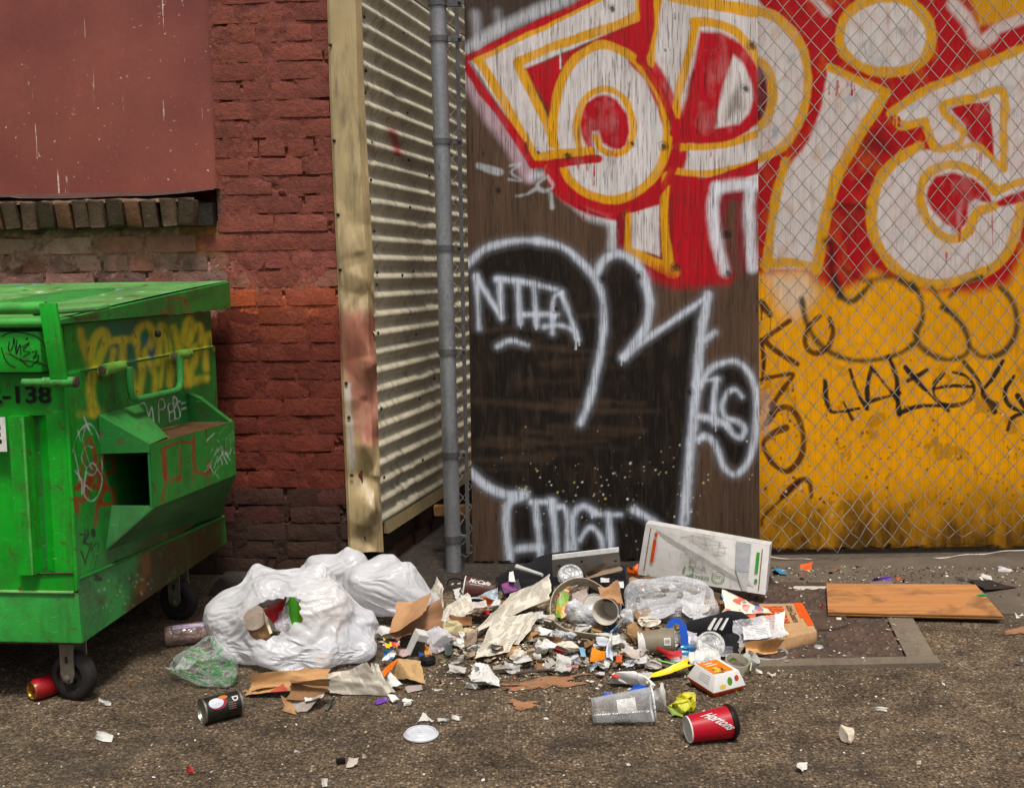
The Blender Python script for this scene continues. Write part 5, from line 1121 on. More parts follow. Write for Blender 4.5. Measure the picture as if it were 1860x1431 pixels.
def m_art(name, base, spots, scale=18.0, rough=0.4, dirt=0.2, thr=0.52):
    """glossy printed wrapper: irregular blocks of a few inks"""
    b = NB(name); c = tuple(base) + (1,)
    for k, s in enumerate(spots):
        v = b.n('TexVoronoi', {'Vector': b.co(loc=(k * 3.1, k * 1.7, k * 2.3)), 'Scale': scale * (1 + 0.35 * k), 'Randomness': 1.0}); g = b.n('SeparateColor', {0: v.outputs['Color']})
        c = b.mix(b.math('GREATER_THAN', g.outputs[0], thr + 0.12 * k), c, tuple(s) + (1,))
    d = b.noise(24, 6, 0.7)
    c = b.mix(b.math('MULTIPLY', b.ramp(d, [(0.52, 0.0), (0.66, 1.0)]), dirt), c, (0.08, 0.055, 0.035, 1))
    return b.done(b.pb(Base_Color=c, Roughness=rough, Normal=b.bump(b.noise(60, 4), 0.3, 0.002)))
_pc = {}
def col(h, rough=0.7, dirt=0.25, metal=0.0, bump=0.3):
    k = (h, rough, dirt, metal)
    if k not in _pc: _pc[k] = plain('litter_' + h, rgb(h), rough, metal, 0.28, 26, bump, 90, dirt, bd=0.002)
    return _pc[k]
def stainmat(name, h, stain=(0.16, 0.08, 0.03), amt=0.8):
    b = NB(name); n = b.noise(10, 6, 0.65, dist=0.6); f = b.noise(70, 4)
    c = b.mix(b.math('MULTIPLY', b.ramp(n, [(0.48, 0.0), (0.66, 1.0)]), amt), rgb(h) + (1,), tuple(stain) + (1,))
    c = b.mix(1.0, c, b.ramp(f, [(0.3, 0.85), (0.7, 1.08)]), 'MULTIPLY')
    return b.done(b.pb(Base_Color=c, Roughness=0.8, Specular_IOR_Level=0.25, Normal=b.bump(f, 0.25, 0.002)))
WHITE, KRAFT, KRAFTD = col('d9d6d0', .75, .3), stainmat('kraft_paper', 'a27c54'), stainmat('dark_kraft', '825f40')
TISSUE = col('ece9e3', .9, .06); NEWS = m_print('newsprint', rgb('d3cab9'), dirt=.25); BEIGE = col('cfc0a6', .7, .3)
FILM, BAG, BAG2 = m_film('clear_film'), m_bag('white_bag_plastic'), m_bag('thin_white_plastic', (0.88, 0.87, 0.90), 0.30)

def setuv(o, uv):
    me = o.data; l = me.uv_layers.new(name='UVMap'); li = np.zeros(len(me.loops), np.int32); me.loops.foreach_get('vertex_index', li)
    l.data.foreach_set('uv', np.asarray(uv, np.float32)[li].ravel())
def creases(x, y, n, seed):
    r = random.Random(seed); h = 0 * x
    for k in range(n):
        a = r.uniform(0, math.pi); c = r.uniform(-.45, .45); s = r.choice((-1, 1)) * r.uniform(.4, 1)
        h = h + s * np.abs(math.cos(a) * x + math.sin(a) * y - c)
    return (h - h.mean()) / max(1, n) ** 0.6
def fold_pts(P, nf, seed, lo=.3, hi=.95, s0=.2, s1=.9):
    r = np.random.RandomState(seed); P = P.copy()
    for k in range(nf):
        n = r.normal(size=3); n /= np.linalg.norm(n); d = P @ n - r.uniform(lo, hi); m = d > 0
        P[m] -= np.outer(d[m] * (1 + r.uniform(s0, s1)), n)
    return P
def qpaper(name, label, cat, corners, mat, seed=1, amp=0.012, nf=7, n=26, group=None, parent=None, curl=0.0, rag=0.06, angle=22, zmin=0.004, smooth=True):
    """creased sheet hung on four points (photo px, py, height)"""
    C = [onZ(*c) for c in corners]
    nrm = np.cross(C[1] - C[0], C[3] - C[0]); nrm = nrm / (np.linalg.norm(nrm) + 1e-9)
    if nrm[2] < 0: nrm = -nrm
    def fn(u, w):
        if rag:
            u = u + rag * (vn(w * 9 + seed, u * 2, 1, seed) - .5) * (np.abs(u - .5) * 2); w = w + rag * (vn(u * 9 + seed, w * 2, 1, seed + 3) - .5) * (np.abs(w - .5) * 2)
        P = np.outer((1 - u) * (1 - w), C[0]) + np.outer(u * (1 - w), C[1]) + np.outer(u * w, C[2]) + np.outer((1 - u) * w, C[3])
        h = creases(u - .5, w - .5, nf, seed) * amp * 4.2 + creases(u - .5, w - .5, nf * 3, seed + 77) * amp * 2.6
        rr = random.Random(seed + 5)
        for cu, cw in ((0, 0), (1, 0), (0, 1), (1, 1)):
            e = np.maximum(0, .55 - np.hypot(u - cu, w - cw)); h = h + rr.uniform(-.4, 1.4) * amp * 2.4 * e ** 1.2
        P = P + np.outer(h, nrm); P[:, 2] = np.maximum(P[:, 2], zmin); return P
    P, q = gridm(n, n, fn)
    o = mk(name, P, q, mat, parent, angle=angle, smooth=smooth)
    u, w = np.meshgrid(np.linspace(0, 1, n), np.linspace(0, 1, n)); setuv(o, np.stack([u.ravel(), 1 - w.ravel()], 1))
    if parent is None: tag(o, label, cat, group)
    return o
_ico = {}
def ico(s):
    if s not in _ico:
        bm = bmesh.new(); bmesh.ops.create_icosphere(bm, subdivisions=s, radius=1.0); bm.verts.ensure_lookup_table(); bm.verts.index_update()
        _ico[s] = (np.array([p.co[:] for p in bm.verts]), [tuple(l.index for l in f.verts) for f in bm.faces]); bm.free()
    return _ico[s]
def blob(name, label, cat, px, py, z, rad, mat, seed=1, nf=14, amp=0.35, sub=4, rz=0.0, group=None, parent=None, angle=25, nz=0.0, zmin=0.004):
    V, f = ico(sub); r = np.random.RandomState(seed); s = np.ones(len(V))
    V = fold_pts(V, nf * 2, seed, .32, .95, .15, .75 * min(1, amp))
    for k in range(nf * 2):
        n = r.normal(size=3); n /= np.linalg.norm(n); s += amp * .5 / nf ** .6 * r.uniform(.4, 1) * r.choice((-1, 1)) * (np.abs(V @ n - r.uniform(-.5, .5)) - .3)
    V = V / np.abs(V).max(0)
    if nz: s += nz * (fbm(V[:, 0] * 3 + seed, V[:, 1] * 3 + V[:, 2] * 2, 1.5, seed) - .5)
    P = V * s[:, None] * np.array(rad); c, sn = math.cos(rz), math.sin(rz)
    P = np.stack([P[:, 0] * c - P[:, 1] * sn, P[:, 0] * sn + P[:, 1] * c, P[:, 2]], 1) + onZ(px, py, z)
    P[:, 2] = np.maximum(P[:, 2], zmin); o = mk(name, P, f, mat, parent, angle=angle)
    if parent is None: tag(o, label, cat, group)
    return o
def cup_fn(base, axis, L, r0, r1):
    """surface map (s 0..1 along, theta) -> point; theta 0 faces the camera, 90 deg is up"""
    a = np.asarray(axis, float); a /= np.linalg.norm(a); up = np.array([0, 0, 1.0]); up = up - a * (up @ a); up /= np.linalg.norm(up)
    side = np.cross(a, up)
    if side @ (CAM - base) < 0: side = -side
    def fn(s, th, off=0.0):
        r = r0 + (r1 - r0) * s + off; return np.asarray(base) + a * L * s + (side * math.cos(th) + up * math.sin(th)) * r
    return fn, a
def lying(px, py, L, r0, r1, yaw, z=0.0):
    """base centre etc. of a cup lying on its side; px,py = middle of its body"""
    m = onZ(px, py, z + (r0 + r1) / 2); d = np.array([math.cos(yaw), math.sin(yaw), 0]); b = m - d * L / 2; b[2] = z + r0; e = m + d * L / 2; e[2] = z + r1
    ax = e - b; return b, ax / np.linalg.norm(ax)
def wrap(name, to, strokes_or_text, mat, parent, box_, bold=.01, shear=0.0, off=.0006, th_up=True):
    """text wrapped on a cup: box_ = s0,th0 origin, (ds,dth) per text width, (ds,dth) per text height"""
    v, f = text_geo(strokes_or_text, bold, shear); W_ = v[:, 0].max(); (s0, t0), (sx, tx), (sy, ty) = box_
    P = [to(s0 + x / W_ * sx + y * sy, t0 + x / W_ * tx + y * ty, off) for x, y in v]
    return mk(name, P, f, mat, parent, smooth=False)

# ---------------------------------------------------------------- heap of fine rubbish under everything
def heap_h(x, y):
    p = np.array([[x, y, 0.0]]); px, py = proj(p)[0]
    e = ((px - 1060) / 330) ** 2 + ((py - 1135) / 80) ** 2
    return 0.0 if e > 1 else 0.042 * (1 - e) ** 0.7
P, q = gridm(90, 40, lambda u, w: np.array([onZ(715 + a * 690, 1052 + b_ * 170) for a, b_ in zip(u, w)]))
P[:, 2] = [heap_h(x, y) for x, y in P[:, :2]]; P[:, 2] += 0.020 * (fbm(P[:, 0] * 30, P[:, 1] * 30, 1, 3) - .5) * (P[:, 2] > .001) - 0.004
M_HEAP = m_art('rotting_litter', (0.07, 0.05, 0.035), [rgb('5b4a35'), rgb('8d7c62'), rgb('3a3a24')], 70, .9, .3)
tag(mk('rubbish_heap', P, q, M_HEAP), 'low mound of brown rotting rubbish under the litter by the plywood', 'rubbish', kind='stuff')

# ---------------------------------------------------------------- torn white bag
HOLE = [(438, 1128), (446, 1110), (462, 1099), (480, 1091), (500, 1083), (525, 1079), (546, 1084), (554, 1103), (553, 1128), (540, 1140), (528, 1146), (508, 1158), (490, 1168), (462, 1166), (448, 1152), (440, 1140)]
def inpoly(p, poly):
    x, y = p; r = False
    for a, b_ in zip(poly, poly[1:] + poly[:1]):
        if (a[1] > y) != (b_[1] > y) and x < (b_[0] - a[0]) * (y - a[1]) / (b_[1] - a[1]) + a[0]: r = not r
    return r
cA = onZ(538, 1130, 0.145)
def lumpbag(base, lumps, seed, hole_px=None, sub=5, slack=1.32, steps=28, its=16, corners=4):
    """thin film round lumps of rubbish: a slack skin is let fall over them until it buckles into creases"""
    V, f = ico(sub); r_ = random.Random(seed); big = list(lumps); lumps = list(lumps)
    for x, y, z, r in big:          # corners of boxes, cups and so on that press into the film
        for k in range(corners):
            a, b_ = r_.uniform(0, 6.28), r_.uniform(-.4, 1.2); d = np.array([math.cos(a) * math.cos(b_), math.sin(a) * math.cos(b_), math.sin(b_)]); q = r * r_.uniform(.22, .42)
            c = np.array([x, y, z]) + d * (r * r_.uniform(1.0, 1.18) - q); lumps.append((c[0], c[1], max(c[2], q), q))
    L = np.array(lumps); C = L[:, :3]; R = L[:, 3]; R = np.where(np.arange(len(R)) < len(big), R * .93, R)
    sc = V @ C.T + R; w = np.exp((sc - sc.max(1, keepdims=True)) * 60.0); w /= w.sum(1, keepdims=True)
    X = w @ C + (w @ R)[:, None] * V * 1.03; rs = np.random.RandomState(seed)
    fa = np.array(f); E = np.vstack([fa[:, [0, 1]], fa[:, [1, 2]], fa[:, [2, 0]]]); E = np.unique(np.sort(E, 1), axis=0); n = len(X)
    i, j = E[:, 0], E[:, 1]; rest = np.linalg.norm(X[i] - X[j], axis=1)
    tgt = np.median(rest); rest = np.minimum(rest, 3 * tgt)
    stretch = 1 + .10 * (fbm(X[:, 0] * 6 + seed, X[:, 2] * 6 + X[:, 1] * 4, 1, seed, 2) - .5); rest = rest * (stretch[i] + stretch[j]) / 2
    deg = np.bincount(i, minlength=n) + np.bincount(j, minlength=n)
    # second neighbours resist sharp bends a little
    X += rs.normal(size=X.shape) * .003; Xp = X.copy()
    def scat(d):
        o = np.empty((n, 3))
        for k in range(3): o[:, k] = np.bincount(i, d[:, k], n) - np.bincount(j, d[:, k], n)
        return o
    def collide(X):
        for c, r in zip(C, R):
            q = X - c; l = np.linalg.norm(q, axis=1); m = l < r
            if m.any(): X[m] = c + q[m] * (r / l[m])[:, None]
        X[:, 2] = np.maximum(X[:, 2], .004); return X
    e_ = X[j] - X[i]; e_ /= np.linalg.norm(e_, axis=1)[:, None]; pull = np.array([r_.uniform(.5, 1), r_.uniform(-.5, .5), r_.uniform(-.7, .7)]); pull /= np.linalg.norm(pull)
    rest0 = rest.copy(); aniso = 1 - .72 * np.abs(e_ @ pull)          # little slack along the pull, plenty across it: long creases
    for st in range(steps):
        rest = rest0 * (1 + (slack - 1) * aniso * min(1, (st + 1) / (steps * .6)))
        v = (X - Xp) * .80; Xp = X.copy(); X = X + v; X[:, 2] -= .00012
        for k in range(its):
            d = X[j] - X[i]; l = np.linalg.norm(d, axis=1) + 1e-9; g = (l - rest) / l; g = np.where(g > 0, g, g * .9)
            X = X + scat(d * (g * .5)[:, None]) / deg[:, None] * 1.7
        lap = np.empty((n, 3))
        for k in range(3): lap[:, k] = (np.bincount(i, X[j, k], n) + np.bincount(j, X[i, k], n)) / deg
        X = X + (lap - X) * .004; X = collide(X)
    for t_ in range(1):
        for k in range(3): lap[:, k] = (np.bincount(i, X[j, k], n) + np.bincount(j, X[i, k], n)) / deg
        X = X + (lap - X) * .15
    P = X + np.array([base[0], base[1], 0.0])
    if hole_px:
        uv = proj(P); fr_ = P[:, 1] < base[1] + .10
        ins = np.array([inpoly((x + 6 * (vn(x * .11, y * .11, 1, 2) - .5), y + 8 * (vn(x * .13, y * .13, 1, 5) - .5)), hole_px) for x, y in uv]) & fr_
        f = [t for t in f if not (ins[t[0]] and ins[t[1]] and ins[t[2]])]
    return P, f
def smooth_film(o):
    m = o.modifiers.new('subsurf', 'SUBSURF'); m.levels = 1; m.render_levels = 1; return o
P, f = lumpbag(onZ(535, 1190, 0), [(-.175, .01, .125, .105), (-.06, -.02, .155, .125), (.07, .0, .135, .125), (.19, .01, .085, .075), (.06, .07, .205, .075), (-.11, .08, .205, .07), (.235, -.06, .045, .035), (-.05, -.11, .06, .055), (.12, -.12, .05, .045), (-.19, -.05, .06, .05)], 4, HOLE, 6)
BAGA = (P, f)
for k_, (x, y, z, r, c_, lab) in enumerate(((-.185, .01, .115, .095, 'b5aaa0', 'grey rubbish pressing against the left end of the torn bag'), (.08, .02, .125, .105, 'c2a07c', 'tan rubbish filling the right half of the torn bag'), (.19, .01, .085, .066, '8d93a8', 'bluish packet at the right end of the torn bag'), (.06, .07, .20, .062, 'b5b0ac', 'pale rubbish under the top of the torn bag'), (-.10, .09, .19, .06, '8a827c', 'dark rubbish behind the tear of the torn bag'))):
    Vb, fb_ = ico(3); tag(mk('bagged_rubbish', fold_pts(Vb, 14, 40 + k_, .6, .95, 0, .3) * r + np.array([onZ(535, 1190, 0)[0] + x, onZ(535, 1190, 0)[1] + y, z]), fb_, col(c_, .7, .3), angle=25), lab, 'rubbish')
tag(smooth_film(mk('trash_bag', P, f, BAG, angle=0)), 'big white plastic bag torn open beside the dumpster with rubbish showing inside', 'plastic bag')
P, f = lumpbag(onZ(706, 1128, 0), [(-.08, .02, .12, .09), (.03, .0, .13, .085), (.11, -.02, .075, .05), (-.02, .06, .17, .06), (.14, .05, .05, .04)], 12)
tag(smooth_film(mk('trash_bag', P, f, BAG2, angle=0)), 'smaller white plastic bag slumped behind the torn bag against the wall', 'plastic bag')
P, f = lumpbag(onZ(616, 1100, 0), [(-.06, .02, .12, .075), (.05, .02, .145, .065), (.0, .0, .06, .06)], 17)
tag(smooth_film(mk('trash_bag', P, f, BAG2, angle=0)), 'rounded white plastic bag bulging up behind the torn bag', 'plastic bag')
# lip of the tear
q_ = [onP(x, y, cA - np.array([0, 0.165 - 0.05 * ((y - 1080) < 25), 0]), (0, 1, -.25)) for x, y in [(555, 1100), (566, 1118), (572, 1133), (556, 1147), (535, 1150), (512, 1162), (496, 1171), (470, 1174)]]
# contents seen through the tear
qpaper('food_packet', 'red food packet inside the torn white bag', 'packet', [(478, 1108, .20), (520, 1082, .22), (528, 1095, .17), (490, 1128, .14)], col('a8141f', .45, .1), 3, .012, 6)
bo, ax = lying(540, 1112, .10, .022, .030, 1.9, .10); tf, a_ = cup_fn(bo, ax, .1, .022, .03)
b_ = MB(); b_.add(*lathe([(.006, .11), (.008, .09), (.022, .072), (.026, .03), (.024, 0), (.001, -.002)], 18), T=axis_matrix(onZ(534, 1138, .105), (-.05, .1, 1)))
tag(b_.build('sauce_bottle', plain('green_bottle', rgb('4aa01e'), .25, 0, .3, 20)), 'small bright green bottle inside the torn white bag', 'bottle')
tag(MB().add(*lathe([(.036, 0), (.04, .008), (.034, .012), (.001, .014)], 24), T=axis_matrix(onZ(460, 1122, .15), (.1, -.9, .5))).build('jar_top', col('cbb8a4', .5)), 'round beige lid inside the torn white bag', 'lid')
# cream tray pressing against the film from inside
PB, fB = BAGA; uvB = proj(PB); TRY = [(490, 1164), (520, 1158), (552, 1146), (600, 1136), (620, 1150), (618, 1192), (600, 1212), (512, 1214), (494, 1198)]
okv = np.array([inpoly(p, TRY) for p in uvB]) & (PB[:, 1] < cA[1] - .05); ft_ = [t for t in fB if okv[t[0]] and okv[t[1]] and okv[t[2]]]
if ft_:
    comp = []; left = set(range(len(ft_))); byv = {}
    for k, t in enumerate(ft_):
        for x in t: byv.setdefault(x, []).append(k)
    while left:
        st_ = [left.pop()]; cur = []
        while st_:
            k = st_.pop(); cur.append(k)
            for x in ft_[k]:
                for m in byv[x]:
                    if m in left: left.discard(m); st_.append(m)
        if len(cur) > len(comp): comp = cur
    ft_ = [ft_[k] for k in comp]
    ids = sorted({k for t in ft_ for k in t}); rm = {k: n for n, k in enumerate(ids)}; Q = PB[ids].copy(); cen = PB.mean(0)
    d_ = cen - Q; d_ /= np.linalg.norm(d_, axis=1)[:, None]; Q = Q + d_ * .006
    nbr = [set() for _ in ids]
    for t in ft_:
        for p_ in t: nbr[rm[p_]] |= {rm[x] for x in t}
    for _ in range(6): Q = np.array([Q[list(nb_)].mean(0) for nb_ in nbr])
    tag(mk('food_tray', Q, [tuple(rm[x] for x in t) for t in ft_], col('d0aa80', .5, .1), angle=0), 'cream food tray showing through the front of the torn white bag', 'tray')
qpaper('paper_scrap', 'brown stained paper at the bottom of the tear in the white bag', 'paper', [(446, 1150, .11), (490, 1140, .12), (492, 1170, .06), (452, 1172, .06)], KRAFT, 8, .02, 8)
blob('food_scraps', 'pinkish food scraps at the left of the tear in the white bag', 'food', 470, 1150, .09, (.05, .04, .03), col('a8846c', .7), 4, 12, .5, 3)
qpaper('film_scrap', 'grey crinkled film in the middle of the torn white bag', 'film', [(495, 1115, .16), (522, 1105, .17), (530, 1140, .12), (500, 1150, .11)], m_film('grey_film', (.55, .5, .55), .5), 9, .02, 8)
qpaper('carton_strip', 'narrow beige carton edge across the torn white bag opening', 'carton', [(476, 1112, .17), (482, 1109, .17), (494, 1150, .12), (488, 1152, .12)], BEIGE, 12, .002, 2)

# ---------------------------------------------------------------- clear green-printed bag, cans and bottle at the left
def m_greenfilm():
    b = NB('green_printed_film'); n = b.noise(22, 4, .6, dist=1.0); lw = b.n('LayerWeight', {'Blend': .4})
    p = b.pb(Base_Color=b.mix(b.ramp(n, [(.54, 0.0), (.58, 1.0)]), (.55, .58, .56, 1), (.03, .28, .05, 1)), Roughness=.15, Specular_IOR_Level=.9, Normal=b.bump(b.noise(50, 5, .6, dist=1), .7, .006)); t = b.n('BsdfTransparent')
    mx = b.n('MixShader', {0: b.math('ADD', b.math('MULTIPLY', lw.outputs['Facing'], .5), b.ramp(n, [(.50, .04), (.60, .40)]))}); b.t.links.new(t.outputs[0], mx.inputs[1]); b.t.links.new(p.outputs[0], mx.inputs[2]); return b.done(mx)
GF = m_greenfilm()
P, f = lumpbag(onZ(378, 1240, 0), [(-.05, .0, .065, .045), (.04, .0, .055, .05), (.0, .04, .095, .04), (-.105, .03, .04, .02), (.06, -.03, .03, .03)], 31, None, 5, 1.5)
tag(smooth_film(mk('produce_bag', P, f, GF, angle=0)), 'crumpled clear produce bag with green print in front of the torn bag', 'plastic bag')
qpaper('film_scrap', 'twisted tail of clear film pointing left toward the dumpster', 'film', [(300, 1222, .01), (330, 1190, .03), (372, 1196, .06), (345, 1222, .02)], FILM, 4, .02, 8)
# food can
M_TIN = plain('tin_end', rgb('a9a69b'), .3, .9, .3, 30, .2, 60); M_CANL = m_art('can_label', rgb('161d14'), [rgb('15130f')], 14, .35, .15, .6)
bo, ax = lying(402, 1283, .108, .0355, .0355, .62); T = axis_matrix(bo, ax)
cn = empty('food_can', tuple(onZ(402, 1308)), 'food can with a dark printed label lying in front of the produce bag', 'can')
MB().add(*lathe([(.0345, .003), (.0345, .101)], 36), T=T).build('label', M_CANL, cn)
MB().add(*lathe([(.001, .004), (.026, .004), (.027, .001), (.031, .001), (.0325, .004), (.034, -.002), (.0358, -.001), (.0358, .003), (.0345, .004)], 36), T=T).build('end', M_TIN, cn)
MB().add(*lathe([(.0345, .100), (.0358, .101), (.0358, .105), (.033, .105), (.032, .100), (.001, .100)], 36), T=T).build('end', M_TIN, cn)
tf, a_ = cup_fn(bo, ax, .104, .0345, .0345)
def patch(name, to, cs, ct, rs, rt, mat, parent, off=.0008, n=20):
    P = [to(cs, ct, off)] + [to(cs + rs * math.cos(2 * math.pi * k / n), ct + rt * math.sin(2 * math.pi * k / n), off) for k in range(n)]
    return mk(name, P, [(0, k + 1, (k + 1) % n + 1) for k in range(n)], mat, parent, smooth=False)
patch('label_picture', tf, .34, .75, .24, .52, col('9c2a3c', .4, 0), cn, .0005); patch('label_picture', tf, .30, .78, .20, .42, col('cfd0dc', .4, .1), cn, .0008); patch('label_picture', tf, .52, 1.15, .12, .2, col('c8712a', .4, 0), cn, .0011)
wrap('label_lettering', tf, 'D', col('d8d4c8', .5, 0), cn, ((.74, 1.0), (0, -.42), (.16, 0)), .03); 
for k in range(4): wrap('label_lettering', tf, '---', col('c9a08a', .5, 0), cn, ((.60 + .0 * k, .55 - .16 * k), (.2, 0), (.02, .02)), .03)
# red drink can
bo, ax = lying(92, 1243, .118, .031, .031, .95); T = axis_matrix(bo, ax)
cn = empty('drink_can', tuple(onZ(92, 1265)), 'red drink can with gold end lying behind the front dumpster wheel', 'can')
M_GOLD = plain('gold_can_end', rgb('b08a3c'), .3, .9, .3, 30, .2, 60)
MB().add(*lathe([(.026, 0), (.031, .012), (.031, .104), (.025, .118), (.001, .116)], 32), T=T).build('body', m_art('red_can', rgb('8c0f18'), [rgb('9a1420'), rgb('5a0a10')], 16, .3, .15, .6), cn)
e_ = MB().add(*lathe([(.001, .004), (.021, .004), (.0225, -.001), (.0245, -.002), (.026, 0)], 30), T=T).build('end', M_GOLD, cn)
MB().add(*lathe([(.0075, .0035), (.0075, .002), (.001, .0015)], 14), T=T).build('opening', col('7a1018', .4), e_)
# clear bottle in the dark by the rear wheel
bo, ax = lying(346, 1150, .165, .034, .034, .35); T = axis_matrix(bo, ax)
bt_ = empty('plastic_bottle', tuple(onZ(346, 1165)), 'dusty clear plastic bottle with a purple label under the dumpster edge', 'bottle')
MB().add(*lathe([(.02, .004), (.030, 0), (.034, .008), (.034, .12), (.028, .145), (.014, .165), (.013, .18), (.001, .18)], 28), T=T).build('body', m_film('brown_clear', (.30, .2, .17), .6, .2), bt_)
tf, a_ = cup_fn(bo, ax, .165, .034, .034)
u, w = np.meshgrid(np.linspace(.15, .8, 14), np.linspace(.85, 1.35, 8)); P = [tf(a, b2, .0008) for a, b2 in zip(u.ravel(), w.ravel())]; i = np.arange(112).reshape(8, 14)
o = mk('label', P, np.stack([i[:-1, :-1], i[:-1, 1:], i[1:, 1:], i[1:, :-1]], -1).reshape(-1, 4), m_print('dotted_label', rgb('8f7fa0'), rgb('d8cfe0'), 4, 12, .9, .2), bt_); setuv(o, np.stack([(u.ravel() - .15) / .65, (w.ravel() - .85) / .5], 1))

# ---------------------------------------------------------------- paper litter in front of the bag
qpaper('paper_bag', 'crumpled brown paper bag with red print under the torn white bag', 'paper bag', [(458, 1226, .055), (598, 1214, .08), (586, 1250, .035), (446, 1262, .008)], m_art('red_kraft', rgb('b08455'), [rgb('a5442c')], 14, .8, .3, .70), 5, .028, 9, 26)
qpaper('paper_bag', 'flattened brown paper under the red printed bag', 'paper', [(436, 1250, .012), (560, 1218, .05), (600, 1226, .06), (470, 1264, .004)], KRAFT, 8, .014, 6)
cb = empty('food_carton', tuple(onZ(555, 1290)), 'open brown cardboard food carton lying folded in front of the torn bag', 'carton')
qpaper('base', None, None, [(530, 1240, .05), (596, 1241, .06), (585, 1268, .03), (522, 1274, .02)], KRAFTD, 2, .008, 4, parent=cb)
qpaper('flap', None, None, [(510, 1262, .045), (526, 1268, .022), (535, 1298, .003), (514, 1290, .004)], KRAFT, 3, .005, 3, parent=cb)
qpaper('flap', None, None, [(526, 1271, .022), (586, 1267, .028), (566, 1291, .003), (540, 1294, .003)], stainmat('grey_board', '9b8f86', (.12, .07, .04)), 6, .006, 3, parent=cb)
qpaper('flap', None, None, [(528, 1236, .07), (598, 1238, .085), (597, 1246, .058), (529, 1243, .05)], KRAFT, 9, .004, 3, parent=cb)
qpaper('inner_sheet', None, None, [(552, 1266, .032), (590, 1262, .036), (580, 1275, .025), (556, 1274, .026)], WHITE, 4, .004, 3, parent=cb)
qpaper('newspaper', 'folded dirty newspaper lying in front of the torn bag', 'newspaper', [(592, 1228, .05), (672, 1206, .09), (704, 1262, .010), (600, 1258, .012)], NEWS, 14, .020, 7, 24)
qpaper('newspaper', 'rolled edge of newspaper standing up beside the folded one', 'newspaper', [(668, 1206, .085), (680, 1209, .085), (712, 1258, .006), (688, 1258, .006)], NEWS, 15, .010, 5)
qpaper('paper_scrap', 'leaf shaped dark scrap beside the open food carton', 'paper', [(585, 1285, .006), (605, 1272, .012), (612, 1270, .006), (596, 1290, .004)], col('5a5a4c', .8), 4, .006, 3)
qpaper('paper_bag', 'brown paper fast food bag with yellow and green print beside the small white bag', 'paper bag', [(722, 1092, .12), (785, 1080, .14), (772, 1132, .09), (705, 1148, .05)], m_art('yellow_kraft', rgb('a97e56'), [rgb('d49a1c')], 9, .75, .25, .8), 21, .020, 7, 24)
qpaper('paper_bag', 'lower fold of brown paper bag with a green patch in the litter', 'paper bag', [(706, 1146, .05), (800, 1098, .10), (806, 1130, .06), (728, 1168, .02)], m_art('green_kraft', rgb('8a6242'), [rgb('4f9a1e')], 10, .75, .3, .74), 22, .024, 7, 24)
qpaper('newspaper', 'newspaper fold standing behind the brown and yellow paper bag', 'newspaper', [(768, 1075, .06), (800, 1058, .09), (815, 1085, .05), (800, 1115, .03)], NEWS, 31, .018, 6)
qpaper('newspaper', 'small crumpled newspaper piece between the paper bag and the coffee cup', 'newspaper', [(800, 1112, .05), (852, 1082, .08), (862, 1104, .07), (815, 1130, .04)], NEWS, 33, .018, 6)
bx_ = MB(); c = onZ(757, 1170, .035); T = Matrix.Translation(Vector(c)) @ Matrix.Rotation(.5, 4, 'Z') @ Matrix.Rotation(.35, 4, 'Y') @ Matrix.Rotation(.25, 4, 'X')
sb_ = empty('small_carton', tuple(onZ(757, 1190)), 'small white carton with dark striped side beside the green printed bag', 'carton'); bx_.add(*bbox(-.018, .018, -.02, .02, -.04, .045, .001, 1), T=T); bx_.build('box', m_print('striped_carton', rgb('c9c6c0'), rgb('242018'), 8, 1, .8, .2), sb_)
MB().add(*box(-.0165, .0165, -.0212, -.0204, -.036, .022), T=T).build('side_print', m_art('dark_strip', rgb('2c2b22'), [rgb('8a7c30')], 40, .5, .2, .7), sb_, smooth=False)
qpaper('paper_bag', 'crushed tan paper bag in front of the small carton', 'paper bag', [(718, 1196, .06), (760, 1190, .07), (772, 1240, .008), (705, 1230, .02)], stainmat('tan_paper', 'b99668'), 25, .022, 8, 22)
qpaper('paper_scrap', 'white torn sheet at the end of the folded newspaper', 'paper', [(690, 1228, .03), (706, 1216, .05), (734, 1246, .012), (696, 1254, .006)], WHITE, 26, .008, 4)
qpaper('plastic_scrap', 'orange plastic strip between the torn bag and tan paper', 'plastic', [(692, 1222, .05), (722, 1194, .07), (722, 1200, .065), (698, 1228, .045)], col('dd6a14', .4, .1), 27, .004, 3)
qpaper('board_scrap', 'flat grey cardboard piece at the foot of the tan paper bag', 'cardboard', [(735, 1248, .014), (766, 1242, .014), (768, 1252, .004), (740, 1258, .004)], col('a3968c', .8), 28, .003, 2)
qpaper('packet', 'blue and white printed packet beside the torn bag', 'packet', [(694, 1180, .05), (716, 1178, .06), (720, 1196, .03), (696, 1200, .02)], m_art('blue_packet', rgb('3a7ab0'), [rgb('e0ddd8'), rgb('1a2430')], 24, .4), 29, .008, 5)
qpaper('sweet_wrapper', 'yellow and red sweet wrapper beside the small carton', 'wrapper', [(700, 1168, .05), (726, 1162, .06), (726, 1176, .045), (702, 1180, .04)], m_art('sweet', rgb('d9b016'), [rgb('c8281c'), rgb('2a1a10')], 40, .35), 30, .012, 6)
tag(MB().add(*lathe([(.001, .010), (.020, .010), (.022, .014), (.026, .016), (.0275, .012), (.027, 0)], 26), T=Matrix.Translation(Vector(onZ(776, 1203, .004)))).build('cup_lid', col('17181b', .35, .2)), 'small black round lid beside the small carton', 'lid')
blob('napkin', 'white crumpled tissue lying alone in front of the litter heap', 'tissue', 876, 1224, .040, (.056, .042, .046), TISSUE, 41, 22, 1.0, 4, .5)
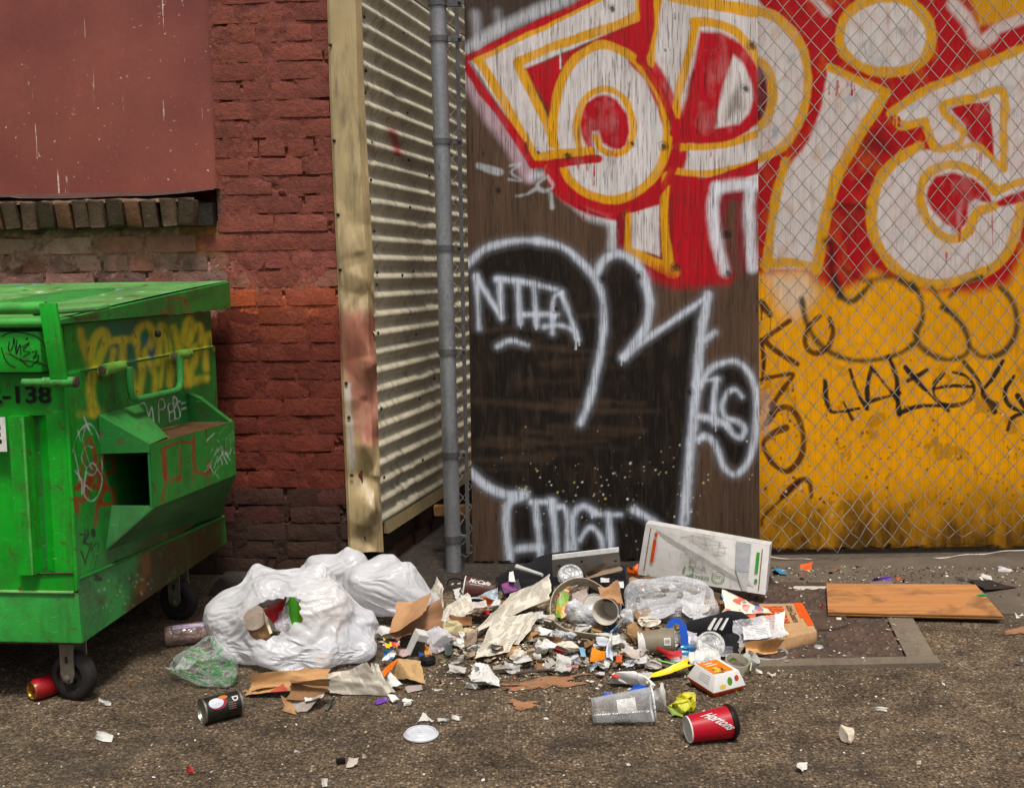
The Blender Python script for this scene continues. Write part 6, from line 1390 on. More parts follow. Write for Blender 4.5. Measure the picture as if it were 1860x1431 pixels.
blob('napkin', 'lower corner of white tissue trailing to the left', 'tissue', 856, 1245, .012, (.024, .018, .013), TISSUE, 43, 16, .9, 3, -.6)
for k, (x, y, lab) in enumerate(((716, 1269, 'small white tissue lump next to the purple scrap'), (739, 1274, 'small white tissue lump right of the dark cloth strip'))): blob('napkin', lab, 'tissue', x, y, .012, (.017, .014, .014), TISSUE, 50 + k, 16, .9, 3)
qpaper('plastic_scrap', 'purple plastic scrap in front of the newspaper', 'plastic', [(680, 1272, .008), (702, 1266, .012), (704, 1273, .006), (684, 1279, .004)], col('6a3aa0', .4, .1), 52, .004, 3)
qpaper('cloth_strip', 'short grey cloth strip between two tissue lumps', 'cloth', [(722, 1265, .008), (730, 1264, .01), (730, 1290, .005), (724, 1290, .004)], col('4e4844', .9), 53, .004, 3)

# ---------------------------------------------------------------- coffee cup, newspapers, clothing by the plywood
def coffee_cup(name, label, px, py, L, r0, r1, yaw, z, m_body, m_lid=None, m_base=None, m_in=None, rim='wide', extra=None):
    bo, ax = lying(px, py, L, r0, r1, yaw, z); T = axis_matrix(bo, ax); c = empty(name, (bo[0], bo[1], z), label, 'cup')
    MB().add(*lathe([(r0, .004), (r1 - .001, L - .004)], 40), T=T).build('body', m_body, c)
    MB().add(*lathe([(r0, .004), (r0 + .0005, 0), (r0 - .002, 0), (r0 - .003, .002), (.001, .002)], 40), T=T).build('base', m_base or WHITE, c)
    if m_lid: MB().add(*lathe([(r1, L - .008), (r1 + .0035, L - .007), (r1 + .0038, L), (r1 + .001, L + .004), (r1 - .004, L + .010), (r1 - .006, L + .010), (r1 - .008, L + .006), (.001, L + .006)], 40), T=T).build('lid', m_lid, c)
    else: MB().add(*lathe([(r1 - .001, L - .004), (r1 + .0015, L - .002), (r1 + .001, L), (r1 - .0015, L - .001), (r0 - .001, .008), (.001, .008)], 40), T=T).build('inside', m_in or WHITE, c)
    return c, cup_fn(bo, ax, L, r0, r1)[0]
BRC = plain('brown_cup_paper', rgb('4f2a22'), .5, 0, .2, 18, .1, 60, .25)
cm_, tf = coffee_cup('coffee_cup', 'brown paper coffee cup with white script lying behind the newspaper', 872, 1070, .115, .042, .031, -.10, .03, BRC, col('2b2524', .5), col('d8d2c8', .6))
wrap('lettering', tf, 'McCafe', WHITE, cm_, ((.14, .85), (.70, -.04), (0, .55)), .02, .35); wrap('lettering', tf, '-', WHITE, cm_, ((.20, .66), (.42, 0), (0, .03)), .01)
qpaper('paper_scrap', 'white card under the brown coffee cup', 'card', [(822, 1068, .03), (862, 1062, .05), (862, 1086, .03), (828, 1090, .02)], WHITE, 61, .006, 3)
tag(MB().add(*tube([onZ(x, y, z) for x, y, z in ((812, 1062, .02), (815, 1052, .04), (830, 1050, .05), (845, 1056, .05), (835, 1074, .05), (848, 1086, .05))], .0028, 6)).build('cable', col('1a1816', .5, .1)), 'thin black cable loop beside the brown coffee cup', 'cable')
qpaper('film_scrap', 'bluish clear plastic sleeve in front of the brown coffee cup', 'film', [(850, 1076, .07), (905, 1072, .08), (905, 1090, .06), (848, 1094, .05)], m_film('blue_film', (.5, .62, .70), .5), 62, .010, 6)
qpaper('sweet_wrapper', 'orange and yellow wrapper twisted up in front of the coffee cup', 'wrapper', [(874, 1080, .10), (898, 1084, .10), (890, 1100, .07), (880, 1102, .06)], m_art('orange_wrap', rgb('e08a10'), [rgb('d05010')], 30, .35), 63, .016, 7)
qpaper('packet', 'red and white printed packet left of the long newspaper', 'packet', [(848, 1112, .05), (884, 1098, .075), (884, 1120, .06), (852, 1124, .04)], m_art('red_packet', rgb('b81220'), [rgb('dcd8d4')], 16, .4, .15, .7), 64, .010, 5)
qpaper('paper_scrap', 'white printed slip beside the red packet', 'paper', [(856, 1096, .07), (884, 1092, .085), (884, 1100, .08), (860, 1106, .065)], m_print('slip', rgb('cfc8c2'), rgb('7a1a20'), 6, 1, .6, .15), 65, .005, 3)
tag(MB().add(*bbox(-.035, .035, -.009, .009, -.02, .02, .002, 1), T=Matrix.Translation(Vector(onZ(928, 1066, .075))) @ Matrix.Rotation(.25, 4, 'Z') @ Matrix.Rotation(-.2, 4, 'Y') @ Matrix.Rotation(-.5, 4, 'X')).build('small_box', m_art('purple_box', rgb('4a0f4e'), [rgb('1c0c22'), rgb('7a1f70')], 30, .4)), 'small purple and black box behind the long newspaper', 'box')
# long newspaper leaning on the heap, two leaves
qpaper('newspaper', 'upper leaf of the long dirty newspaper leaning on the heap', 'newspaper', [(925, 1072, .10), (1002, 1050, .15), (1000, 1086, .11), (860, 1146, .055)], NEWS, 71, .014, 8, 30)
qpaper('newspaper', 'lower leaf of the long newspaper sliding down to the pavement', 'newspaper', [(896, 1124, .085), (968, 1108, .11), (926, 1182, .035), (862, 1198, .014)], NEWS, 72, .012, 8, 30)
qpaper('newspaper', 'middle fold of the long newspaper with a curled edge', 'newspaper', [(930, 1120, .085), (972, 1112, .115), (940, 1165, .05), (896, 1190, .02)], NEWS, 73, .014, 7, 24)
qpaper('plank_scrap', 'grey wooden slat half buried under the long newspaper', 'slat', [(940, 1142, .05), (1060, 1156, .04), (1060, 1172, .03), (936, 1162, .035)], stainmat('grey_slat', '7a6c5f', (.1, .07, .05)), 74, .004, 3)
for k, (x0, y0, x1, y1, lab) in enumerate(((905, 1205, 1008, 1192, 'thin grey stick lying under the lower newspaper leaf'), (938, 1222, 1020, 1214, 'thin dark stick in front of the litter heap'))):
    tag(MB().add(*tube([onZ(x0, y0, .014), onZ((x0 + x1) / 2, (y0 + y1) / 2 - 1, .018), onZ(x1, y1, .016)], .0042, 7)).build('stick', col('554b44', .8)), lab, 'stick')
CLOTH = plain('black_cloth', rgb('1d1c20'), .95, 0, .35, 20, .5, 240, .15)
def drape(name, label, cat, pts, mat, seed, amp=.02, n=40, zmin=.004):
    """soft cloth heap: ridge line of (px,py,z,half width)"""
    C = [(onZ(x, y, z), w) for x, y, z, w in pts]; t = np.linspace(0, 1, len(C)); ctr = np.array([c for c, _ in C]); wd = np.array([w for _, w in C])
    def fn(u, w):
        c = np.stack([np.interp(u, t, ctr[:, i]) for i in range(3)], 1); h = np.interp(u, t, wd); a = (w - .5) * 2
        P = c.copy(); P[:, 1] += a * h; P[:, 2] = c[:, 2] * (1 - np.abs(a) ** 2.2) + amp * (fbm(u * 9 + seed, w * 3, 1.2, seed) - .5) + amp * .7 * creases(u - .5, w - .5, 12, seed)
        P[:, 2] = np.maximum(P[:, 2], zmin); return P
    P, q = gridm(n, 26, fn); return tag(mk(name, P, q, mat, angle=0), label, cat)
drape('jacket', 'black jacket heaped against the foot of the brown plywood', 'jacket', [(900, 1052, .04, .06), (930, 1036, .08, .07), (975, 1016, .11, .07), (1030, 999, .135, .06), (1085, 1004, .12, .06), (1135, 1030, .08, .05)], CLOTH, 3, .03)
drape('trousers', 'black fabric roll with white tags behind the beige strap', 'clothing', [(1070, 1055, .09, .05), (1100, 1052, .125, .05), (1135, 1056, .13, .05), (1158, 1066, .09, .05)], CLOTH, 7, .02)
drape('jacket', 'black cloth tube in front of the heaped jacket', 'clothing', [(915, 1062, .06, .04), (945, 1056, .085, .045), (985, 1052, .10, .045), (1005, 1054, .07, .04)], CLOTH, 9, .015)
for x, y, w, h, lab in ((1099, 1053, 16, 7, 'small white tag on the black fabric roll'), (1123, 1061, 20, 12, 'larger white tag on the black fabric roll'), (930, 1048, 10, 18, 'white curved scrap on the black cloth tube')):
    qpaper('paper_scrap', lab, 'tag', [(x - w / 2, y - h / 2, .15), (x + w / 2, y - h / 2 + 1, .15), (x + w / 2, y + h / 2, .14), (x - w / 2, y + h / 2, .14)] if x > 1000 else [(x - 5, y - 9, .12), (x + 2, y - 10, .12), (x + 6, y + 9, .10), (x - 6, y + 8, .10)], WHITE, int(x), .002, 2)
tag(MB().add(*tube([onZ(938, 1029, .125), onZ(960, 1036, .12), onZ(985, 1044, .12)], [.010, .008, .006], 8)).build('paper_tube', col('c2c4c0', .6)), 'slim white rolled paper lying on the black jacket', 'paper roll')
# metal bracket plate
bp_ = empty('metal_plate', tuple(onZ(1062, 1050)), 'pale grey folded metal plate with holes leaning on the black jacket', 'plate'); MET = plain('grey_painted_metal', rgb('a9a9a6'), .45, .2, .25, 16, .15, 80, .3)
a_, b2, c2, d2 = onZ(1003, 1016, .165), onZ(1124, 1002, .195), onZ(1130, 1040, .10), onZ(1004, 1048, .085); n_ = np.cross(c2 - d2, a_ - d2); n_ /= np.linalg.norm(n_)
MB().add(*prism([d2, c2, b2, a_], n_, .003)).build('face', MET, bp_, smooth=False)
MB().add(*prism([a_ + n_ * .001, b2 + n_ * .001, b2 + np.array([0, .01, .022]) + n_ * .012, a_ + np.array([0, .01, .022]) + n_ * .012], n_, .003)).build('folded_lip', col('d6d6d2', .45, .2), bp_, smooth=False)
for fx, fy in ((.1, .62), (.42, .78), (.9, .7), (.1, .2)): 
    p = d2 + (c2 - d2) * fx + (a_ - d2) * fy; MB().add(*lathe([(.006, .0006), (.0045, .0012), (.001, .0008)], 10), T=axis_matrix(p, n_)).build('hole', M_SCREW, bp_)
tag(MB().add(*lathe([(.001, .010), (.030, .010), (.034, .014), (.040, .012), (.042, .004), (.046, .002), (.046, 0)], 34), T=axis_matrix(onZ(1036, 1046, .125), (-.05, -.75, .65))).build('cup_lid', m_film('lid_film', (.75, .75, .75), .5)), 'clear round cup lid leaning on the grey metal plate', 'lid')
qpaper('cloth_scrap', 'brown crumpled cloth in front of the grey metal plate', 'cloth', [(1068, 1036, .12), (1120, 1018, .15), (1128, 1036, .12), (1062, 1052, .09)], stainmat('brown_cloth', '8f7a64'), 81, .022, 9, 22)
# beige strap in a loop, with its knot
def strap(name, label, pts, wd, mat, seed=0, cat='strap', thick=.0016):
    q = catmull([onZ(x, y, z) for x, y, z in pts], 8); v = []
    for i, p in enumerate(q):
        t = q[min(i + 1, len(q) - 1)] - q[max(i - 1, 0)]; t /= np.linalg.norm(t); up = np.array([0, -.55, .83]); up = up - t * (up @ t) * .9; up /= np.linalg.norm(up); nn = np.cross(t, up) * thick
        for s1 in (-1, 1): v += [p + up * wd / 2 + nn * s1, p - up * wd / 2 + nn * s1]
    k = len(q); f = []
    for i in range(k - 1):
        a = i * 4; b1 = a + 4; f += [(a, a + 1, b1 + 1, b1), (a + 2, b1 + 2, b1 + 3, a + 3), (a, b1, b1 + 2, a + 2), (a + 1, a + 3, b1 + 3, b1 + 1)]
    return tag(mk(name, v, f, mat, angle=40), label, cat)
STRAP = plain('beige_webbing', rgb('b5a68f'), .9, 0, .3, 24, .5, 260, .35)
strap('webbing_strap', 'wide beige webbing strap arching over the litter heap', [(1000, 1130, .06), (1000, 1100, .10), (1010, 1075, .135), (1035, 1058, .155), (1062, 1056, .15), (1085, 1066, .13), (1102, 1078, .11)], .034, STRAP)
strap('webbing_strap', 'beige stitched strap lying below the arched strap', [(1005, 1134, .05), (1025, 1146, .055), (1050, 1152, .055), (1080, 1156, .05), (1105, 1160, .04)], .028, STRAP)
blob('strap_knot', 'knotted white plastic at the foot of the arched beige strap', 'knot', 999, 1126, .07, (.026, .024, .026), col('b9ad9c', .6), 5, 18, .8, 4)
qpaper('sweet_wrapper', 'yellow, white and red snack wrapper standing inside the beige strap loop', 'wrapper', [(1014, 1072, .13), (1034, 1068, .135), (1030, 1118, .06), (1008, 1122, .055)], m_art('snack', rgb('cfc2a2'), [rgb('c03a3a'), rgb('c99a20'), rgb('7aa040')], 24, .45, .2, .45), 84, .010, 5)
qpaper('paper_scrap', 'pale pink paper standing behind the snack wrapper', 'paper', [(1040, 1078, .12), (1068, 1070, .13), (1072, 1108, .06), (1040, 1110, .06)], col('b8a49c', .75), 85, .012, 6)
qpaper('packet', 'dark magenta packet corner inside the beige strap loop', 'packet', [(1036, 1090, .10), (1050, 1088, .105), (1048, 1104, .08), (1036, 1106, .08)], col('6a1232', .4), 86, .004, 3)
qpaper('newspaper', 'stained white paper wedge behind the clear bag in the strap loop', 'newspaper', [(1046, 1098, .10), (1078, 1092, .11), (1062, 1122, .06), (1034, 1126, .05)], NEWS, 87, .01, 5)
P, f = lumpbag(onZ(1062, 1152, 0), [(-.03, .0, .085, .035), (.035, .0, .08, .03), (.0, .02, .05, .04)], 35, None, 5, 1.4)
tag(smooth_film(mk('clear_bag', P, f, m_film('hazy_film', (.72, .74, .78), .5), angle=0)), 'crumpled clear plastic bag below the beige strap loop', 'plastic bag')
cg, tf = coffee_cup('paper_cup', 'open paper cup with brown outside tipped toward the viewer in the heap', 1106, 1106, .10, .030, .043, -1.9, .07, BRC, None, None, col('cfc6b8', .6))
qpaper('paper_bag', 'brown paper bag corner with green print stuffed above the open cup', 'paper bag', [(1086, 1072, .16), (1122, 1064, .17), (1134, 1094, .13), (1096, 1096, .13)], m_art('kraft_green', rgb('a2774f'), [rgb('4f9a1e')], 12, .75, .25, .82), 88, .018, 7, 22)
tag(MB().add(*lathe([(.001, .004), (.036, .004), (.039, .007), (.042, .003), (.042, 0)], 30), T=axis_matrix(onZ(1080, 1100, .10), (.1, -.8, .5))).build('cup_lid', col('b9b2a8', .55)), 'greyish white round lid standing left of the open cup', 'lid')
# big clear bag with papers inside
P, f = lumpbag(onZ(1216, 1134, 0), [(-.10, .02, .10, .06), (.0, .0, .11, .065), (.09, .01, .10, .06), (.03, -.05, .06, .04), (-.13, -.03, .05, .03), (.13, -.02, .06, .04)], 23, None, 5, 1.35); tag(smooth_film(mk('clear_bag', P, f, m_film('bag_film', (.78, .79, .82), .24), angle=0)), 'large clear plastic bag full of wrappers in front of the white box', 'plastic bag')
for k, (c4, mt, lab, nm) in enumerate(((((1160, 1090, .09), (1230, 1080, .10), (1225, 1125, .05), (1165, 1130, .04)), col('b9b6b8', .6), 'grey white wrapping inside the large clear bag', 'paper_scrap'), (((1240, 1080, .09), (1282, 1078, .09), (1275, 1120, .05), (1238, 1126, .045)), m_print('receipt', rgb('d0cdcb'), rgb('3a3a44'), 14, 1, .5, .05), 'white printed sheet at the right side of the large clear bag', 'paper_scrap'), (((1152, 1112, .07), (1185, 1105, .07), (1190, 1132, .035), (1154, 1132, .03)), stainmat('brown_in', '8a6a4c'), 'brown paper at the left end of the large clear bag', 'paper_scrap'))):
    qpaper(nm, lab, 'paper', list(c4), mt, 90 + k, .012, 7)
strap('film_strand', 'twisted clear plastic strand hanging from the large clear bag', [(1152, 1082, .13), (1140, 1105, .09), (1128, 1130, .06), (1108, 1152, .04)], .020, FILM, cat='film')
qpaper('film_scrap', 'dark blue plastic below the beige strap', 'film', [(1098, 1140, .05), (1122, 1132, .06), (1124, 1154, .04), (1096, 1156, .03)], col('1f4a70', .3), 94, .01, 5)
# cardboard flaps below the white box
for k, (c4, lab) in enumerate(((((1140, 1052, .09), (1250, 1076, .10), (1248, 1084, .08), (1146, 1062, .07)), 'bent brown cardboard strip under the white box'), (((1158, 1046, .10), (1225, 1060, .12), (1215, 1072, .09), (1168, 1062, .08)), 'folded tan cardboard flap left of the white box bottom'), (((1250, 1072, .08), (1312, 1086, .07), (1300, 1096, .05), (1246, 1086, .06)), 'cardboard sheet end between white box and clear bag'))):
    qpaper('cardboard', lab, 'cardboard', list(c4), stainmat('flap%d' % k, ['a58a6a', '8f7050', 'b09a78'][k]), 96 + k, .012, 5)
qpaper('sweet_wrapper', 'bright orange wrapper at the left edge of the white box', 'wrapper', [(1138, 1034, .12), (1158, 1026, .14), (1160, 1046, .10), (1142, 1048, .09)], col('dc5a10', .4, .05), 99, .012, 6)
qpaper('foil_scrap', 'red foil sheet under the large clear bag', 'foil', [(1240, 1140, .04), (1270, 1130, .06), (1266, 1156, .03), (1244, 1160, .02)], col('8a1018', .35), 100, .01, 5)

# ---------------------------------------------------------------- white carton leaning on the plywood
wb = empty('carton_box', tuple(onZ(1280, 1060)), 'big flat white carton with orange and green marks leaning on the plywood', 'box')
BL_, BR_, TR_, TL_ = onZ(1158, 1043, .072), onZ(1390, 1080, .045), onZ(1398, 991, .22), onZ(1173, 951, .275)
BR_ = BL_ + (TR_ - TL_) * .985 if False else BR_
n_ = np.cross(BR_ - BL_, TL_ - BL_); n_ /= np.linalg.norm(n_)
def fp_(u, w): return BL_ * (1 - u) * (1 - w) + BR_ * u * (1 - w) + TR_ * u * w + TL_ * (1 - u) * w
P, q = gridm(150, 66, lambda u, w: np.array([fp_(a, b2) for a, b2 in zip(u, w)]) + np.outer(.006 * np.sin(u * 3.1) * np.sin(w * 3.1) + .0022 * creases(u - .5, w - .5, 5, 3), n_))
pa = Paint(proj(P), rgb('e4e1dc'), .5); pa.sc = 1.0; rr = random.Random(8)
pa.c *= (.86 + .2 * fbm(P[:, 0] * 9, P[:, 2] * 9, 1, 4))[:, None]
pa.fill([(1240, 975), (1290, 968), (1312, 1020), (1290, 1046), (1236, 1030)], rgb('8f877d'), 16, .55)
for k in range(110):      # boot scuffs
    x, y = rr.gauss(1268, 20), rr.gauss(1004, 22); pa.stroke([(x, y), (x + rr.uniform(-3, 3), y + rr.uniform(6, 16))] if rr.random() < .6 else [(x, y), (x + rr.uniform(8, 22), y + rr.uniform(-2, 4))], rr.uniform(1.2, 2.6), rgb('5d544b'), .9, rr.uniform(.2, .6), smooth=False)
pa.stroke([(1318, 1040), (1340, 1060)], 12, rgb('8f877d'), 6, .4)
mk('front_panel', P, q, plain('white_carton', (0, 0, 0), .6, 0, .12, 20, .15, 60, .12, attr=True), wb, angle=0, cols=pa.c)
t_ = .045; MB().add(*hexa([BL_ - n_ * t_, BR_ - n_ * t_, BR_ - n_ * .004, BL_ - n_ * .004, TL_ - n_ * t_, TR_ - n_ * t_, TR_ - n_ * .004, TL_ - n_ * .004])).build('body', col('c4c1bc', .6, .2), wb, smooth=False)
def on_box(pts, name, mat, off=.0032, th=.001):
    m = MB(); m.add([fp_(u, w) + n_ * (off + .010 * math.sin(u * 3.1) * math.sin(w * 3.1)) for u, w in pts], [tuple(range(len(pts)))]); return m.build(name, mat, wb, smooth=False)
def rect(u0, u1, w0, w1): return [(u0, w0), (u1, w0), (u1, w1), (u0, w1)]
on_box([(.74, .985), (.86, .985), (.865, .42), (.765, .40)], 'flap', col('aeb0b2', .6, .1), .005); on_box([(.765, .40), (.865, .42), (.862, .02), (.83, .02)], 'flap', col('c9c8c6', .6, .1), .004)
ORG, GRNP, BRNP = col('e0561c', .5, .05), col('3f9a34', .5, .05), col('8a5a2a', .6, .05)
on_box(rect(.045, .052, .10, .95), 'printed_line', BRNP, .0040); on_box(rect(.085, .112, .30, .74), 'printed_bar', ORG, .0040); on_box([(.10 + .014 * math.cos(a), .84 + .05 * math.sin(a)) for a in np.linspace(0, 6.0, 12)], 'printed_dot', ORG, .0040)
on_box(rect(.945, .952, .08, .92), 'printed_line', BRNP, .0040); on_box(rect(.908, .932, .42, .84), 'printed_bar', GRNP, .0040); on_box([(.922 + .013 * math.cos(a), .26 + .045 * math.sin(a)) for a in np.linspace(0, 6.0, 12)], 'printed_dot', GRNP, .0040)
for k in range(9): on_box(rect(.118, .124 + .004 * (k % 2), .32 + k * .047, .33 + k * .047), 'printed_tick', ORG, .0040)
exb = (BR_ - BL_) / np.linalg.norm(BR_ - BL_); eyb = (TL_ - BL_) / np.linalg.norm(TL_ - BL_); GRS = col('7fa070', .6, .05)
text_on('printed_word', 'REPACK', fp_(.565, .19) + n_ * .0065, -exb, -eyb, .014, GRS, wb, .01)
def ring(cu, cw, r, wdt, name, a0=0, a1=2 * math.pi):
    m = MB(); v = []
    for k in range(25):
        a = a0 + (a1 - a0) * k / 24
        for rr in (r, r - wdt): v.append(fp_(cu, cw) + exb * rr * math.cos(a) + eyb * rr * math.sin(a) + n_ * .0065)
    m.add(v, [(2 * i, 2 * i + 1, 2 * i + 3, 2 * i + 2) for i in range(24)]); return m.build(name, GRS, wb, smooth=False)
ring(.635, .20, .024, .003, 'printed_seal'); ring(.635, .20, .016, .0015, 'printed_seal'); text_on('printed_word', 'EC', fp_(.652, .245) + n_ * .0065, -exb, -eyb, .012, GRS, wb, .01)
for k in range(3): ring(.40, .24, .022, .006, 'recycling_arrow', k * 2.09 + .2, k * 2.09 + 1.75)

# ---------------------------------------------------------------- right side of the heap
qpaper('sweet_wrapper', 'colourful crumpled food wrapper with green edge below the white box', 'wrapper', [(1308, 1080, .10), (1372, 1084, .09), (1400, 1118, .05), (1322, 1112, .07)], m_art('bright_wrap', rgb('cfc8b4'), [rgb('a8c890'), rgb('5a7ab0'), rgb('c05a4a')], 26, .4, .15, .5), 110, .020, 10, 26)
qpaper('sweet_wrapper', 'orange printed wrapper under the colourful food wrapper', 'wrapper', [(1318, 1112, .06), (1372, 1118, .055), (1368, 1130, .04), (1320, 1126, .045)], m_art('orange_print', rgb('d05012'), [rgb('2a1a10')], 30, .5, .2, .7), 111, .008, 5)
# pizza box
PZ = stainmat('pizza_kraft', 'b08a62', (.3, .2, .12), .4); pzb = empty('pizza_box', tuple(onZ(1435, 1150)), 'brown pizza box with orange lettering beside the access cover', 'pizza box')
a_, b2, c2, d2 = onZ(1378, 1096, .055), onZ(1457, 1095, .055), onZ(1484, 1146, .05), onZ(1392, 1166, .045)
dn = np.array([0, 0, -.042]); MB().add(*bevel(*hexa([d2 + dn, c2 + dn, b2 + dn, a_ + dn, d2, c2, b2, a_]), .002, 1)).build('box', PZ, pzb)
def pz_(u, w): return a_ * (1 - u) * (1 - w) + b2 * u * (1 - w) + c2 * u * w + d2 * (1 - u) * w + np.array([0, 0, .0018])
def on_pz(pts, name, mat, dz=0.0): MB().add([pz_(u, w) + [0, 0, dz] for u, w in pts], [tuple(range(len(pts)))[::-1]]).build(name, mat, pzb, smooth=False)
on_pz(rect(.80, 1.0, 0, .52) + [], 'orange_band', ORG); on_pz([(.86, .52), (1.0, .52), (1.0, .80), (.88, .80)], 'orange_band', ORG)
exz = (c2 - b2) / np.linalg.norm(c2 - b2); eyz = (b2 - a_) / np.linalg.norm(b2 - a_)
text_on('lettering', 'HOT-N', pz_(.28, .10) + [0, 0, .001], exz, eyz, .038, ORG, pzb, .05, width=.17); text_on('lettering', 'READY', pz_(.05, .10) + [0, 0, .001], exz, eyz, .036, ORG, pzb, .05, width=.17)
text_on('lettering', 'Little Caesars', pz_(.60, .10) + [0, 0, .001], exz, eyz, .022, M_BLKPAINT, pzb, .01, width=.17)
MB().add([onZ(x, y, z) for x, y, z in ((1392, 1167.5, .040), (1484, 1147.5, .044), (1484, 1150, .036), (1393, 1171, .033))], [(0, 1, 2, 3)]).build('edge_print', M_BLKPAINT, pzb, smooth=False)
# zip bag with label
qpaper('zip_bag', 'clear zip bag with a white label in front of the pizza box', 'plastic bag', [(1330, 1130, .09), (1412, 1115, .085), (1425, 1158, .05), (1342, 1180, .04)], m_film('zip_film', (.62, .62, .64), .4), 115, .010, 7, 24)
qpaper('zip_bag_label', 'white paper label printed with small lines on the zip bag', 'label', [(1348, 1137, .094), (1395, 1130, .092), (1402, 1156, .064), (1350, 1164, .062)], m_print('label_print', rgb('d4d2d0'), rgb('2a2c50'), 9, 1, .6, .1), 116, .003, 3)
qpaper('film_scrap', 'shiny clear film edge at the right side of the zip bag', 'film', [(1404, 1116, .09), (1418, 1118, .08), (1428, 1156, .05), (1412, 1160, .05)], m_film('shine', (.9, .9, .9), .5, .1), 117, .012, 8)
# black sports shoe with three white stripes
sh_ = empty('sports_shoe', tuple(onZ(1300, 1160)), 'black sports shoe with three white stripes in the litter', 'shoe')
def shoe():
    L = .23; V = []; n = 26; m = 18
    bx0 = onZ(1302, 1150, .03); yaw = 2.9; d = np.array([math.cos(yaw), math.sin(yaw), 0]); s = np.array([-d[1], d[0], 0])
    prof = [(0, .030, .05), (.15, .034, .075), (.35, .034, .078), (.5, .035, .062), (.7, .041, .046), (.88, .036, .034), (1, .012, .016)]
    t = np.linspace(0, 1, n); wd = np.interp(t, [p[0] for p in prof], [p[1] for p in prof]); ht = np.interp(t, [p[0] for p in prof], [p[2] for p in prof])
    for i in range(n):
        for j in range(m):
            a = math.pi * j / (m - 1); x = math.cos(a); y = math.sin(a); V.append(bx0 + d * (t[i] - .5) * L + s * wd[i] * np.sign(x) * abs(x) ** .6 + np.array([0, 0, ht[i] * y ** .7]))
    f = [(i * m + j, i * m + j + 1, (i + 1) * m + j + 1, (i + 1) * m + j) for i in range(n - 1) for j in range(m - 1)]
    return V, f, bx0, d, s
V, f, b0_, d_, s_ = shoe(); mk('upper', V, f, CLOTH, sh_)
sv = []; 
for k in range(28): a = 2 * math.pi * k / 28; sv.append(b0_ + d_ * .118 * math.cos(a) + s_ * .042 * math.sin(a) + np.array([0, 0, -.012]))
MB().add(*prism([tuple(p + np.array([0, 0, .014])) for p in sv], (0, 0, 1), .018)).build('sole', M_RUBBER, sh_)
for k in range(3):
    x0 = 1284 + k * 11; q4 = [(x0, 1143, .075), (x0 + 13, 1122, .108), (x0 + 18, 1122, .108), (x0 + 6, 1144, .072)]
    qpaper('stripe', None, None, [(x, y, z + .004) for x, y, z in q4], col('d8d6d0', .6, .1), 120 + k, .001, 2, 6, parent=sh_)
drape('clothing', 'black rumpled cloth between the shoe and the zip bag', 'clothing', [(1276, 1166, .03, .04), (1305, 1158, .06, .05), (1335, 1150, .075, .06), (1352, 1155, .05, .05)], CLOTH, 13, .02)
# taupe drink cup and blue ring
TAU = plain('taupe_cup_paper', rgb('7f7461'), .45, 0, .15, 14, .1, 60, .2)
tc, tf = coffee_cup('paper_cup', 'taupe and white paper cup lying on its side in front of the large clear bag', 1193, 1166, .115, .036, .044, -.12, .012, TAU, None, col('c2bdb4', .5), col('8d8880', .6))
for nm, (s0, s1, t0, t1), mt in (('white_panel', (.0, .20, -.9, 1.3), WHITE), ('barcode_panel', (.70, .88, .05, .62), WHITE)):
    u, w = np.meshgrid(np.linspace(s0, s1, 6), np.linspace(t0, t1, 14)); P = [tf(a - (.12 * (1 - math.cos(b2)) if nm[0] == 'w' and a > .1 else 0), b2, .0008) for a, b2 in zip(u.ravel(), w.ravel())]; i = np.arange(84).reshape(14, 6); mk(nm, P, np.stack([i[:-1, :-1], i[:-1, 1:], i[1:, 1:], i[1:, :-1]], -1).reshape(-1, 4), mt, tc)
for k in range(7): patch('barcode', tf, .725 + .02 * k, .36, .005, .18, M_BLKPAINT, tc, .0014, 8)
BLU = plain('blue_plastic', rgb('1c4fb0'), .4, 0, .15, 20, .1, 60, .1); br_ = empty('plastic_hook', tuple(onZ(1235, 1180)), 'bright blue plastic hook behind the taupe cup', 'hook')
pth = []
for k in range(15): a = math.pi * 1.05 * k / 14; pth.append((1228 + 13 * math.cos(math.pi - a), 1142 - 15 * math.sin(a)))
pth += [(1243, 1155), (1244, 1172)]; cen = onZ(1230, 1150, .075)
q_ = [onP(x, y, cen, (0, 1, -.35)) for x, y in pth]; vv_ = []
for i, p in enumerate(q_):
    t = q_[min(i + 1, len(q_) - 1)] - q_[max(i - 1, 0)]; t /= np.linalg.norm(t); w_ = np.cross(t, [0, -.94, .33]) * (.009 if i < 12 else .012)
    for s1 in (-.002, .002): vv_ += [p + w_ + np.array([0, s1, 0]), p - w_ + np.array([0, s1, 0])]
ff = []
for i in range(len(q_) - 1):
    a = i * 4; b1 = a + 4; ff += [(a, a + 1, b1 + 1, b1), (a + 2, b1 + 2, b1 + 3, a + 3), (a, b1, b1 + 2, a + 2), (a + 1, a + 3, b1 + 3, b1 + 1)]
mk('hook', vv_, ff, BLU, br_)
blob('paper_ball', 'crumpled brown paper left of the taupe cup', 'paper', 1150, 1156, .05, (.038, .034, .045), KRAFT, 8, 26, 1.1, 4)
blob('foil_wrapper', 'shiny light blue foil wrapper right of the taupe cup', 'wrapper', 1244, 1182, .025, (.036, .026, .026), plain('blue_foil', rgb('4a90c8'), .25, .6, .4, 40, .5, 60), 9, 26, 1.1, 4)
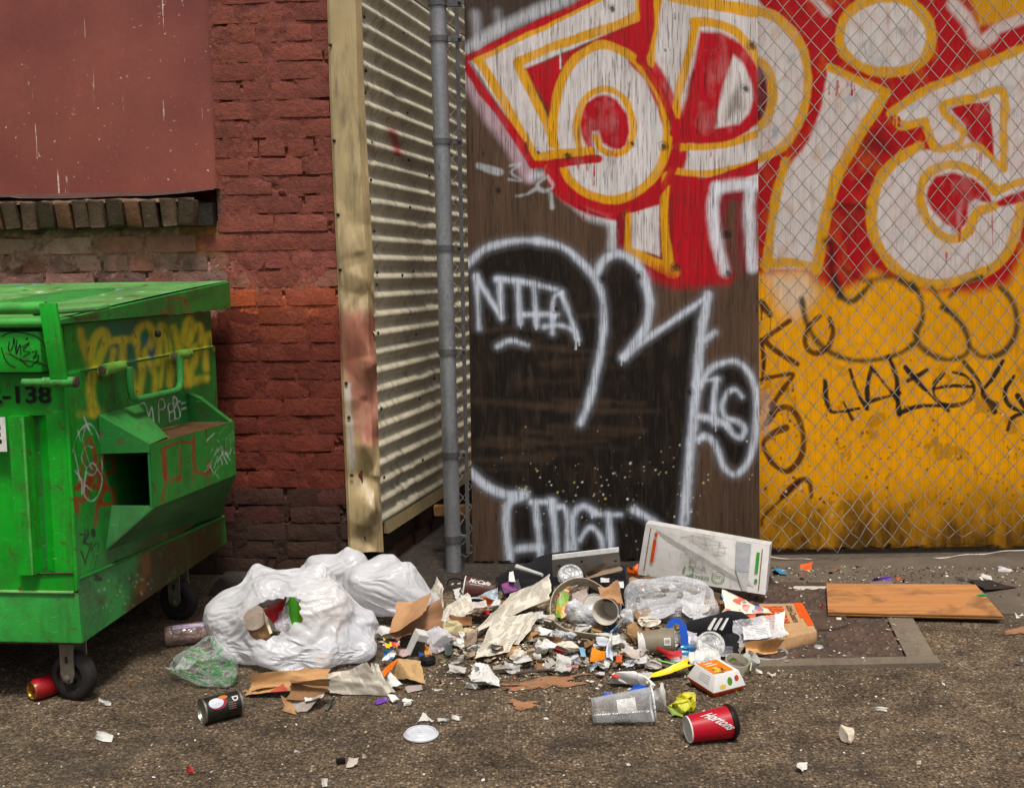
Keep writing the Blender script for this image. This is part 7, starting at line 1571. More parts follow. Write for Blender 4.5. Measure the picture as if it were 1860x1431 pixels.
for x, y, z, r, ax, lab in ((1290, 1172, .05, .046, (-.2, -.75, .6), 'clear dome lid behind the burger box'), (1283, 1196, .03, .044, (-.1, -.6, .8), 'clear flat lid with foam in front of the dome lid')):
    tag(MB().add(*lathe([(.001, .012), (r * .7, .012), (r * .78, .016), (r * .9, .010), (r, .002), (r, 0)], 34), T=axis_matrix(onZ(x, y, z), ax)).build('cup_lid', m_film('lid_%d' % x, (.8, .79, .76), .6)), lab, 'lid')
qpaper('napkin', 'off white paper napkin left of the burger box', 'napkin', [(1252, 1184, .05), (1296, 1180, .05), (1268, 1206, .02), (1250, 1210, .015)], stainmat('napkin', 'cfc9bd'), 125, .012, 7)
qpaper('film_scrap', 'clear plastic triangle behind the burger box', 'film', [(1300, 1170, .06), (1332, 1180, .05), (1330, 1194, .03), (1306, 1190, .035)], FILM, 126, .008, 5)
qpaper('napkin', 'brown stained napkin below the zip bag', 'napkin', [(1344, 1172, .05), (1424, 1162, .05), (1418, 1182, .025), (1356, 1192, .02)], stainmat('tan_napkin', 'c99a62', (.3, .16, .06)), 127, .018, 9, 24)
c = onZ(1386, 1186, .012); tag(MB().add(*tube([c + np.array([.075 * math.cos(a), .062 * math.sin(a), .004 * math.sin(a * 2)]) for a in np.linspace(0, 2 * math.pi, 40)[:-1]], .0055, 8, closed=True)).build('plastic_ring', col('8d8984', .4)), 'grey plastic ring half under the stained napkin', 'ring')
rb = onZ(1338, 1205, .03); tag(MB().add(*lathe([(.034, -.013), (.035, -.013), (.035, .013), (.034, .013), (.034, -.013)], 26), T=axis_matrix(rb, (.1, -.25, .9))).build('paper_band', m_art('band', rgb('c9c2ae'), [rgb('5f9a30'), rgb('c0562a')], 40, .6, .15, .75)), 'white paper ring band with small print right of the burger box', 'paper band')
tag(MB().add(*lathe([(.024, -.011), (.025, -.011), (.025, .011), (.024, .011), (.024, -.011)], 24), T=axis_matrix(onZ(1365, 1196, .03), (.6, -.3, .7))).build('paper_band', WHITE), 'plain white paper ring between the printed band and stained napkin', 'paper band')
strap('paper_strip', 'pale strip with green end hanging right of the burger box', [(1360, 1192, .03), (1364, 1205, .02), (1362, 1222, .008)], .018, m_art('strip', rgb('b5b292'), [rgb('5fb030')], 26, .5), cat='paper')
# burger box
bbx = empty('burger_box', tuple(onZ(1298, 1255)), 'white burger box with an orange top panel at the front of the litter', 'burger box')
c = onZ(1300, 1228, .035); T = Matrix.Translation(Vector((c[0], c[1], 0.004))) @ Matrix.Rotation(.52, 4, 'Z') @ Matrix.Rotation(.10, 4, 'X')
def frus(x, y, x1, y1, z0, z1): return hexa([(-x, -y, z0), (x, -y, z0), (x, y, z0), (-x, y, z0), (-x1, -y1, z1), (x1, -y1, z1), (x1, y1, z1), (-x1, y1, z1)])
BW = plain('white_board', rgb('d8d5d0'), .45, 0, .12, 20, .08, 60, .12)
MB().add(*bevel(*frus(.052, .052, .060, .060, 0, .018), .002, 1), T=T).build('base', ORG, bbx); MB().add(*bevel(*frus(.061, .061, .044, .044, .0185, .062), .003, 2), T=T).build('lid', BW, bbx)
MB().add(*box(-.042, .030, -.036, .040, .0625, .0633), T=T).build('top_panel', col('e07818', .45, .05), bbx, smooth=False)
MB().add(*lathe([(.001, .0638), (.014, .0640), (.020, .0638)], 14), T=T @ Matrix.Translation((-.012, -.020, 0))).build('burger_print', m_art('burger', rgb('8a4a16'), [rgb('d8a838'), rgb('5a2a0c')], 110, .5), bbx)
for k in range(2): MB().add(*box(-.03, .012 - .01 * k, .012 + .012 * k, .016 + .012 * k, .0634, .0638), T=T).build('top_print', col('e8d8c0', .5, 0), bbx, smooth=False)
def side_pt(x, z): y = -.061 + (z - .0185) / (.062 - .0185) * .017 - .0009; return T @ Vector((x, y, z))
for nm, cx_, cz_, rx, rz_, mt in (('leaf_print', .004, .040, .009, .011, col('4f8a24', .5, 0)), ('tomato_print', .030, .044, .008, .008, col('c0401c', .5, 0)), ('cheese_print', -.024, .030, .012, .006, col('d8b04a', .5, 0))):
    MB().add([side_pt(cx_ + rx * math.cos(a), cz_ + rz_ * math.sin(a)) for a in np.linspace(0, 2 * math.pi, 15)[:-1]], [tuple(range(14))]).build(nm, mt, bbx, smooth=False)
def lside(y, z): x = -.061 + (z - .0185) / (.062 - .0185) * .017 - .0009; return T @ Vector((x, y, z))
for k in range(4): MB().add([lside(-.03, .052 - k * .006), lside(.015, .052 - k * .006), lside(.015, .0505 - k * .006), lside(-.03, .0505 - k * .006)], [(0, 1, 2, 3)]).build('side_print', col('a9a39c', .6, 0), bbx, smooth=False)
qpaper('sweet_wrapper', 'long yellow wrapper with a white stripe left of the burger box', 'wrapper', [(1172, 1224, .02), (1244, 1202, .03), (1252, 1216, .02), (1184, 1234, .006)], m_art('yellow_wrap', rgb('e0c81a'), [rgb('d8d4cc')], 12, .35, .08, .78), 130, .012, 6, 22)
nk = blob('napkin', 'white and red napkin in front of the yellow wrapper', 'napkin', 1136, 1232, .022, (.060, .034, .026), TISSUE, 131, 16, 1.0, 4)
blob('sauce_stain', None, None, 1118, 1228, .036, (.014, .010, .008), col('c8402a', .6, 0), 132, 12, 1.0, 3, parent=nk)
qpaper('paper_scrap', 'white tissue corner beside the cobalt blue piece', 'tissue', [(1150, 1222, .05), (1172, 1220, .04), (1180, 1244, .010), (1156, 1246, .012)], TISSUE, 134, .012, 6)
qpaper('plastic_scrap', 'cobalt blue plastic piece behind the clear cup', 'plastic', [(1148, 1240, .03), (1174, 1244, .03), (1172, 1256, .015), (1146, 1256, .012)], BLU, 132, .008, 4)
qpaper('plastic_scrap', 'small blue scrap left of the clear cup lip', 'plastic', [(1094, 1258, .012), (1112, 1257, .012), (1112, 1264, .008), (1096, 1264, .006)], BLU, 133, .003, 3)
# clear cup
CLC = m_film('clear_cup', (.62, .64, .66), .10, .10, .5, .03)
cc_, tf = coffee_cup('plastic_cup', 'clear plastic cup with white label lying open toward the right', 1131, 1284, .165, .033, .047, .02, .002, CLC, None, CLC, CLC)
u, w = np.meshgrid(np.linspace(.40, .70, 8), np.linspace(.05, .95, 12)); P = [tf(a, b2, .0009) for a, b2 in zip(u.ravel(), w.ravel())]; i = np.arange(96).reshape(12, 8)
o = mk('label', P, np.stack([i[:-1, :-1], i[:-1, 1:], i[1:, 1:], i[1:, :-1]], -1).reshape(-1, 4), m_print('cup_label', rgb('d2d0cd'), rgb('4a3a38'), 9, 2, .5, .1), cc_); setuv(o, np.stack([(u.ravel() - .4) / .3, (w.ravel() - .05) / .9], 1))
MB().add(*lathe([(.046, 0), (.0495, .001), (.0498, .005), (.0465, .006), (.046, 0)], 40), T=axis_matrix(tf(1.0, 0, -.047) - .004 * np.array([1, 0, 0]), tf(1, 0, 0) - tf(0, 0, .0) if False else (1, .02, .085))).build('rim', m_film('rim_film', (.7, .72, .74), .8), cc_)
qpaper('paper_scrap', 'white waxed paper curl at the mouth of the clear cup', 'paper', [(1190, 1256, .07), (1206, 1240, .09), (1206, 1284, .012), (1190, 1296, .006)], WHITE, 135, .012, 5)
# yellow flower-like lettuce
ls = empty('lettuce_leaf', tuple(onZ(1240, 1290)), 'wilted yellow lettuce leaf between the clear cup and red cup', 'lettuce')
for k, (x, y, r) in enumerate(((1232, 1274, .020), (1246, 1270, .022), (1256, 1278, .018), (1240, 1284, .018))):
    blob('leaf', None, None, x, y, .020, (r * 1.35, r * 1.1, r * 1.25), plain('lettuce%d' % k, rgb(['cfc41c', 'd8d040', 'bdb414', 'c8c83a'][k]), .6, 0, .4, 50, .5, 90), 140 + k, 20, 1.3, 4, parent=ls)
qpaper('stem_leaf', None, None, [(1216, 1290, .006), (1236, 1286, .02), (1240, 1300, .006), (1222, 1302, .004)], col('8aa04a', .6), 145, .008, 4, parent=ls)
# red cup
REDC = plain('red_cup_paper', rgb('a80f22'), .4, 0, .12, 12, .06, 60, .06)
rc, tf = coffee_cup('coffee_cup', 'red paper coffee cup with white script lying in the foreground', 1288, 1317, .120, .034, .043, .22, .002, REDC, col('191514', .35, .05), col('d9d6d0', .6, .1))
wrap('lettering', tf, 'Hortons', WHITE, rc, ((.26, 1.22), (.54, -1.30), (.25, .16)), .02, .3)

# ---------------------------------------------------------------- loose things on the pavement
lid_o = empty('cup_lid', tuple(onZ(765, 1336)), 'flat white cup lid lying alone on the pavement', 'lid'); T = Matrix.Translation(Vector(onZ(765, 1335, .003)))
LM = plain('translucent_lid', rgb('c9cbd0'), .35, 0, .2, 20, .1, 60, .15); MB().add(*lathe([(.046, 0), (.0465, .004), (.044, .006), (.040, .012), (.037, .012), (.036, .008), (.024, .008), (.022, .010), (.001, .010)], 44), T=T).build('disc', LM, lid_o)
MB().add(*bbox(-.008, .012, -.004, .004, .0095, .013, .001, 1), T=T).build('sip_tab', LM, lid_o)
blob('bread_piece', 'lump of pale bread on the open pavement at the right', 'bread', 1544, 1331, .024, (.024, .022, .030), stainmat('bread', 'd0c2ae', (.5, .28, .08), .7), 4, 10, .5, 4)
bd = empty('plywood_board', tuple(onZ(1660, 1110)), 'flat bare plywood board lying on the access cover', 'board')
def m_board():
    b = NB('bare_plywood'); g = b.noise(1.0, 6, .65, b.co((2.2, 60, 60)), .5); st = b.noise(7, 6, .65, dist=.5); sc = b.noise(1.0, 4, .6, b.co((14, 120, 120)))
    c = b.ramp(g, [(.2, rgb('83522e')), (.5, rgb('a8713f')), (.8, rgb('b8824e'))]); c = b.mix(b.math('MULTIPLY', b.ramp(st, [(.52, 0.0), (.66, 1.0)]), .7), c, (.12, .055, .02, 1))
    c = b.mix(b.math('MULTIPLY', b.ramp(sc, [(.70, 0.0), (.74, 1.0)]), .7), c, (.62, .55, .45, 1)); return b.done(b.pb(Base_Color=c, Roughness=.7, Normal=b.bump(g, .2, .002)))
MBD = m_board(); a_, b2, c2, d2 = onZ(1501, 1059, .03), onZ(1772, 1061, .035), onZ(1822, 1118, .03), onZ(1504, 1111, .03)
for k, mt in enumerate((MBD, col('6a4528', .8), col('a4743f', .8), col('5a3a20', .8))):
    z0 = -.0040 * k; jg = .0015 * (k % 2); MB().add(*hexa([d2 + [jg, jg, z0 - .0038], c2 + [-jg, jg, z0 - .0038], b2 + [-jg, 0, z0 - .0038], a_ + [jg, 0, z0 - .0038], d2 + [jg, jg, z0], c2 + [-jg, jg, z0], b2 + [-jg, 0, z0], a_ + [jg, 0, z0]])).build('veneer', mt, bd, smooth=False)
blob('plastic_scrap', 'torn green plastic bit lying on the plywood board', 'plastic', 1784, 1080, .037, (.020, .010, .006), col('2a9a5a', .4, .05), 7, 16, 1.0, 3)
qpaper('rubber_sheet', 'black rubber sheet lying behind the plywood board', 'rubber sheet', [(1756, 1051, .014), (1800, 1054, .012), (1850, 1066, .010), (1790, 1075, .010)], M_RUBBER, 150, .003, 3)
SMALL = [  # px, py, w, h, colour, name, label
 (189, 1338, 32, 9, 'cfcdc6', 'paper_scrap', 'white paper scrap on the pavement below the dumpster wheel'), (345, 1399, 15, 10, 'c23a34', 'plastic_scrap', 'small red scrap on the front pavement'),
 (1455, 1391, 16, 14, 'cfccc5', 'paper_scrap', 'white scrap near the bottom edge at the right'), (1593, 1287, 22, 6, 'd8d4ca', 'paper_scrap', 'narrow white scrap right of the burger box on open pavement'),
 (191, 1275, 22, 9, 'b9b7b0', 'paper_scrap', 'pale crumpled scrap right of the front dumpster wheel'), (237, 1240, 14, 5, '9a6a30', 'board_scrap', 'small brown chip right of the dumpster wheel'),
 (775, 1305, 24, 6, 'cdc9c2', 'paper_scrap', 'white paper flake behind the flat cup lid'), (805, 1307, 20, 7, 'bdb9b2', 'paper_scrap', 'second white flake just right of the flake behind the lid'), (827, 1303, 14, 5, 'd4d0c8', 'paper_scrap', 'small white flake at the right end above the cup lid'),
 (665, 1372, 14, 6, 'c4b49c', 'paper_scrap', 'beige flake right of the tiny black plug'), (640, 1385, 18, 6, 'b8ada0', 'paper_scrap', 'pale flake beside the tiny black plug'), (590, 1420, 12, 16, 'c9c2b8', 'paper_scrap', 'pale scrap at the bottom edge left of centre'), (540, 1366, 12, 5, 'dedbd4', 'paper_scrap', 'white chip left of the tiny black plug'),
 (1416, 1038, 24, 15, '2f7fa0', 'packet', 'torn blue packet by the foot of the mesh'), (1464, 1031, 18, 14, 'd05a24', 'packet', 'small orange packet by the foot of the mesh'), (1600, 1053, 36, 6, '6a3fa8', 'sweet_wrapper', 'purple wrapper behind the plywood board'), (1635, 1053, 16, 7, 'b85a2c', 'paper_scrap', 'orange brown chip right of the purple wrapper'),
 (1826, 1034, 26, 10, 'c9c2c0', 'paper_scrap', 'white crumpled scrap at the far right foot of the mesh'), (1792, 1047, 18, 9, 'd0ccc6', 'paper_scrap', 'white scrap on the rubber sheet'), (1745, 1051, 20, 9, 'cfcac2', 'paper_scrap', 'white scrap left of the rubber sheet'), (1475, 1069, 62, 8, 'bdb6aa', 'paper_scrap', 'long pale strip at the left end of the plywood board'), (1852, 1118, 16, 4, 'd2cdc4', 'paper_scrap', 'white sliver at the right edge on the concrete'), (1852, 1200, 12, 8, 'd8d4cc', 'paper_scrap', 'white chip at the right edge of the pavement'),
 (1496, 1107, 16, 7, '9a2018', 'plastic_scrap', 'red scrap at the corner of the plywood board'), (1488, 1166, 8, 5, '1f8a5a', 'plastic_scrap', 'green scrap right of the pizza box'), (1378, 1220, 12, 4, 'd9d5ce', 'paper_scrap', 'white chip on the concrete surround by the napkin'), (1402, 1226, 16, 4, 'cfc2b4', 'paper_scrap', 'pinkish chip in front of the concrete surround'),
 (1086, 1190, 26, 20, 'd9800f', 'sweet_wrapper', 'orange wrapper in the litter in front of the beige strap'), (1108, 1186, 18, 22, 'c2cad8', 'sweet_wrapper', 'white and blue wrapper right of the orange wrapper'), (1059, 1184, 10, 18, '7fa8c0', 'plastic_scrap', 'light blue plastic strip left of the orange wrapper'), (1124, 1196, 12, 12, 'd0561c', 'plastic_scrap', 'orange red scrap below the crumpled brown paper'), (1216, 1187, 46, 8, 'b01a20', 'sweet_wrapper', 'red flat wrapper under the taupe cup'), (1108, 1166, 48, 14, 'c6c8d6', 'paper_scrap', 'white paper with blue print below the beige strap'), (1016, 1182, 16, 8, 'b8242c', 'plastic_scrap', 'red scrap in the litter below the beige strap'),
 (1024, 1204, 30, 26, 'c9c6c0', 'film_scrap', 'torn white plastic standing up in front of the heap'), (950, 1196, 28, 12, 'c4c2bc', 'paper_scrap', 'grey white paper below the lower newspaper leaf'), (976, 1192, 14, 10, 'd2cec6', 'paper_scrap', 'small white triangle under the grey slat'), (930, 1214, 30, 20, 'b9b7b2', 'film_scrap', 'grey film scrap right of the white tissue'), (985, 1173, 24, 18, 'c8c2bc', 'napkin', 'off white napkin lump under the grey slat'), (1005, 1165, 28, 12, '8a6242', 'board_scrap', 'brown card piece behind the napkin lump'), (832, 1215, 34, 14, 'c0bcb6', 'paper_scrap', 'torn grey white paper left of the tissue'), (832, 1198, 16, 12, 'b4b2ae', 'film_scrap', 'small grey scrap below the yellow food'), (797, 1253, 14, 5, 'd0ccc4', 'paper_scrap', 'white chip left below the tissue'), (800, 1168, 40, 22, 'b2a8a8', 'film_scrap', 'greyish film lump beside the small carton'), (815, 1180, 14, 18, '46504a', 'plastic_scrap', 'dark green plastic bit right of the film lump'),
 (777, 1181, 14, 26, 'd08a2a', 'sweet_wrapper', 'orange brown wrapper right of the small carton'), (765, 1185, 12, 20, '2a4a80', 'sweet_wrapper', 'dark blue wrapper at the foot of the small carton'), (735, 1185, 24, 16, 'b49c98', 'paper_scrap', 'pinkish paper left of the small carton'), (1145, 1188, 34, 16, 'b8aaa0', 'paper_scrap', 'grey pink card under the taupe cup'), (1143, 1178, 14, 12, 'd4d2d0', 'paper_scrap', 'white torn cup bottom with a black dot in the litter'), (1160, 1200, 30, 10, 'cbc8c6', 'paper_scrap', 'white pointed paper below the taupe cup'), (1146, 1204, 14, 12, 'c6ccd4', 'film_scrap', 'small clear film lump below the grey pink card'), (1092, 1222, 16, 9, 'c9c2bc', 'cup_lid', 'small white cap in front of the orange wrapper'), (1205, 1202, 44, 6, '8ac06a', 'plastic_scrap', 'green tipped strip above the yellow wrapper'), (1205, 1212, 50, 6, '2a2826', 'plastic_scrap', 'black flat strip above the yellow wrapper'), (1234, 1198, 34, 10, 'b9b5b0', 'paper_scrap', 'grey white paper left of the napkin by the burger box'), (1040, 1214, 22, 8, 'b88a80', 'paper_scrap', 'pink and white chip in front of the torn plastic'), (1075, 1208, 18, 8, 'a8c0cc', 'film_scrap', 'pale blue chip below the orange wrapper'), (905, 1180, 20, 8, '6a4426', 'board_scrap', 'brown chip under the lower newspaper leaf'), (845, 1148, 40, 14, 'c9b98c', 'food_scrap', 'pale yellow food scraps left of the lower newspaper leaf'), (822, 1160, 30, 12, 'c2a89c', 'food_scrap', 'pinkish food scraps beside the pale yellow food'), (838, 1128, 40, 14, '8a5f3c', 'cardboard', 'curved brown cardboard beside the red packet'), (690, 1142, 18, 10, 'c8c4c0', 'paper_scrap', 'white paper at the mouth of the small white bag')]
for k, (x, y, w, h, c_, nm, lab) in enumerate(SMALL):
    rr = random.Random(k * 7 + 1); p0 = onZ(x, y, 0); hz = heap_h(p0[0], p0[1]) + .006; tl = rr.uniform(-.25, .25)
    if y > 1235 or x > 1400 or x < 600: hz = .005
    up_ = .010 if h < 8 else .018
    ca = [(x - w / 2 + rr.uniform(-2, 2), y - h / 2 + tl * w / 2, hz + up_), (x + w / 2, y - h / 2 - tl * w / 2 + rr.uniform(-1, 2), hz + up_ * rr.uniform(.3, 1)), (x + w / 2 + rr.uniform(-3, 1), y + h / 2 - tl * w / 2, hz), (x - w / 2, y + h / 2 + tl * w / 2, hz)]
    mt = m_film('film_' + c_, rgb(c_), .6) if nm == 'film_scrap' else col(c_, .6, .12)
    if nm in ('food_scrap', 'napkin'): blob(nm, lab, nm.split('_')[0], x, y, hz + .008, (w / 1150, h / 700, h / 1100), mt, k, 18, 1.1, 3)
    else: qpaper(nm, lab, nm.split('_')[0] if nm != 'sweet_wrapper' else 'wrapper', ca, mt, k + 200, .008 if w > 15 else .003, 7, 8 if w < 16 else 16, rag=.1)
tag(MB().add(*bbox(-.011, .011, -.007, .007, 0, .012, .002, 2), T=Matrix.Translation(Vector(onZ(619, 1385, .002))) @ Matrix.Rotation(.4, 4, 'Z')).build('plastic_plug', col('161616', .4, .05)), 'tiny black plastic plug on the front pavement', 'plug')
tag(MB().add(*lathe([(.015, 0), (.0155, .002), (.013, .006), (.001, .007)], 18), T=Matrix.Translation(Vector(onZ(1487, 1176, .010)))).build('bottle_cap', col('c2c4c6', .35, .05, .5)), 'silver bottle cap on the access cover by the pizza box', 'bottle cap')
drape('glove', 'black glove-like cloth in the litter below the beige strap', 'glove', [(1028, 1176, .03, .02), (1045, 1168, .05, .03), (1060, 1164, .05, .03), (1078, 1164, .03, .02)], CLOTH, 21, .02)
# soggy orange cardboard trodden flat on the pavement
ORB = stainmat('soggy_card', '94694a', (.10, .065, .04), 1.0)
for k, (c4, lab) in enumerate(((((935, 1236, .004), (1060, 1222, .004), (1040, 1246, .0035), (925, 1252, .003)), 'soggy orange cardboard trodden flat in front of the tissue'), (((930, 1274, .004), (972, 1276, .004), (970, 1284, .003), (945, 1290, .003)), 'small patch of soggy orange card nearer the viewer'), (((1820, 1143, .004), (1875, 1136, .004), (1880, 1148, .003), (1828, 1152, .003)), 'patch of soggy orange card at the right edge'))):
    qpaper('soggy_card', lab, 'cardboard', list(c4), ORB, 300 + k, .0015, 5, 16, rag=.5, zmin=.003)

# ---------------------------------------------------------------- larger crumpled pieces bedded in the heap
LUMPS = [  # px, py, z, rx, ry, rz, material, seed, name, label
 (820, 1146, .035, .050, .035, .030, col('c6b98e', .8, .35), 1, 'food_waste', 'mashed yellowish food waste left of the newspaper leaves'), (862, 1152, .030, .036, .03, .022, col('b59a86', .8, .35), 2, 'food_waste', 'pinkish mashed food waste touching the lower newspaper leaf'),
 (790, 1162, .040, .045, .035, .032, BAG2, 3, 'plastic_scrap', 'crumpled milky plastic between small carton and food waste'), (985, 1176, .050, .034, .03, .026, TISSUE, 4, 'napkin', 'balled white napkin right of the lower newspaper leaf'),
 (1026, 1172, .050, .044, .03, .024, NEWS, 5, 'newspaper', 'crumpled newsprint lump left of the black glove'), (1120, 1168, .055, .038, .03, .024, WHITE, 6, 'paper_ball', 'white paper lump left of the crumpled brown paper'),
 (1070, 1172, .045, .026, .02, .018, KRAFTD, 7, 'paper_ball', 'dark brown paper lump beside the black glove'), (1168, 1192, .030, .046, .03, .020, col('a99f98', .7, .3), 8, 'paper_ball', 'grey crushed cup under the taupe paper cup'),
 (1250, 1160, .050, .036, .03, .026, BAG2, 9, 'plastic_scrap', 'milky plastic crumple behind the blue hook'), (1142, 1120, .085, .030, .03, .03, FILM, 10, 'film_scrap', 'crinkled clear film at the left end of the large clear bag'),
 (1172, 1062, .10, .040, .03, .03, stainmat('lump_brown', '7d6248'), 11, 'paper_ball', 'brown crushed bag below the left end of the white box'), (1222, 1074, .09, .036, .025, .024, NEWS, 12, 'newspaper', 'newsprint crumple under the middle of the white box'),
 (1300, 1104, .060, .030, .024, .022, KRAFT, 13, 'paper_ball', 'tan paper lump left of the colourful food wrapper'), (950, 1098, .060, .030, .025, .022, col('8d8478', .8, .4), 14, 'cloth_scrap', 'grey rag under the upper newspaper leaf'),
 (898, 1098, .065, .030, .022, .020, WHITE, 15, 'napkin', 'white napkin lump between the red packet and newspaper'), (842, 1104, .050, .034, .026, .022, NEWS, 16, 'newspaper', 'newsprint lump left of the red packet'),
 (1208, 1148, .055, .030, .022, .02, col('c9c4bd', .6, .2), 17, 'paper_ball', 'off white paper lump behind the taupe cup'), (1270, 1190, .030, .032, .024, .018, col('d4d0c8', .7, .2), 18, 'napkin', 'white crumpled napkin right of the blue foil wrapper'),
 (1340, 1182, .035, .028, .022, .018, col('9c8a70', .8, .3), 19, 'paper_ball', 'dull brown paper lump behind the printed paper band'), (1098, 1206, .018, .030, .020, .014, WHITE, 20, 'napkin', 'flattened white napkin below the orange wrapper'),
 (1000, 1206, .018, .034, .022, .016, col('b8b2a8', .7, .3), 21, 'paper_ball', 'grey white paper lump in front of the grey stick'), (770, 1132, .07, .030, .026, .024, KRAFTD, 22, 'paper_ball', 'dark crushed kraft ball in the mouth of the yellow printed bag'),
 (906, 1212, .012, .026, .018, .012, col('a49a8c', .8, .3), 23, 'paper_ball', 'small grey paper lump right of the lone tissue'), (700, 1150, .05, .030, .03, .02, WHITE, 24, 'napkin', 'white napkin between the torn bag and yellow printed bag'),
 (1046, 1196, .026, .030, .022, .016, BAG2, 25, 'plastic_scrap', 'milky plastic lump left of the light blue strip'), (1190, 1208, .016, .030, .020, .014, col('b5aca4', .7, .3), 26, 'paper_ball', 'grey paper lump at the left end of the yellow wrapper')]
MARKS = [('open paper cup', 1106, 1106), ('knot of the beige strap', 999, 1126), ('lower newspaper leaf', 915, 1155), ('upper newspaper leaf', 940, 1090), ('taupe paper cup', 1193, 1166), ('blue hook', 1235, 1150), ('large clear bag', 1216, 1105), ('burger box', 1298, 1222), ('yellow wrapper', 1215, 1218), ('orange wrapper', 1086, 1190), ('lone white tissue', 876, 1226), ('sports shoe', 1300, 1145), ('small white carton', 757, 1170), ('brown coffee cup', 872, 1070), ('snack wrapper', 1022, 1095), ('black glove', 1050, 1170), ('clear dome lid', 1290, 1172), ('colourful food wrapper', 1345, 1100), ('grey slat', 1000, 1157), ('blue foil wrapper', 1244, 1182), ('crumpled brown paper ball', 1150, 1156)]
rr = random.Random(77); KINDS = [('paper_ball', 'off white paper', 'off white paper pieces in the heap', [TISSUE, WHITE, NEWS, col('c9c4bd', .6, .2)]), ('paper_ball', 'brown paper', 'brown paper pieces in the heap', [KRAFT, KRAFTD, stainmat('heap_brown', '7d6248')]), ('plastic_scrap', 'milky film', 'milky film pieces in the heap', [BAG2, FILM])]
used = set()
for k in range(62):
    kd = KINDS[rr.choice((0, 0, 0, 1, 2))]; x, y = rr.uniform(790, 1390), rr.uniform(1092, 1212); e = ((x - 1060) / 330) ** 2 + ((y - 1140) / 75) ** 2
    if e > .95: continue
    lab = None
    for nm_, mx, my in sorted(MARKS, key=lambda m: math.hypot(m[1] - x, (m[2] - y) * 1.6)):
        dx, dy = x - mx, (y - my) * 1.6; rel = ('right of' if dx > 0 else 'left of') if abs(dx) > abs(dy) else ('in front of' if dy > 0 else 'behind')
        lab = 'crumpled %s piece in the heap %s the %s' % (kd[1], rel, nm_)
        if lab not in used: break
    used.add(lab)
    p0 = onZ(x, y, .03); r_ = rr.uniform(.018, .036); blob(kd[0], lab, kd[0].split('_')[0], x, y, heap_h(p0[0], p0[1]) + r_ * .4, (r_ * rr.uniform(1, 1.6), r_, r_ * rr.uniform(.4, .7)), kd[3][rr.randrange(len(kd[3]))], 700 + k, 26, 1.15, 4, rr.uniform(0, 3), group=kd[2])
for x, y, z, rx, ry, rz_, mt, sd, nm, lab in LUMPS:
    rx *= 1.2; ry *= 1.2; rz_ *= 1.2
    p0 = onZ(x, y, .04); hz = heap_h(p0[0], p0[1]); blob(nm, lab, nm.split('_')[0], x, y, hz + rz_ * .8 + .006 if y > 1090 else z, (rx, ry, rz_), mt, 600 + sd, 18, 1.05, 4, sd * .7)

# ---------------------------------------------------------------- crumbs: too many to count
rng = np.random.RandomState(5)
def crumbs(name, label, n, sampler, smin, smax, pal, seed, zoff=None):
    r = np.random.RandomState(seed); V = []; Fc = []; Cc = []
    for k in range(n):
        px, py = sampler(r); p = onZ(px, py, 0); z = heap_h(p[0], p[1]); s = r.uniform(smin, smax) * (2.0 if r.rand() < .06 else 1)
        if z > .001: p = onZ(px, py, z)
        a = r.uniform(0, 6.28); e = r.uniform(.35, 1); dx = np.array([math.cos(a), math.sin(a), r.uniform(-.4, .4)]) * s; dy = np.array([-math.sin(a), math.cos(a), r.uniform(-.4, .4)]) * s * e
        t = np.array([0, 0, s * r.uniform(.15, .6)]); o = p + [0, 0, .001 + s * .3 + (zoff or 0)]; b = len(V)
        V += [o - dx - dy * r.uniform(.5, 1), o + dx * r.uniform(.6, 1) - dy, o + dx + dy * r.uniform(.5, 1), o - dx * r.uniform(.5, 1) + dy, o + t, o - t * .5]
        Fc += [(b, b + 1, b + 4), (b + 1, b + 2, b + 4), (b + 2, b + 3, b + 4), (b + 3, b, b + 4), (b + 1, b, b + 5), (b + 2, b + 1, b + 5), (b + 3, b + 2, b + 5), (b, b + 3, b + 5)]
        c = np.array(rgb(pal[r.randint(len(pal))])) * r.uniform(.7, 1.1); Cc += [c] * 6
    return tag(mk(name, V, Fc, MCR, cols=np.array(Cc), smooth=False), label, 'litter', kind='stuff')
MCR = plain('crumb_surface', (0, 0, 0), .75, 0, .2, 60, .2, 100, .1, attr=True)
def s_heap(r):
    while True:
        x, y = r.normal(1040, 190), r.normal(1178, 42)
        if 690 < x < 1430 and 1040 < y < 1262: return x, y
def s_wall(r): return r.uniform(700, 1560), 1030 + abs(r.normal(0, 16))
def s_all(r): return r.uniform(-40, 1900), 1060 + 400 * r.rand() ** .8
def s_mid(r): return r.normal(1150, 330), r.normal(1245, 30)
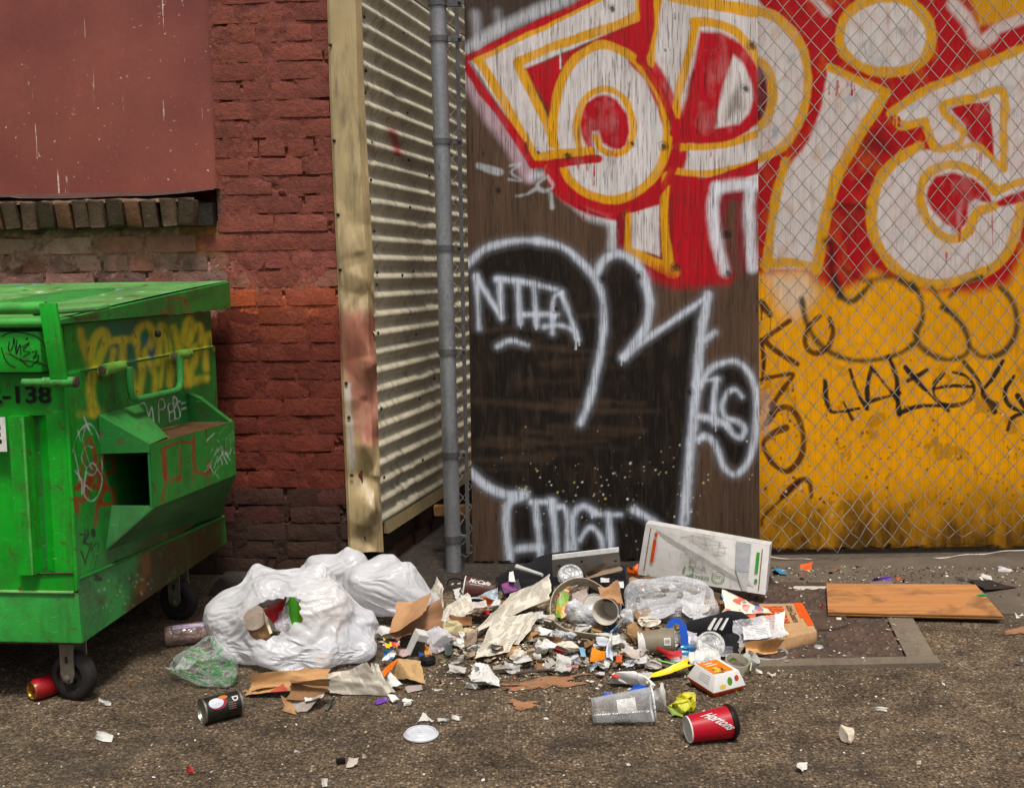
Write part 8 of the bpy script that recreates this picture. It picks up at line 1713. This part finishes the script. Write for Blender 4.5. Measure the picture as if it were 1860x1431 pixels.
crumbs('litter_crumbs', 'tiny shreds of paper and food spread over the litter heap', 2100, s_heap, .0022, .0075, ['b9b2a4', 'a29478', '7a6a50', '4b3d2c', '8d7c62', '5b4a35', '3f3426', 'd8d4cc', 'a2653a', '6c6a3a', 'c2b49a', '2f2a22'], 1)
crumbs('litter_crumbs', 'small crumbs strewn along the foot of the plywood', 800, s_wall, .002, .008, ['cfc9bd', 'b5a892', '6d5c44', 'd8d4cc', '9a4a2a', '4a3c2c'], 2)
crumbs('litter_crumbs', 'tiny pale flecks scattered across the whole pavement', 480, s_all, .0015, .0042, ['cfc9bd', 'b5a892', 'd8d4cc', '8d8272', '4a4036'], 3)
crumbs('litter_crumbs', 'fine white specks on the pavement in front of the litter', 360, s_mid, .0012, .0038, ['d8d4cc', 'cfc9bd', 'b9b0a0'], 4)
def s_vault(r): return r.uniform(1390, 1640), r.uniform(1066, 1212)
def s_apron(r): return r.uniform(1400, 1880), 1032 + abs(r.normal(0, 22))
crumbs('litter_crumbs', 'grit and shreds spread on the concrete along the mesh fence', 620, s_apron, .0015, .006, ['cfc9bd', 'a89a80', '6d5c44', '3f3426', '2f2a22', '8d7c62'], 8, .006)
crumbs('litter_crumbs', 'fine pale grit on the iron access cover', 260, s_vault, .0015, .005, ['cfc9bd', 'a89a80', '8d7c62'], 6, .012)
# twigs and syringe-like tube on the dumpster lid
p0, p1 = onP(292, 530, D(0, 0, 1.165), (0, 0, 1)), onP(331, 522, D(0, 0, 1.172), (0, 0, 1))
def lid_z(p): v_ = (p - C0) @ DV; return 1.104 + (v_ + .05) / 1.36 * .093
st_ = onP(292, 530, D(0, .6, 1.158), (0, 0, 1)); en = onP(331, 522, D(0, .7, 1.163), (0, 0, 1)); st_[2] = lid_z(st_) + .009; en[2] = lid_z(en) + .009
tag(MB().add(*tube([st_, st_ + (en - st_) * .3, st_ + (en - st_) * .31, en], [.0015, .0015, .0055, .0055], 8)).build('plastic_tube', col('cfd4cf', .35, .05)), 'thin clear plastic tube lying on the dumpster lid', 'tube')
